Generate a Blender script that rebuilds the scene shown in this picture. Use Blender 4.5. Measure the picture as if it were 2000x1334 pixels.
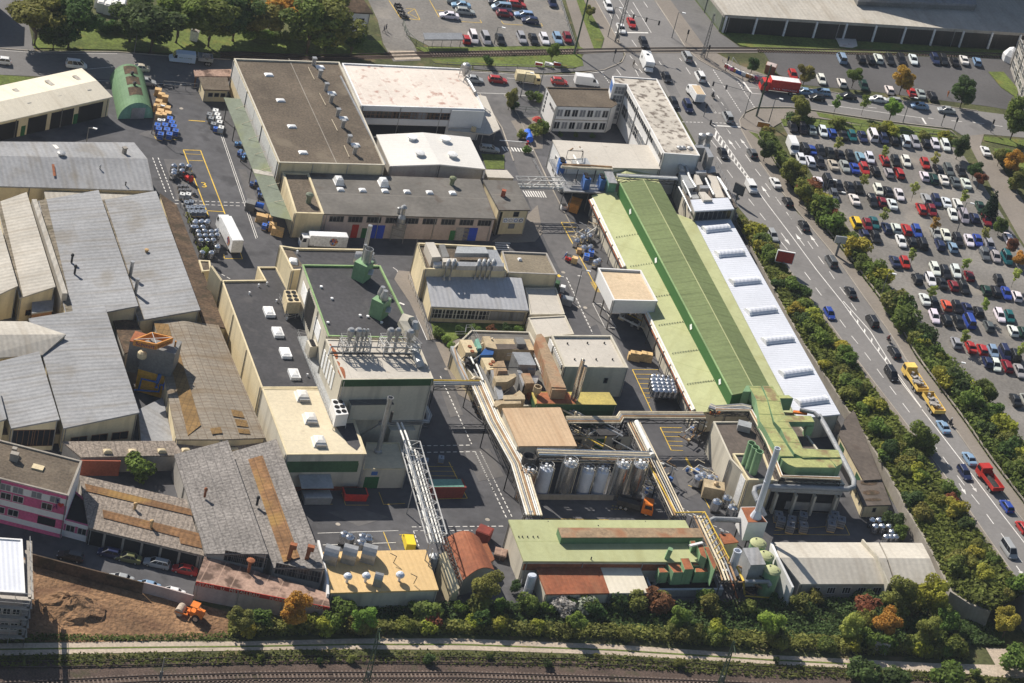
import bpy,math,random
from mathutils import Vector,Matrix
random.seed(7)
R=random.Random(11)
for o in list(bpy.data.objects):bpy.data.objects.remove(o)
SC=bpy.context.scene;COL=SC.collection
# ---------------------------------------------------------------- camera (calibrated on the plant's walls and kerbs)
FPX,DEP,ROLL,HC=6000.0,math.radians(31.3),math.radians(14.4),320.0
FW=Vector((0,math.cos(DEP),-math.sin(DEP)));R0=Vector((1,0,0));U0=R0 .cross(FW)
CX=R0*math.cos(ROLL)+U0*math.sin(ROLL);CY=R0*math.sin(ROLL)-U0*math.cos(ROLL)
CP=Vector((0,0,HC))
cam=bpy.data.objects.new("camera",bpy.data.cameras.new("camera"));COL.objects.link(cam)
cam.data.sensor_width=36.0;cam.data.lens=36.0*FPX/2000;cam.data.clip_start=1;cam.data.clip_end=9000
cam.matrix_world=Matrix(((CX.x,-CY.x,-FW.x,0),(CX.y,-CY.y,-FW.y,0),(CX.z,-CY.z,-FW.z,HC),(0,0,0,1)))
SC.camera=cam
SC.render.resolution_x,SC.render.resolution_y=1024,683
# ---------------------------------------------------------------- light
SUN_EL=math.radians(39.0);SUN_AZ=math.atan2(-.762,.648)
sd=Vector((math.sin(SUN_AZ)*math.cos(SUN_EL),math.cos(SUN_AZ)*math.cos(SUN_EL),math.sin(SUN_EL)))
sun=bpy.data.objects.new("sun",bpy.data.lights.new("sun",'SUN'));COL.objects.link(sun)
sun.data.energy=5.0;sun.data.angle=math.radians(.5);sun.data.color=(1,.945,.86)
sun.rotation_euler=sd.to_track_quat('Z','Y').to_euler()
W=bpy.data.worlds.new("World");SC.world=W;W.use_nodes=True
nt=W.node_tree;sk=nt.nodes.new('ShaderNodeTexSky');sk.sky_type='NISHITA';sk.sun_disc=False
sk.sun_elevation=SUN_EL;sk.sun_rotation=SUN_AZ;sk.air_density=1.0;sk.dust_density=.8;sk.ozone_density=1.5
nt.links.new(sk.outputs[0],nt.nodes['Background'].inputs[0]);nt.nodes['Background'].inputs[1].default_value=.068
SC.view_settings.view_transform='Standard';SC.view_settings.look='None'
SC.view_settings.exposure=0.42;SC.view_settings.gamma=1.0
SC.cycles.max_bounces=5;SC.cycles.diffuse_bounces=2;SC.cycles.glossy_bounces=2;SC.cycles.transmission_bounces=2
SC.cycles.use_denoising=True
# ---------------------------------------------------------------- picture point -> place at height z
def P(px,py,z=0.0):
 d=FW*FPX+CX*(px-1000)+CY*(py-667)
 return CP+d*((z-HC)/d.z)
def Q(w):
 d=w-CP;k=d.dot(FW)
 return 1000+FPX*d.dot(CX)/k,667+FPX*d.dot(CY)/k
def zh(py):
 pts=((430,0),(560,.7),(700,1.8),(1000,4.2),(1160,5.4),(1400,6.6))
 if py<=430:return 0.0
 for(a,za),(b,zb)in zip(pts,pts[1:]):
  if py<=b:return za+(zb-za)*(py-a)/(b-a)
 return 6.6
def H(px,py,dz=0):return P(px,py,zh(py)+dz)
def ang(a,b):d=b-a;return math.atan2(d.y,d.x)
# ---------------------------------------------------------------- materials
MATS={};LASTC={}
def M(name,col,rough=.8,metal=0.,n1=(.12,.25),n2=(2.5,.15),corr=None,seam=None,stain=None,streak=None,objcol=False,spec=.3,bump=None,alpha=None):
 m=bpy.data.materials.new(name);m.use_nodes=True;t=m.node_tree;N=t.nodes;L=t.links
 b=N['Principled BSDF'];b.inputs['Roughness'].default_value=rough;b.inputs['Metallic'].default_value=metal
 b.inputs['Specular IOR Level'].default_value=spec
 geo=N.new('ShaderNodeNewGeometry');pos=geo.outputs['Position']
 if objcol:
  oi=N.new('ShaderNodeObjectInfo');c=oi.outputs['Color']
 else:
  rgb=N.new('ShaderNodeRGB');rgb.outputs[0].default_value=(*col,1);c=rgb.outputs[0]
 def noise(scale,src=pos,det=3.0,sx=None):
  n=N.new('ShaderNodeTexNoise');n.inputs['Scale'].default_value=scale;n.inputs['Detail'].default_value=det
  if sx:
   mp=N.new('ShaderNodeMapping');mp.inputs['Scale'].default_value=sx;L.new(src,mp.inputs[0]);src=mp.outputs[0]
  L.new(src,n.inputs['Vector']);return n.outputs[0]
 def mr(src,a,b2,c2,d2):
  r=N.new('ShaderNodeMapRange');r.inputs[1].default_value=a;r.inputs[2].default_value=b2
  r.inputs[3].default_value=c2;r.inputs[4].default_value=d2;L.new(src,r.inputs[0]);return r.outputs[0]
 def mul(c,f):
  x=N.new('ShaderNodeMix');x.data_type='RGBA';x.blend_type='MULTIPLY';x.inputs[0].default_value=1
  L.new(c,x.inputs[6]);L.new(f,x.inputs[7]);return x.outputs[2]
 def mix(c,col2,f):
  x=N.new('ShaderNodeMix');x.data_type='RGBA';L.new(f,x.inputs[0]);L.new(c,x.inputs[6]);x.inputs[7].default_value=(*col2,1);return x.outputs[2]
 for s,a in(n1,n2):
  if a:c=mul(c,mr(noise(s),.3,.7,1-a,1+a))
 uv=None
 if corr or seam or streak:
  u=N.new('ShaderNodeUVMap');uv=u.outputs[0];sp=N.new('ShaderNodeSeparateXYZ');L.new(uv,sp.inputs[0])
 if streak:
  c=mix(c,streak[0],mr(noise(1.0,uv,4,(streak[2],.05,1)),.5,.75,0,streak[1]))
 if stain:
  c=mix(c,stain[0],mr(noise(stain[3],det=6),stain[1],stain[1]+.12,0,stain[2]))
 def mth(op,a,bb):
  x=N.new('ShaderNodeMath');x.operation=op
  for i,q in enumerate((a,bb)):
   if q is None:continue
   if isinstance(q,(int,float)):x.inputs[i].default_value=q
   else:L.new(q,x.inputs[i])
  return x.outputs[0]
 if seam:
  for k,pit in((0,seam[0]),(1,seam[1])):
   if pit:
    fr=mth('FRACT',mth('DIVIDE',sp.outputs[k],pit),None)
    c=mix(c,seam[4],mth('MULTIPLY',mth('LESS_THAN',fr,seam[2]/pit),seam[3]))
 hgt=None
 if corr:
  hgt=mth('SINE',mth('MULTIPLY',sp.outputs[0],2*math.pi/corr[0]),None);dist=corr[1]
 elif bump:
  hgt=noise(bump[0],det=5);dist=bump[1]
 if hgt is not None:
  bp=N.new('ShaderNodeBump');bp.inputs['Strength'].default_value=1;bp.inputs['Distance'].default_value=dist
  L.new(hgt,bp.inputs['Height']);L.new(bp.outputs[0],b.inputs['Normal'])
 L.new(c,b.inputs['Base Color'])
 MATS[name]=m;LASTC[name]=c;return m
BK=(.012,.011,.010)
M('asphalt',(.088,.085,.088),.9,n1=(.07,.25),n2=(.6,.14),stain=((.050,.048,.050),.56,.75,.22),bump=(6,.03))
M('road_asphalt',(.190,.178,.168),.9,n1=(.05,.14),n2=(1.2,.07),stain=((.10,.094,.088),.6,.6,.12))
M('street_asphalt',(.150,.142,.136),.9,n1=(.05,.15),n2=(1.2,.08),stain=((.08,.077,.075),.58,.7,.1))
M('patch_asphalt',(.130,.122,.118),.9,n1=(.1,.2),n2=(.8,.12),stain=((.085,.08,.078),.56,.7,.2))
M('pavement_slab',(.215,.185,.155),.9,n1=(.1,.12),n2=(2,.08))
M('gravel',(.185,.170,.152),.95,n1=(.06,.28),n2=(1.5,.16),stain=((.30,.265,.22),.56,.7,.09),bump=(4,.05))
M('lot_asphalt',(.090,.085,.084),.9,n1=(.05,.2),n2=(1.3,.1))
M('dirt',(.215,.122,.062),.95,n1=(.11,.35),n2=(1.2,.3),stain=((.12,.062,.032),.53,.95,.14),bump=(1.3,.5))
M('field',(.075,.080,.028),.95,n1=(.1,.35),n2=(1.5,.35),stain=((.16,.115,.06),.55,.8,.2))
M('lawn',(.105,.135,.026),.95,n1=(.12,.3),n2=(1.6,.3),stain=((.19,.16,.035),.58,.7,.22),bump=(3,.12))
M('ballast',(.088,.060,.046),.95,n1=(.2,.3),n2=(3,.35),stain=((.05,.05,.02),.55,.7,.25),bump=(4,.12))
M('path_gravel',(.43,.35,.27),.95,n1=(.15,.15),n2=(2,.2),stain=((.25,.2,.13),.58,.6,.3))
M('kerb_stone',(.34,.30,.25),.9)
M('white_line',(.70,.67,.62),.8,n1=(.4,.15),n2=(3,.15))
M('yellow_line',(.72,.47,.06),.8,n1=(.4,.2),n2=(3,.2))
M('steel_rail',(.10,.075,.065),.45,.7)
M('sleeper',(.16,.12,.095),.95)
M('gravel_roof',(.118,.092,.066),.95,n1=(.1,.25),n2=(2.2,.28),stain=((.19,.155,.11),.56,.55,.2),bump=(3,.06))
M('gravel_roof_light',(.20,.165,.115),.95,n1=(.15,.22),n2=(2.2,.22))
M('felt_grey',(.145,.132,.115),.9,n1=(.12,.2),n2=(1.2,.12),stain=((.085,.06,.045),.62,.8,.25),seam=(0,8.5,.12,.6,(.3,.27,.23)))
M('felt_black',(.042,.039,.041),.75,n1=(.1,.3),n2=(1.5,.25),stain=((.075,.068,.066),.58,.7,.3),seam=(2.2,0,.06,.3,(.02,.02,.02)),spec=.4)
M('felt_brown',(.115,.092,.075),.9,n1=(.12,.25),n2=(1.2,.18),seam=(2.5,0,.08,.5,(.06,.05,.042)),stain=((.07,.045,.03),.6,.6,.3))
M('membrane_white',(.66,.58,.50),.75,n1=(.1,.08),n2=(1.5,.06),seam=(6.5,7.5,.12,.35,(.85,.8,.74)),stain=((.36,.17,.12),.575,.8,.55))
M('membrane_worn',(.50,.45,.38),.85,n1=(.15,.15),n2=(1.5,.12),stain=((.15,.12,.095),.51,.95,.75))
M('membrane_plain',(.50,.455,.39),.8,n1=(.1,.1),n2=(1.5,.06),seam=(7,0,.08,.5,(.3,.27,.23)),stain=((.3,.24,.18),.66,.7,.6))
M('sheet_white',(.68,.645,.59),.6,n1=(.1,.05),n2=(1.5,.04),corr=(1.0,0.007),spec=.4)
M('sheet_bluewhite',(.60,.61,.65),.5,n1=(.1,.06),n2=(1.5,.04),corr=(.8,0.013),spec=.4)
M('sheet_cream',(.68,.61,.48),.65,n1=(.1,.06),n2=(1.5,.05),corr=(1.0,0.009),streak=((.5,.42,.3),.4,.5))
M('cream_roof',(.62,.53,.37),.8,n1=(.1,.08),n2=(1.5,.07),seam=(0,6.2,.14,.4,(.42,.36,.26)),stain=((.42,.34,.23),.62,.6,.4))
M('corr_grey',(.272,.270,.272),.85,n1=(.1,.14),n2=(1.5,.12),corr=(1.1,0.018),seam=(0,5.5,.1,.35,(.2,.19,.185)),streak=((.17,.145,.11),.55,.6),stain=((.19,.165,.13),.58,.55,.12))
M('corr_pale',(.40,.40,.41),.75,n1=(.1,.1),n2=(1.5,.08),corr=(1.0,.02),seam=(1.0,0,.12,.25,(.28,.28,.28)),streak=((.28,.26,.23),.4,.4))
M('corr_light',(.42,.385,.33),.85,n1=(.1,.12),n2=(1.5,.1),corr=(1.1,0.016),streak=((.27,.22,.16),.5,.5),stain=((.3,.25,.18),.62,.5,.15))
M('corr_speckled',(.25,.205,.165),.95,n1=(.15,.15),n2=(2.5,.45),corr=(.9,0.016),seam=(1.3,0,.12,.55,(.10,.082,.07)),stain=((.5,.45,.38),.64,.8,1.6))
M('sheet_pale',(.52,.475,.40),.85,n1=(.1,.1),n2=(1.5,.08),corr=(1.3,.012),seam=(0,3.2,.1,.25,(.38,.34,.28)),streak=((.34,.29,.23),.5,.4))
M('corr_slate',(.205,.185,.168),.95,n1=(.15,.18),n2=(2.2,.4),corr=(.9,0.014),seam=(0,1.5,.14,.5,(.085,.075,.07)),stain=((.36,.33,.29),.64,.6,1.4))
M('corr_brown',(.20,.105,.045),.9,n1=(.2,.3),n2=(1.8,.3),corr=(.9,0.014),seam=(0,1.5,.12,.6,(.07,.035,.018)),stain=((.3,.18,.05),.52,.8,.12))
M('tile_roof',(.235,.20,.155),.9,n1=(.12,.2),n2=(2,.16),corr=(1.6,0.009),seam=(1.0,1.6,.13,.75,(.14,.10,.065)),streak=((.17,.115,.06),.75,.35),stain=((.2,.14,.08),.56,.5,.13))
M('tile_brown',(.21,.125,.045),.9,n1=(.2,.25),n2=(2,.2),seam=(1.0,1.6,.13,.6,(.10,.06,.025)))
M('moss_roof',(.095,.062,.038),.95,n1=(.25,.35),n2=(2,.35),stain=((.045,.035,.02),.52,.8,.4))
M('tan_roof',(.54,.375,.225),.7,n1=(.1,.1),n2=(1.5,.08),corr=(.9,0.016),seam=(.9,0,.12,.25,(.38,.25,.14)),streak=((.42,.26,.14),.6,.5))
M('beige_roof',(.60,.46,.30),.8,n1=(.12,.12),n2=(1.5,.1),seam=(0,2.0,.12,.35,(.45,.33,.2)),stain=((.42,.28,.15),.6,.5,.3))
M('gold_roof',(.65,.44,.20),.65,n1=(.1,.07),n2=(1.5,.06),corr=(1.0,0.013),seam=(1.0,0,.1,.25,(.42,.28,.13)))
M('rust_roof',(.27,.088,.040),.85,n1=(.15,.25),n2=(1.5,.2),corr=(.8,0.011),seam=(.8,0,.1,.3,(.15,.05,.025)),streak=((.4,.2,.1),.35,.4))
M('rust_plain',(.30,.105,.045),.9,n1=(.2,.25),n2=(2,.2),stain=((.16,.055,.03),.58,.7,.5))
M('rust_flat',(.33,.215,.16),.9,n1=(.2,.2),n2=(1.8,.22),stain=((.085,.05,.035),.50,.9,.42),seam=(2.6,0,.2,.5,(.44,.3,.22)))
M('green_roof_light',(.42,.43,.22),.75,n1=(.08,.1),n2=(1.2,.06),seam=(0,12.0,.2,.35,(.22,.25,.09)),streak=((.27,.25,.09),.4,.3),stain=((.3,.27,.1),.63,.5,.3))
M('green_roof_mid',(.15,.185,.072),.8,n1=(.08,.12),n2=(1.5,.12),corr=(1.0,0.011),seam=(1.0,0,.12,.45,(.08,.12,.03)),streak=((.075,.095,.03),.8,.9))
M('green_wall',(.042,.135,.034),.7,n1=(.1,.08),n2=(2,.06))
M('green_paint',(.205,.335,.175),.6,n1=(.2,.12),n2=(2,.08),streak=((.12,.20,.09),.5,1.0))
M('green_rust',(.35,.36,.14),.75,n1=(.3,.15),n2=(2,.15),stain=((.22,.13,.07),.53,.8,.35),seam=(0,4.6,.22,.9,(.10,.14,.04)))
M('green_dark',(.030,.080,.03),.7)
M('green_trim',(.24,.35,.15),.7)
M('quonset_green',(.125,.215,.11),.75,n1=(.2,.12),n2=(2,.1),streak=((.06,.14,.05),.4,.8))
M('canopy_green',(.175,.195,.145),.85,n1=(.15,.12),n2=(1.5,.1),stain=((.20,.215,.09),.54,.5,.12),streak=((.11,.12,.075),.4,.8))
M('olive_roof',(.42,.335,.095),.8,n1=(.2,.12))
M('wall_cream',(.66,.555,.355),.85,n1=(.15,.08),n2=(2,.05),streak=((.36,.30,.19),.7,.5))
M('wall_pale',(.55,.50,.40),.85,n1=(.15,.08),n2=(2,.05),streak=((.28,.25,.2),.7,.5))
M('wall_white',(.72,.70,.67),.8,n1=(.15,.05),n2=(2,.04))
M('wall_grey',(.36,.33,.29),.85,n1=(.15,.12),n2=(2,.08),streak=((.2,.18,.16),.5,.4))
M('wall_panel',(.56,.55,.52),.6,n1=(.1,.05),seam=(7.4,0,.25,.8,(.12,.115,.11)))
M('wall_rose',(.45,.37,.34),.9,n1=(.15,.12),n2=(2,.1),streak=((.28,.22,.2),.5,.4))
M('wall_brick',(.30,.085,.045),.9,n1=(.3,.15),n2=(3,.2))
M('concrete',(.30,.268,.225),.9,n1=(.2,.14),n2=(2,.1),streak=((.2,.17,.14),.6,.5))
M('pink_paint',(.62,.115,.24),.8)
M('glass_dark',(.018,.020,.024),.12,spec=.5,n1=(.3,.2),n2=(1,0))
M('glass_blind',(.20,.205,.215),.5,n1=(.3,.2),n2=(1,0))
M('frame_white',(.62,.60,.56),.6)
M('frame_brown',(.22,.115,.06),.7)
M('frame_green',(.045,.105,.045),.6)
M('frame_grey',(.18,.175,.165),.6)
M('door_green',(.022,.125,.04),.6)
M('door_blue',(.02,.06,.42),.6)
M('door_grey',(.26,.25,.25),.6)
M('front_dark',(.040,.036,.032),.35,n1=(.1,.2),seam=(4.0,0,.12,.5,(.09,.08,.07)))
M('gutter_moss',(.185,.155,.115),.95,n1=(.2,.3),n2=(1.5,.3),corr=(1.1,.02),stain=((.10,.085,.05),.52,.8,.5))
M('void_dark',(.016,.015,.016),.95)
M('galvanised',(.40,.395,.385),.42,.55,n1=(.4,.15),n2=(2.5,.12))
M('steel_bright',(.66,.63,.58),.22,.9,n1=(.6,.1),n2=(3,.08),seam=(0,1.6,.05,.4,(.35,.32,.28)))
M('steel_white',(.62,.65,.71),.35,.1,n1=(.6,.06),n2=(3,.05))
M('chrome_drum',(.72,.72,.72),.16,.9)
M('duct_tan',(.44,.345,.215),.6,.2,n1=(.3,.2),n2=(2,.15),stain=((.3,.16,.07),.58,.6,.4))
M('duct_rust',(.34,.235,.14),.7,.1,n1=(.25,.3),n2=(2,.2),stain=((.27,.10,.04),.5,.7,.25))
M('duct_grey',(.40,.405,.40),.5,.3,n1=(.3,.15),n2=(2,.1))
M('duct_blue',(.02,.085,.26),.6)
M('unit_blue',(.055,.14,.38),.6)
M('pipe_grey',(.30,.305,.31),.55,.1,n1=(.3,.12),n2=(2,.1),seam=(0,3.0,.2,.7,(.15,.15,.15)))
M('pipe_white',(.72,.70,.64),.5,n1=(.3,.1))
M('pipe_cream',(.62,.53,.38),.55,n1=(.3,.2))
M('pipe_yellow',(.68,.46,.06),.55,n1=(.3,.2))
M('pipe_brown',(.33,.20,.10),.7,n1=(.3,.3))
M('truss_grey',(.46,.45,.43),.6,.2)
M('dark_steel',(.060,.056,.052),.7,.2,n1=(.5,.3))
M('green_post',(.055,.085,.05),.7)
M('unit_cream',(.58,.47,.29),.7,n1=(.4,.1))
M('orange_paint',(.60,.25,.05),.7,n1=(.6,.25))
M('orange_deep',(.62,.16,.015),.6)
M('yellow_paint',(.80,.60,.05),.5)
M('yellow_ochre',(.55,.30,.035),.75,n1=(.3,.2))
M('truck_yellow',(.75,.50,.12),.55)
M('red_paint',(.55,.035,.025),.5)
M('sign_red',(.42,.035,.02),.7)
M('navy_ink',(.02,.02,.12),.6)
M('white_paint',(.80,.79,.77),.5)
M('cream_paint',(.68,.58,.36),.6)
M('blue_plastic',(.03,.13,.58),.4)
M('cardboard',(.52,.34,.16),.9,n2=(3,.2))
M('wood',(.60,.41,.19),.9,n2=(3,.2))
M('container_red',(.24,.045,.03),.8)
M('container_green',(.17,.34,.26),.7,streak=((.1,.22,.15),.5,1))
M('rubber',(.022,.021,.021),.85)
M('car_paint',(1,1,1),.32,objcol=True,spec=.5,n1=(.5,.03),n2=(2,0))
M('leaf',(1,1,1),.75,objcol=True,n1=(.33,.36),n2=(1.5,.28),spec=.2)
M('bark',(.10,.075,.052),.95)
M('cloth',(1,1,1),.85,objcol=True)
M('skin',(.5,.3,.2),.7)
M('load_grey',(.33,.30,.27),.95,n1=(.8,.3),n2=(3,.3))
M('asphalt_load',(.05,.048,.045),.95)
M('black_paint',(.02,.02,.022),.5)
t=MATS['leaf'].node_tree;tl=t.nodes.new('ShaderNodeBsdfTranslucent');mx=t.nodes.new('ShaderNodeMixShader');mx.inputs[0].default_value=.42;t.links.new(LASTC['leaf'],tl.inputs[0]);t.links.new(t.nodes['Principled BSDF'].outputs[0],mx.inputs[1]);t.links.new(tl.outputs[0],mx.inputs[2]);t.links.new(mx.outputs[0],t.nodes['Material Output'].inputs[0])
# ---------------------------------------------------------------- mesh builder
def v3(p):return Vector(p)
class MB:
 def __init__(s):s.v=[];s.f=[];s.m=[];s.mi=0
 def face(s,pts):
  i=len(s.v);s.v+=[Vector(p)for p in pts];s.f.append(tuple(range(i,i+len(pts))));s.m.append(s.mi);return s
 def loops(s,rings,closed=True,caps=True):
  base=len(s.v);n=len(rings[0])
  for r in rings:s.v+=[Vector(p)for p in r]
  for k in range(len(rings)-1):
   for i in range(n if closed else n-1):
    j=(i+1)%n;a=base+k*n
    s.f.append((a+i,a+j,a+n+j,a+n+i));s.m.append(s.mi)
  if caps:
   s.f.append(tuple(base+i for i in range(n))[::-1]);s.m.append(s.mi)
   e=base+(len(rings)-1)*n;s.f.append(tuple(e+i for i in range(n)));s.m.append(s.mi)
  return s
 def prism(s,poly,z0,z1):
  return s.loops([[(p[0],p[1],z0)for p in poly],[(p[0],p[1],z1)for p in poly]])
 def box(s,c,sz,rz=0.0):
  ca,sa=math.cos(rz),math.sin(rz);hx,hy,hz=sz[0]/2,sz[1]/2,sz[2]/2
  q=[(c[0]+x*ca-y*sa,c[1]+x*sa+y*ca)for x,y in((-hx,-hy),(hx,-hy),(hx,hy),(-hx,hy))]
  return s.prism(q,c[2]-hz,c[2]+hz)
 def bar(s,a,b,w,h=None):
  a,b=Vector(a),Vector(b);h=h or w;d=(b-a).normalized()
  x=d.cross(Vector((0,0,1)));x=Vector((1,0,0))if x.length<1e-3 else x.normalized();y=x.cross(d)
  o=[x*(sx*w/2)+y*(sy*h/2)for sx,sy in((-1,-1),(1,-1),(1,1),(-1,1))]
  return s.loops([[a+q for q in o],[b+q for q in o]])
 def tube(s,pts,r,n=8,caps=True):
  pts=[Vector(p)for p in pts];rings=[]
  rs=r if isinstance(r,(list,tuple))else[r]*len(pts)
  for i,p in enumerate(pts):
   d0=(p-pts[i-1]).normalized()if i else(pts[1]-p).normalized()
   d1=(pts[i+1]-p).normalized()if i<len(pts)-1 else d0
   d=(d0+d1).normalized();x=d.cross(Vector((0,0,1)))
   x=Vector((1,0,0))if x.length<1e-3 else x.normalized();y=x.cross(d)
   rings.append([p+(x*math.cos(2*math.pi*k/n)+y*math.sin(2*math.pi*k/n))*rs[i]for k in range(n)])
  return s.loops(rings,caps=caps)
 def lathe(s,c,prof,n=14):
  return s.loops([[(c[0]+r*math.cos(2*math.pi*k/n),c[1]+r*math.sin(2*math.pi*k/n),c[2]+z)for k in range(n)]for r,z in prof])
 def mesh(s,name,mats,org=Vector((0,0,0)),ua=None,smooth=False,uv=True):
  me=bpy.data.meshes.new(name)
  me.from_pydata([tuple(p-org)for p in s.v],[],s.f)
  for m in(mats if isinstance(mats,(list,tuple))else[mats]):me.materials.append(MATS[m])
  if any(s.m):me.polygons.foreach_set('material_index',s.m)
  if uv:
   ua=Vector(ua).normalized()if ua is not None else Vector((1,0,0));ua.z=0;ua.normalize()
   uvl=me.uv_layers.new(name='UVMap');dat=[0.0]*(2*len(me.loops));k=0
   for p in me.polygons:
    n=p.normal
    t=ua if abs(n.z)>.35 else Vector((-n.y,n.x,0))
    t=(t-n*t.dot(n));t=t.normalized()if t.length>1e-6 else ua;bt=n.cross(t)
    for li in p.loop_indices:
     q=me.vertices[me.loops[li].vertex_index].co
     dat[2*li]=q.dot(t);dat[2*li+1]=q.dot(bt)
   uvl.data.foreach_set('uv',dat)
  if smooth:me.polygons.foreach_set('use_smooth',[True]*len(me.polygons))
  return me
def ob(name,data,parent=None,loc=(0,0,0),rz=0.0,color=None):
 o=bpy.data.objects.new(name,data);COL.objects.link(o);o.location=loc;o.rotation_euler=(0,0,rz)
 if parent is not None:o.parent=parent
 if color:o.color=(*color,1)
 return o
def wloc(o):
 l=Vector((0,0,0))
 while o is not None:l=l+o.location;o=o.parent
 return l
def tag(o,label=None,cat=None,group=None,kind=None):
 if label:o['label']=label
 if cat:o['category']=cat
 if group:o['group']=group
 if kind:o['kind']=kind
 return o
def thing(name,label,cat,loc,group=None):return tag(ob(name,None,None,loc),label,cat,group)
def part(name,mb,mat,parent,ua=None,smooth=False,label=None,color=None):
 o=ob(name,mb.mesh(name,mat,wloc(parent),ua,smooth),parent,color=color)
 if label:o['label']=label
 return o
def struct(name,mb,mat,ua=None,kind='structure'):return tag(ob(name,mb.mesh(name,mat,ua=ua)),kind=kind)
def single(name,label,cat,mb,mat,loc,group=None,ua=None,smooth=False,color=None):
 return tag(ob(name,mb.mesh(name,mat,Vector(loc),ua,smooth),None,loc,color=color),label,cat,group)
def text(s,size,org,xd,up,mat,parent,name='lettering',off=.05,align='LEFT',squash=1.0):
 cu=bpy.data.curves.new(name,'FONT');cu.body=s;cu.size=size;cu.extrude=.01;cu.align_x=align;cu.space_character=1.05
 cu.materials.append(MATS[mat]);xd=Vector(xd).normalized();up=Vector(up);up=(up-xd*up.dot(xd)).normalized();n=xd.cross(up)
 tmp=bpy.data.objects.new(name,cu);me=bpy.data.meshes.new_from_object(tmp);bpy.data.objects.remove(tmp);bpy.data.curves.remove(cu)
 o=ob(name,me,parent);loc=Vector(org)+n*off-wloc(parent)
 o.matrix_local=Matrix.Translation(loc)@Matrix((xd,up,n)).transposed().to_4x4()@Matrix.Diagonal((squash,1,1,1));return o
# ---------------------------------------------------------------- polygon helpers
def area2(p):return sum(p[i].x*p[(i+1)%len(p)].y-p[(i+1)%len(p)].x*p[i].y for i in range(len(p)))
def inset(p,d):
 s=1 if area2(p)>0 else-1;n=len(p);out=[]
 for i in range(n):
  a,b,c=p[i-1],p[i],p[(i+1)%n]
  e0=Vector((b.x-a.x,b.y-a.y)).normalized();e1=Vector((c.x-b.x,c.y-b.y)).normalized()
  n0=Vector((-e0 .y,e0 .x))*s;n1=Vector((-e1 .y,e1 .x))*s;k=1+n0 .dot(n1)
  m=(n0+n1)/k if k>.15 else n0
  out.append(Vector((b.x+m.x*d,b.y+m.y*d,b.z)))
 return out
class B:pass
def bld(name,label,cat,pts,wall,roof,z0=0.0,faces=None,ov=.2,par=None,ua=None,t=.3,group=None,walls=True):
 """pts: roof outline (picture x, picture y, height). par=(depth, width, material) makes a parapet round a sunken roof."""
 b=B();W3=[p if isinstance(p,Vector)else P(*p)for p in pts];n=len(W3);b.p=W3
 c=sum(W3,Vector())/n;b.root=thing(name,label,cat,(c.x,c.y,z0),group)
 b.sg=1 if area2(W3)>0 else-1
 b.w=W3 if par else inset(W3,ov)
 top=0 if par else t*.5
 if walls:
  wm=MB()
  for i in range(n):
   a,d=b.w[i],b.w[(i+1)%n]
   wm.face([(a.x,a.y,z0),(d.x,d.y,z0),(d.x,d.y,d.z-top),(a.x,a.y,a.z-top)][::b.sg])
  b.wall=part('wall',wm,wall,b.root)
  for i in range(n):
   a,d=b.w[i],b.w[(i+1)%n];x=Vector((d.x-a.x,d.y-a.y,0));L=x.length;x.normalize();nr=Vector((x.y,-x.x,0))*b.sg
   if(nr.y<-.3 or nr.x<-.8)and L>5 and min(a.z,d.z)-z0>2.5:
    for u in((.015,.985)if L<22 else(.015,.35,.68,.985)):
     q=a.lerp(d,u);dp=MB();dp.tube([(q.x+nr.x*.12,q.y+nr.y*.12,z0),(q.x+nr.x*.12,q.y+nr.y*.12,q.z-.25)],.09,6);part('downpipe',dp,'frame_grey' if(i+n)%2 else 'galvanised',b.root)
 u=(Vector(ua)if ua is not None else W3[1]-W3[0]);rm=MB()
 if par:
  q=inset(W3,par[1]);low=[Vector((p.x,p.y,p.z-par[0]))for p in q]
  rm.face(low[::b.sg]);b.roof=part('roof',rm,roof,b.root,u)
  o2=inset(W3,-.03);pm=MB()
  for i in range(n):
   j=(i+1)%n;zz=Vector((0,0,.02))
   pm.face([o2[i]+zz,o2[j]+zz,q[j]+zz,q[i]+zz][::b.sg]);pm.face([q[i]+zz,q[j]+zz,low[j],low[i]][::b.sg])
   d=Vector((0,0,.14));pm.face([o2[i]-d,o2[j]-d,o2[j]+zz,o2[i]+zz][::b.sg])
  part('parapet',pm,par[2],b.root);b.rz=low[0].z
 else:
  fs=faces or[list(range(n))];dn=Vector((0,0,-t))
  for f in fs:
   rm.face([W3[i]for i in f][::b.sg]);rm.face([W3[i]+dn for i in f][::-b.sg])
  for i in range(n):
   a,d=W3[i],W3[(i+1)%n];rm.face([a+dn,d+dn,d,a][::b.sg])
  b.roof=part('roof',rm,roof,b.root,u);b.rz=W3[0].z
 return b
def edge(b,i):
 a,d=b.w[i],b.w[(i+1)%len(b.w)];x=Vector((d.x-a.x,d.y-a.y,0));L=x.length;x.normalize()
 nrm=Vector((x.y,-x.x,0))*b.sg
 if nrm.dot(Vector((1,0,0))if abs(x.y)>abs(x.x)*50 else nrm)<-2:nrm=-nrm
 if b.sg<0:a,x=Vector((d.x,d.y,0)),-x
 return Vector((a.x,a.y,0)),x,nrm,L
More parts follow.
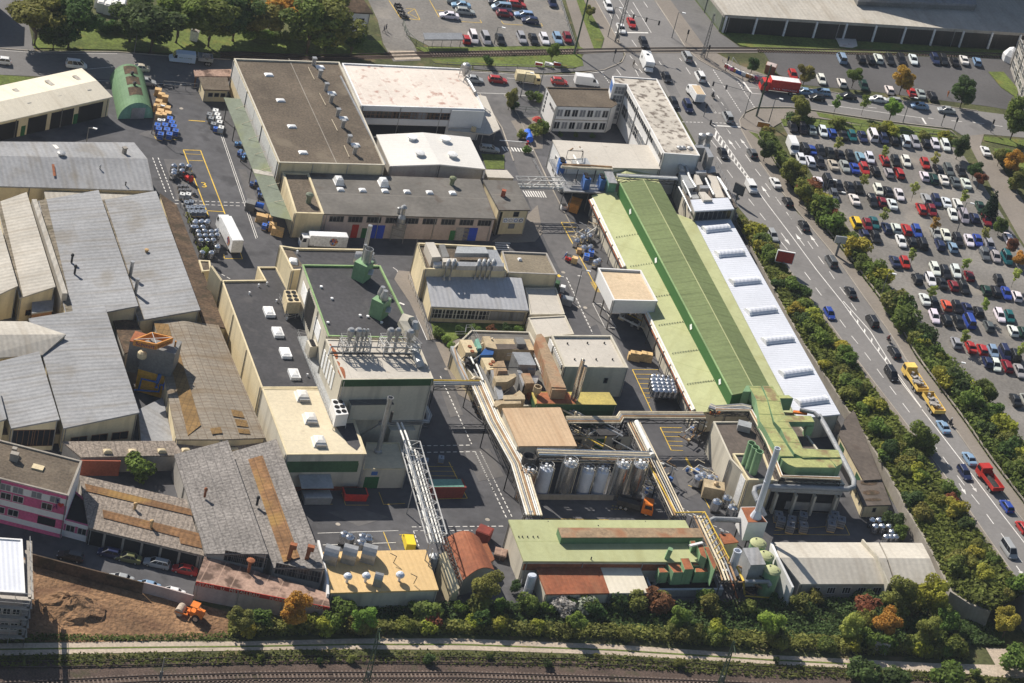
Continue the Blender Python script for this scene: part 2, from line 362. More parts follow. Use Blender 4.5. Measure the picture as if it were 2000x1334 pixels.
def wins(b,i,n,z,w,h,u0=.03,u1=.97,fm='frame_white',mull=1,tr=0,glass='glass_dark',name='window',blind=(),label=None):
 a,x,nr,L=edge(b,i)
 for k in range(n):
  c=a+x*(L*(u0+(u1-u0)*(k+.5)/n));f=MB();t=.09
  def bx(x0,x1,z0,z1,d0,d1,mb):
   q=[c+x*x0+nr*d0,c+x*x1+nr*d0,c+x*x1+nr*d1,c+x*x0+nr*d1];mb.prism(q,z0,z1)
  for(x0,x1,z0,z1)in((-w/2,w/2,z,z+t),(-w/2,w/2,z+h-t,z+h),(-w/2,-w/2+t,z+t,z+h-t),(w/2-t,w/2,z+t,z+h-t)):bx(x0,x1,z0,z1,-.02,.08,f)
  for q in range(mull):m=-w/2+w*(q+1)/(mull+1);bx(m-.04,m+.04,z+t,z+h-t,-.02,.07,f)
  for q in range(tr):m=z+h*(q+1)/(tr+1);bx(-w/2+t,w/2-t,m-.03,m+.03,-.02,.06,f)
  fo=part(name,f,fm,b.root,label=label);g=MB();bx(-w/2+t,w/2-t,z+t,z+h-t,-.02,.03,g)
  part('pane',g,'glass_blind' if k in blind else glass,fo)
def panel(b,i,u0,u1,z0,z1,mat,name,out=.05,label=None):
 a,x,nr,L=edge(b,i);q=[a+x*(L*u0)-nr*.02,a+x*(L*u1)-nr*.02,a+x*(L*u1)+nr*out,a+x*(L*u0)+nr*out]
 m=MB();m.prism(q,z0,z1);return part(name,m,mat,b.root,label=label)
def sub(name,mb,mat,par,ua=None,smooth=False):return part(name,mb,mat,par,ua,smooth)
def raxes(b,i=0):
 x=(b.p[(i+1)%len(b.p)]-b.p[i]);x.z=0;x.normalize();return x,math.atan2(x.y,x.x)
def dome(b,px,py,z,w=1.6,d=1.4,h=.5,mat='white_paint',rz=None,name='skylight'):
 c=P(px,py,z);rz=raxes(b)[1]if rz is None else rz;ca,sa=math.cos(rz),math.sin(rz);m=MB()
 def ring(k,zz):return[(c.x+x*ca*k-y*sa*k,c.y+x*sa*k+y*ca*k,c.z+zz)for x,y in((-w/2,-d/2),(w/2,-d/2),(w/2,d/2),(-w/2,d/2))]
 m.loops([ring(1,-.15),ring(1,.18),ring(.92,.22),ring(.72,h*.8),ring(.35,h)])
 return sub(name,m,mat,b.roof)
def vent(b,px,py,z,r=.35,h=1.0,mat='galvanised',cap=True,name='vent_pipe'):
 c=P(px,py,z);m=MB();pr=[(r,-.3),(r,h)]
 if cap:pr=[(r,-.3),(r,h*.7),(r*1.5,h*.75),(r*1.5,h*.95),(r*.7,h*1.08)]
 m.lathe(c,pr,10);return sub(name,m,mat,b.roof,smooth=False)
# ---------------------------------------------------------------- ground sheets and lines
GZ=[0.0]
def sheet(name,pts,z,mat,zf=None,kind='structure'):
 m=MB();w=[P(x,y,(zf(y)if zf else 0)+z)for x,y in pts]
 m.face(w if area2(w)>0 else w[::-1]);return struct(name,m,mat,kind=kind)
LW,LY=MB(),MB()
def line(pts,w=.15,mb=None,z=.07,dash=None,zf=None):
 mb=mb or LW;ps=[P(x,y,(zf(y)if zf else 0)+z)for x,y in pts]
 for a,b in zip(ps,ps[1:]):
  d=b-a;L=d.length;d.normalize();s=Vector((-d.y,d.x,0)).normalized()*(w/2);t=0
  on,off=dash or(L,0)
  while t<L:
   e=min(L,t+on);p,q=a+d*t,a+d*e;mb.face([p-s,q-s,q+s,p+s]);t=e+off
   if off==0:break
def poly(pts,mb=None,z=.07,zf=None):
 w=[P(x,y,(zf(y)if zf else 0)+z)for x,y in pts];(mb or LW).face(w if area2(w)>0 else w[::-1])
def crosswalk(a,b,c,d,n,mb=None):
 """zebra between edge a-b and edge d-c (picture points), n bars"""
 A,Bq,Cq,D=[Vector((*q,0))for q in(a,b,c,d)]
 for k in range(n):
  t0,t1=(k+.05)/n,(k+.55)/n
  q=[A.lerp(Bq,t0),A.lerp(Bq,t1),D.lerp(Cq,t1),D.lerp(Cq,t0)];poly([(v.x,v.y)for v in q],mb)
def fence(name,label,pts,h,mat='green_post',zf=None,step=2.5,group=None,rails=(1.0,.5),base=0.,pm=None):
 ps=[P(x,y,(zf(y)if zf else base))for x,y in pts];r=thing(name,label,'fence',ps[0],group);ml=MB()
 for a,b in zip(ps,ps[1:]):
  L=(b-a).length;n=max(1,int(L/step))
  for f in rails:ml.bar(a+Vector((0,0,h*f)),b+Vector((0,0,h*f)),.07,.07)
  for k in range(n+1):
   p=a.lerp(b,k/n);pb=MB();pb.bar(p,p+Vector((0,0,h)),.09);part('post',pb,pm or mat,r)
 part('rail',ml,mat,r);return r
def wallrun(name,label,cat,pts,t,mat,group=None,cap=None):
 """free-standing wall: pts are (px, py, z0, z1) along its top edge"""
 ps=[P(x,y,z1)for x,y,z0,z1 in pts];m=MB();rings=[]
 for i,p in enumerate(ps):
  d=(ps[min(i+1,len(ps)-1)]-ps[max(i-1,0)]);d.z=0;d.normalize();s=Vector((-d.y,d.x,0))*(t/2);z0=pts[i][2]
  a,b=p-s,p+s;rings.append([(a.x,a.y,z0),(b.x,b.y,z0),b,a])
 m.loops(rings);return single(name,label,cat,m,mat,(ps[0].x,ps[0].y,pts[0][2]),group)
# ================================================================= SETTING: ground, roads, rails
g=MB();g.face([(-3000,-1500,0),(3000,-1500,0),(3000,5000,0),(-3000,5000,0)]);struct('ground',g,'field')
sheet('yard',[(-80,150),(0,160),(165,148),(380,164),(455,168),(940,183),(985,185),(1062,193),(1215,200),(1372,300),(1440,418),(1640,800),(1740,975),(1812,1090),(1800,1145),(1560,1172),(640,1200),(380,1172),(150,1120),(0,1090),(-80,1080)],.03,'asphalt')
sheet('street',[(-80,88),(76,101),(229,102),(331,110),(450,116),(800,136),(919,138),(1057,146),(1125,144),(1180,136),(1215,122),(1300,160),(1215,202),(985,186),(937,184),(720,175),(460,168),(380,165),(178,153),(0,146),(-80,142)],.045,'street_asphalt')
sheet('side_street',[(-80,-60),(42,-60),(52,30),(68,100),(-80,96)],.04,'street_asphalt')
sheet('yard_road',[(937,183),(987,185),(1012,225),(1045,300),(1095,400),(1150,500),(1180,560),(1200,620),(1150,640),(1110,560),(1065,470),(1035,400),(1005,320),(980,250)],.05,'patch_asphalt')
sheet('junction_road',[(1140,-60),(1162,0),(1198,64),(1218,96),(1221,108),(1214,124),(1195,150),(1284,156),(1330,228),(1366,292),(1401,341),(1435,396),(1463,430),(1572,430),(1556,414),(1514,360),(1480,312),(1448,254),(1444,234),(1455,219),(1476,210),(1544,210),(1592,216),(1730,237),(1859,252),(1885,268),(1922,262),(2080,276),(2080,238),(1910,217),(1775,198),(1640,183),(1562,171),(1455,158),(1440,151),(1392,133),(1366,118),(1350,104),(1339,93),(1302,36),(1278,0),(1245,-60)],.06,'road_asphalt')
def strip(name,pl,pr,mat,dz=0.06,dzr=None):
 m=MB();A=[H(*p,dz)for p in pl];Bq=[H(*p,dz if dzr is None else dzr)for p in pr]
 for i in range(len(A)-1):m.face([A[i],A[i+1],Bq[i+1],Bq[i]])
 return struct(name,m,mat)
def samp(line_,n):
 """n points along a picture polyline, evenly by y"""
 y0,y1=line_[0][1],line_[-1][1];out=[]
 for k in range(n):
  y=y0+(y1-y0)*k/(n-1)
  for(xa,ya),(xb,yb)in zip(line_,line_[1:]):
   if y<=yb or(xb,yb)==line_[-1]:out.append((xa+(xb-xa)*(y-ya)/(yb-ya),y));break
 return out
RL=[(1463,430),(1500,478),(1560,552),(1600,605),(1660,686),(1745,796),(1800,868),(1869,962),(1918,1034),(1985,1130),(2100,1300)]
RR=[(1572,430),(1590,452),(1635,506),(1694,590),(1740,653),(1768,700),(1835,795),(1915,908),(2000,1020),(2100,1150),(2215,1300)]
GR=[(1480,268),(1520,330),(1580,407),(1610,447),(1658,506),(1720,588),(1756,640),(1790,700),(1880,820),(1935,900),(2000,985),(2120,1140),(2245,1300)]
GL=[(1450,430),(1490,480),(1548,552),(1588,605),(1646,686),(1728,796),(1780,864),(1838,940),(1877,994),(1900,1030),(1956,1106),(2000,1160),(2100,1300)]
a1,b1,c1,d1=[samp(q,40)for q in(RL,RR,[q for q in GR if q[1]>=447],GL)]
strip('main_road',a1,b1,'road_asphalt')
c1=samp([(1597,430)]+[q for q in GR if q[1]>=447],40)
strip('verge_pavement',d1,a1,'pavement_slab',.10,.10)
strip('footpath',b1,c1,'pavement_slab',.16,.16)
sheet('corner_pavement',[(1445,236),(1457,221),(1478,212),(1544,212),(1592,218),(1730,239),(1858,254),(1870,266),(1700,248),(1600,231),(1545,228),(1515,245),(1497,258),(1482,268),(1530,345),(1597,430),(1572,430),(1514,358),(1481,312),(1450,254)],.16,'pavement_slab')
def kerb(pts,w=.22,h=.12,zf=None):
 m=MB();ps=[P(x,y,(zf(y)if zf else 0))for x,y in pts]
 for a,b in zip(ps,ps[1:]):
  d=(b-a).normalized();s=Vector((-d.y,d.x,0)).normalized()*(w/2);u=Vector((0,0,h+.06))
  m.loops([[a-s,a+s,a+s+u,a-s+u],[b-s,b+s,b+s+u,b-s+u]])
 return struct('kerb',m,'kerb_stone')
for k in([(1162,0),(1198,64),(1218,96),(1221,108),(1214,122),(1180,137),(1125,145),(1057,147),(919,139)],[(1278,0),(1302,36),(1339,93)],[(1350,104),(1366,118),(1392,133),(1440,151)],[(1572,430),(1514,360),(1480,312),(1448,254),(1444,236),(1456,219),(1477,210),(1544,210),(1592,216),(1730,237),(1859,252)],
  [(1452,158),(1562,171),(1640,183),(1775,198),(1910,217)],[(0,95),(76,101),(229,102),(331,110),(450,117)],[(985,186),(1012,226),(1030,268),(1066,345),(1092,396),(1140,488)],[(937,184),(980,250),(1003,315)]):kerb(k)
for q in(RL,RR):kerb(samp(q,30),zf=zh)
sheet('parking_lot',[(690,-60),(1080,-60),(1122,88),(905,92),(838,90),(795,68),(808,86),(822,118),(768,120),(748,84),(738,40)],.04,'gravel')
sheet('gravel_lot',[(1525,240),(1600,246),(1870,286),(1900,330),(1990,470),(2120,660),(2120,980),(1900,770),(1760,590),(1610,380)],.03,'gravel')
sheet('driveway',[(1884,266),(1922,262),(1916,282),(1942,304),(2010,410),(2120,560),(2120,660),(1990,462),(1950,392),(1902,300)],.08,'pavement_slab')
sheet('upper_lot',[(1490,100),(1610,105),(2080,118),(2080,232),(1925,207),(1800,191),(1700,178),(1570,166),(1520,145)],.045,'lot_asphalt')
sheet('forecourt',[(1255,-60),(1345,-60),(1404,62),(1445,92),(1490,97),(1343,95),(1300,30),(1280,0)],.035,'street_asphalt')
sheet('road_pavement',[(1247,-60),(1306,-5),(1378,93),(1341,95),(1303,36),(1279,0)],.15,'pavement_slab')
sheet('junction_pavement',[(1351,104),(1400,104),(1440,125),(1500,148),(1455,157),(1440,150),(1392,132),(1366,117)],.15,'pavement_slab')
sheet('cycle_path',[(1085,-60),(1100,-60),(1122,-60),(1162,0),(1198,64),(1217,96),(1135,98),(1105,0)],.05,'pavement_slab')
sheet('station_pavement',[(1140,106),(1216,101),(1219,110),(1204,128),(1180,136),(1060,143),(925,135),(925,129),(1125,134)],.13,'street_asphalt')
GRS=[[(1112,-60),(1126,0),(1140,40),(1160,95),(1174,95),(1180,74),(1168,50),(1140,0),(1125,-60)],[(62,78),(120,55),(250,50),(470,55),(745,80),(752,106),(600,109),(470,99),(331,104),(229,97),(66,93)],
 [(843,116),(1135,106),(1140,128),(1118,133),(900,126),(850,123)],[(812,92),(1130,90),(1140,95),(830,102)],[(-80,146),(0,146),(80,153),(0,166),(-80,168)],[(1594,219),(1730,240),(1856,256),(1872,268),(1845,263),(1690,245),(1600,228)],
 [(1921,266),(2080,280),(2080,296),(2000,290),(1922,274)],[(1940,290),(2080,308),(2080,350),(2000,335),(1958,310)],[(1404,62),(1700,82),(1982,100),(2080,106),(2080,112),(1700,103),(1490,97),(1446,88)],[(1462,256),(1482,262),(1496,292),(1486,276)],
 [(1525,232),(1600,233),(1860,268),(1875,288),(1600,250),(1530,246)],[(842,630),(1040,632),(1030,648),(905,655),(880,668),(848,660)],[(940,300),(985,302),(985,330),(950,330)],[(1930,140),(1960,140),(1990,175),(1985,190),(1955,170)]]
for k in GRS:sheet('lawn',k,.18,'lawn')
sheet('dirt_lot',[(40,1088),(110,1098),(290,1152),(385,1178),(460,1200),(445,1245),(150,1256),(40,1252)],.05,'dirt')
sheet('gravel_track',[(-80,1258),(255,1253),(471,1253),(700,1247),(900,1247),(1200,1259),(1500,1279),(1818,1295),(1990,1300),(2080,1310),(2080,1345),(1995,1325),(1806,1312),(1500,1297),(1200,1279),(900,1269),(700,1268),(484,1270),(153,1277),(-80,1282)],.05,'path_gravel')
sheet('track_grass',[(-80,1268),(255,1263),(471,1261),(700,1257),(900,1257),(1200,1268),(1500,1287),(1700,1297),(1700,1300),(1500,1290),(1200,1271),(900,1260),(700,1260),(471,1264),(255,1266),(-80,1271)],.08,'lawn')
sheet('concrete_pad',[(1925,1265),(1985,1268),(2000,1296),(1945,1300)],.07,'path_gravel')
sheet('trackbed',[(-80,1296),(500,1284),(900,1284),(1300,1296),(1740,1316),(2080,1340),(2080,1520),(-80,1520)],.04,'ballast')
sheet('rail_bed',[(430,101),(640,104),(840,100),(1130,95),(1130,104),(840,112),(640,118),(430,116)],.05,'ballast')
sheet('rail_bed',[(1478,93),(1700,99),(2080,107),(2080,113),(1700,106),(1478,101)],.05,'ballast')
sheet('level_crossing',[(1130,94),(1225,92),(1480,92),(1480,103),(1225,104),(1130,105)],.09,'pavement_slab')
sheet('level_crossing',[(760,99),(808,99),(822,115),(772,117)],.09,'path_gravel')
def rails(pts,gauge=1.44,sl=True):
 ps=[P(x,y,.1)for x,y in pts];m=MB();s=MB()
 for a,b in zip(ps,ps[1:]):
  d=(b-a);L=d.length;d.normalize();n=Vector((-d.y,d.x,0))
  for k in(-1,1):m.bar(a+n*(k*gauge/2)+Vector((0,0,.16)),b+n*(k*gauge/2)+Vector((0,0,.16)),.1,.2)
  if sl:
   for i in range(int(L/.75)):
    c=a+d*(i*.75+.3);s.box((c.x,c.y,.13),(.28,2.6,.16),math.atan2(d.y,d.x))
 struct('railway_track',m,'steel_rail')
 if sl:struct('railway_sleepers',s,'sleeper')
rails([(-80,1346),(280,1327),(500,1321),(650,1320),(900,1320),(1200,1329),(1500,1342),(2080,1378)])
rails([(-80,1300),(127,1298),(500,1290),(612,1288),(850,1290),(1120,1293),(1243,1297),(1497,1308),(1742,1316),(1900,1324)],sl=False)
rails([(430,108),(640,111),(760,108),(840,106)],sl=False);rails([(840,106),(1000,103),(1130,100)]);rails([(1130,100),(1225,98),(1340,97),(1478,97)],sl=False);rails([(1478,97),(1600,100),(1800,104),(2080,112)])
WT=[(1440,430,.3),(1500,540,1.0),(1538,612,1.4),(1577,680,1.8),(1620,744,2.0),(1651,792,2.2),(1693,853,2.4),(1743,937,2.6),(1775,1000,2.8),(1803,1045,3.0),(1832,1100,3.4),(1858,1155,3.8),(1897,1180,4.0),(1935,1194,4.0)]
wallrun('retaining_wall','long concrete retaining wall between the plant and the road embankment','wall',[(x,y,0,z)for x,y,z in WT],.5,'concrete')
m=MB();wt=[P(*q)for q in WT]
def along(ps,t):
 L=[(b-a).length for a,b in zip(ps,ps[1:])];s=t*sum(L)
 for a,b,l in zip(ps,ps[1:],L):
  if s<=l or b is ps[-1]:return a.lerp(b,min(1,s/l))
  s-=l
gl=[H(*q)for q in GL if q[1]<=1165];n=40
EMB=[(along(wt,k/n),along(gl,k/n))for k in range(n+1)]
for(a,b),(c,d)in zip(EMB,EMB[1:]):m.face([a-Vector((0,0,.1)),c-Vector((0,0,.1)),d,b])
struct('embankment',m,'field')
m=MB();lot=[P(1500,268),P(1535,325),P(1600,420),P(1640,455),P(1690,520),P(1745,600),P(1800,670),P(1860,720),P(1935,800),P(2010,900),P(2090,1000),P(2200,1120)];gr=[H(*q)for q in GR]
EMB2=[(along(gr,k/n),along(lot,k/n))for k in range(n+1)]
for(a,b),(c,d)in zip(EMB2,EMB2[1:]):m.face([a,c,d+Vector((0,0,.06)),b+Vector((0,0,.06))])
struct('slope',m,'field')
wallrun('bridge_abutment','pale concrete abutment wall under the road at right','wall',[(1958,1108,0,zh(1108)),(2000,1160,0,zh(1160)),(2060,1245,0,zh(1245)),(2100,1300,0,zh(1300))],.8,'concrete')
def guard(name,label,pts,group=None):
 ps=[H(*q)for q in pts];r=thing(name,label,'guard rail',ps[0],group);m=MB();pm=MB()
 for a,b in zip(ps,ps[1:]):
  m.bar(a+Vector((0,0,.7)),b+Vector((0,0,.7)),.12,.34)
  k=max(1,int((b-a).length/4))
  for i in range(k):
   c=a.lerp(b,i/k);pm=MB();pm.bar(c,c+Vector((0,0,.62)),.1,.14);part('post',pm,'galvanised',r)
 part('beam',m,'kerb_stone',r)
guard('guard_rail','long pale steel guard rail between footpath and parking hedge',samp(GR,40))
guard('guard_rail','short steel guard rail on the plant side of the road',samp([(1838,940),(1877,994),(1900,1030),(1956,1106),(2000,1160),(2060,1245)],16))
# ------------------------------------------------ painted markings
def tr(o,s,q):return[(o[0]+x/s,o[1]+y/s)for x,y in q]
def dashes(o,s,q,w=.16):
 for x0,y0,x1,y1 in q:line(tr(o,s,[(x0,y0),(x1,y1)]),w,zf=zh)
r2,r6,rb,r8,r3,r1,r5=(1340,180),(1500,340),(1500,660),(1500,994),(1700,620),(1100,0),(1400,0);S=3.924
dashes(r2,5,[(245,470,300,540),(300,630,350,700),(400,760,455,835),(505,900,560,970),(610,1040,665,1110),(720,1180,775,1250),(385,340,435,405),(480,475,530,545),(580,610,630,680),(675,750,730,820),(775,890,825,955),(875,1025,925,1095),(980,1170,1030,1240),(300,30,325,62),(340,95,368,130),(388,160,412,192),(240,125,290,195)])
dashes(r6,S,[(100,520,150,580),(280,750,325,810),(365,870,410,930),(550,1115,595,1175),(640,1240,690,1300),(60,180,100,235),(140,290,180,345),(220,400,262,460),(305,515,345,572),(385,630,430,690),(470,745,510,805),(550,865,595,925),(635,985,677,1045)])
dashes(rb,S,[(740,110,787,172),(835,237,885,305),(932,368,983,435),(1032,500,1085,570),(1270,815,1295,850),(1340,910,1395,985),(1450,1055,1507,1130),(1560,1200,1620,1275)])
dashes(r8,S,[(1675,40,1730,115),(1785,185,1815,225),(1890,330,1950,410)])
for pts in([(1478,370),(1500,400),(1547,462),(1594,526),(1645,590)],[(1647,588),(1700,647),(1745,719),(1799,795)],[(1645,590),(1700,666),(1737,716),(1799,796)],[(1801,800),(1882,905),(1951,996),(2010,1072)],[(1392,264),(1426,307),(1460,350),(1477,371)],[(1396,250),(1431,300),(1464,348),(1479,369)]):line(pts,.2,zf=zh)
for i in range(11):
 t=i/11;a=Vector((1392,264,0)).lerp(Vector((1460,350,0)),t+.04);b=Vector((1398,252,0)).lerp(Vector((1464,348,0)),t+.01);poly([(a.x,a.y),(b.x,b.y),(b.x+2.5,b.y+3.5),(a.x+2.5,a.y+3.5)],zf=zh)
for i in range(6):
 t=i/6;a=Vector((1652,602,0)).lerp(Vector((1732,710,0)),t+.1);b=Vector((1656,600,0)).lerp(Vector((1740,708,0)),t+.05);poly([(a.x,a.y),(b.x,b.y),(b.x+2.5,b.y+3.5),(a.x+2.5,a.y+3.5)],zf=zh)
def arrow(px,py,dx,dy,zf=zh,up=True):
 """lane arrow along the lane direction (dx, dy) in the picture"""
 a=P(px,py,zf(py)+.075);b=P(px+dx,py+dy,zf(py+dy)+.075);d=(b-a);L=d.length;d.normalize();s=Vector((-d.y,d.x,0)).normalized()
 LW.face([a-s*.1,a+d*(L*.55)-s*.1,a+d*(L*.55)+s*.1,a+s*.1]);LW.face([a+d*(L*.55)-s*.45,b,a+d*(L*.55)+s*.45])
for x0,y0,x1,y1 in((485,560,410,460),(600,545,530,455),(815,1025,735,915)):arrow(r2[0]+x0/5,r2[1]+y0/5,(x1-x0)/5,(y1-y0)/5)
for x0,y0,x1,y1 in((280,550,210,455),(385,555,320,465),(100,450,170,545)):arrow(r6[0]+x0/S,r6[1]+y0/S,(x1-x0)/S,(y1-y0)/S)
arrow(1896,945,12,16);arrow(1873,944,14,22);arrow(1985,1105,14,20)
for q in([(505,315,830,320)],[(1470,1225,1730,1240)]):
 for x0,y0,x1,y1 in q:line(tr(r1,5,[(x0,y0),(x1,y1)]),.5)
line(tr(r1,5,[(550,0),(655,165)]),.14);line(tr(r1,5,[(680,20),(860,320)]),.14)
for x0,y0,x1,y1 in((545,90,595,165),(660,95,710,165),(785,15,825,72),(670,390,717,455),(450,130,480,185),(520,140,545,185),(650,540,678,575),(695,605,722,640),(742,673,772,710),(705,680,737,745),(935,600,958,632),(1135,568,1158,595),(1285,600,1305,632),(1325,665,1348,700),(1200,660,1242,725),(1410,800,1435,833),(1455,865,1480,900),(1500,928,1522,962),(1543,995,1568,1028),(1590,1060,1613,1095),(1440,1025,1488,1090),(1585,1240,1630,1305),(520,675,565,735)):line(tr(r1,5,[(x0,y0),(x1,y1)]),.15)
line(tr(r1,5,[(375,705),(450,810)]),.2,dash=(.5,.4));line(tr(r1,5,[(1465,680),(1735,1095)]),.2,dash=(.6,.4));line(tr(r1,5,[(1700,790),(1870,1050)]),.2,dash=(.6,.4))
line(tr(r1,5,[(1160,1190),(1365,1195)]),.2,dash=(.6,.4));line(tr(r1,5,[(1450,1195),(1720,1212)]),.2,dash=(.6,.4));line(tr(r1,5,[(1400,1098),(1550,1105)]),.2,dash=(.6,.4))
line(tr(r1,5,[(1760,800),(1840,910)]),.5);line(tr(r1,5,[(1810,855),(1900,862)]),.14);line(tr(r1,5,[(1840,910),(1930,918)]),.14)
line(tr(r5,3.333,[(720,682),(1340,768)]),.15);line(tr(r5,3.333,[(880,655),(910,659)]),.13);line(tr(r5,3.333,[(985,697),(1040,704)]),.13);line(tr(r5,3.333,[(1335,765),(1362,808)]),.5)
for x0,y0,x1,y1 in((1375,768,1412,773),(1527,785,1597,792),(1668,797,1742,805),(1800,815,1860,823)):line(tr(r5,3.333,[(x0,y0),(x1,y1)]),.18)
line([(0,98),(76,103),(229,105)],.12);line([(140,138),(225,130)],.1);line([(160,156),(380,166)],.12);line([(925,181),(985,183),(1060,190)],.14);line([(990,152),(1010,154)],.12)
line([(918,140),(1057,148),(1125,147),(1180,139)],.14)
line(tr((700,0),S,[(545,0),(618,130)]),.14,LY);line(tr((700,0),S,[(232,0),(322,138),(470,152)]),.16,LY);line(tr((700,0),S,[(365,65),(432,68),(472,150),(378,100),(432,68)]),.12,LY);line(tr((700,0),S,[(785,165),(945,175),(932,152)]),.13,LY);line(tr((700,0),S,[(1095,160),(1112,183),(1258,192)]),.13,LY);line(tr((700,0),S,[(1350,195),(1412,200),(1398,178)]),.13,LY);line(tr((700,0),S,[(590,78),(655,82)]),.12,LY)
crosswalk((979,286),(1032,290),(1036,297),(985,295),9);crosswalk((1020,372),(1064,374),(1070,386),(1028,384),9);line([(1034,293),(1044,294)],.3)
for k in range(4):line([(967+k*0,474+k*4.2),(997-k*1.5,475+k*4.2)],.4)
RA=(0,260)
line([(414,212),(500,466)],.12);line([(417,211),(503,464)],.12)
line(tr(RA,S,[(1405,128),(1537,132),(1725,620)]),.22,LY);line(tr(RA,S,[(1405,128),(1600,640)]),.22,LY);line(tr(RA,S,[(1420,158),(1540,164)]),.12,LY);line(tr(RA,S,[(1445,208),(1555,212)]),.14,LY);line(tr(RA,S,[(1590,595),(1715,602)]),.2,LY);line(tr(RA,S,[(1715,930),(1720,960),(1858,964),(1830,880)]),.16,LY)
line(tr(RA,S,[(1170,188),(1270,450)]),.18,dash=(.8,.5));line(tr(RA,S,[(1212,188),(1335,512)]),.18,dash=(.8,.5));line(tr(RA,S,[(1340,514),(1890,535)]),.18,dash=(.8,.5));line(tr(RA,S,[(1340,540),(1850,558)]),.18,dash=(.8,.5));line(tr(RA,S,[(1660,1060),(1770,1120)]),.18,dash=(.8,.5))
sheet('yard_slab',tr(RA,S,[(1255,198),(1430,206),(1530,520),(1360,520)]),.05,'patch_asphalt')
line(tr((0,0),S,[(1445,922),(1572,930)]),.25,LY);line(tr((0,0),S,[(1180,1035),(1195,1062),(1360,1070)]),.15,LY)
num=text('3',2.9,P(400,366,.06),P(410,366.6)-P(400,366),P(400,356)-P(400,366),'yellow_line',None,'road_number',off=.02,align='CENTER');tag(num,kind='structure')
line(tr((760,400),S,[(1320,135),(1600,655)]),.2,LY)
for k in range(12):
 a=Vector((1096+k*8.6*.72,434+k*9.0,0));b=a+Vector((26-k*.5,1.0,0))
 if k not in():line([(a.x,a.y),(b.x,b.y)],.13,LY)
line(tr((760,400),S,[(1310,545),(1360,558),(1560,985)]),.2,dash=(.8,.5));line(tr((760,400),S,[(1445,543),(1475,545)]),.3)
poly(tr((760,400),S,[(1285,540),(1300,532),(1322,548),(1302,556)]),LY)
for k in range(10):line([(1153+k*1.2,551+k*2.1),(1166+k*1.2,551+k*2.1)],.14,LY)
line(tr((760,400),S,[(1560,755),(1625,757),(1740,940),(1655,942),(1560,755)]),.12)
line(tr((860,620),S,[(1472,398),(1620,720)]),.18,LY)
for k in range(9):line(tr((860,620),S,[(1472+k*16.4,398+k*36),(1670-k*9,400+k*36)]),.12,LY)
line(tr((860,620),S,[(1685,842),(1770,1018)]),.18,LY)
for k in range(6):line(tr((860,620),S,[(1685+k*17,842+k*35),(1850+k*2,845+k*35)]),.12,LY)
line(tr((860,620),S,[(0,450),(240,970)]),.2,dash=(.8,.5));line(tr((860,620),S,[(-250,985),(240,978)]),.2,dash=(.8,.5));line(tr((860,620),S,[(-250,1036),(268,1028),(410,1332)]),.2,dash=(.8,.5));line(tr((860,620),S,[(305,1025),(455,1330)]),.2,dash=(.8,.5))
RD=(780,840)
line(tr(RD,S,[(582,170),(825,680)]),.2,dash=(.8,.5));line(tr(RD,S,[(622,165),(868,675)]),.2,dash=(.8,.5));line(tr(RD,S,[(95,742),(800,736)]),.2,dash=(.9,.5));line(tr(RD,S,[(105,772),(560,768)]),.15,dash=(.9,.5));line(tr(RD,S,[(108,772),(150,890)]),.18,dash=(.8,.5))
line(tr(RD,S,[(0,802),(85,802),(120,890)]),.14,LY);line(tr(RD,S,[(380,245),(520,522),(230,530)]),.14,LY)
for k in range(4):line(tr(RD,S,[(200+k*5,278+k*36),(412+k*15,280+k*36)]),.1,LY)
line(tr((340,840),S,[(1100,790),(1720,770)]),.12);line(tr((340,840),S,[(1140,880),(1700,862)]),.14);line(tr((340,840),S,[(1605,780),(1660,920)]),.14,LY);line(tr((340,840),S,[(1025,568),(1215,568)]),.1,LY);line(tr((340,840),S,[(1285,480),(1315,575),(1495,575)]),.1,LY);line(tr((340,840),S,[(1570,475),(1605,570),(1770,562)]),.1,LY)
RE=(1240,680)
line(tr(RE,S,[(390,838),(445,940)]),.5,LY);line(tr(RE,S,[(410,1050),(500,1090),(580,1240)]),.15,LY);line(tr(RE,S,[(150,930),(310,1195),(520,1310)]),.15,dash=(.8,.5));line(tr((1220,920),S,[(390,290),(800,470)]),.15,dash=(.8,.5))
line(tr((1220,920),S,[(1150,455),(1690,415),(1725,490),(1140,485)]),.1,LY)
line([(1063,1013),(1190,1015)],.1,LY);line([(1195,988),(1230,990)],.14,LY,dash=(.4,.3));line([(1193,994),(1228,996)],.14,LY,dash=(.4,.3))
line(tr((760,400),S,[(30,480),(60,500),(110,620),(290,1035)]),.16);line(tr((760,400),S,[(390,1108),(470,1110),(465,1160),(410,1160),(390,1108)]),.12,LY);line([(780,591),(790,595)],.5)
for q,mt in(([(905,880),(955,876),(985,930),(935,940)],'patch_asphalt'),([(640,1000),(700,992),(760,1010),(700,1028)],'patch_asphalt'),([(465,330),(480,330),(520,440),(500,445)],'patch_asphalt'),([(1290,730),(1318,728),(1350,800),(1318,806)],'lot_asphalt'),([(1160,620),(1182,618),(1230,720),(1208,724)],'street_asphalt'),([(1310,900),(1340,896),(1372,960),(1336,975)],'patch_asphalt'),([(860,760),(885,758),(905,810),(880,815)],'patch_asphalt'),([(270,262),(300,250),(345,262),(330,280)],'patch_asphalt')):sheet('asphalt_patch',q,.055,mt)
for q in([(1270,110),(1290,112),(1330,190),(1312,192)],[(1395,190),(1410,190),(1436,232),(1420,232)]):sheet('asphalt_patch',q,.064,'street_asphalt')
struct('road_markings',LW,'white_line');struct('yellow_markings',LY,'yellow_line')
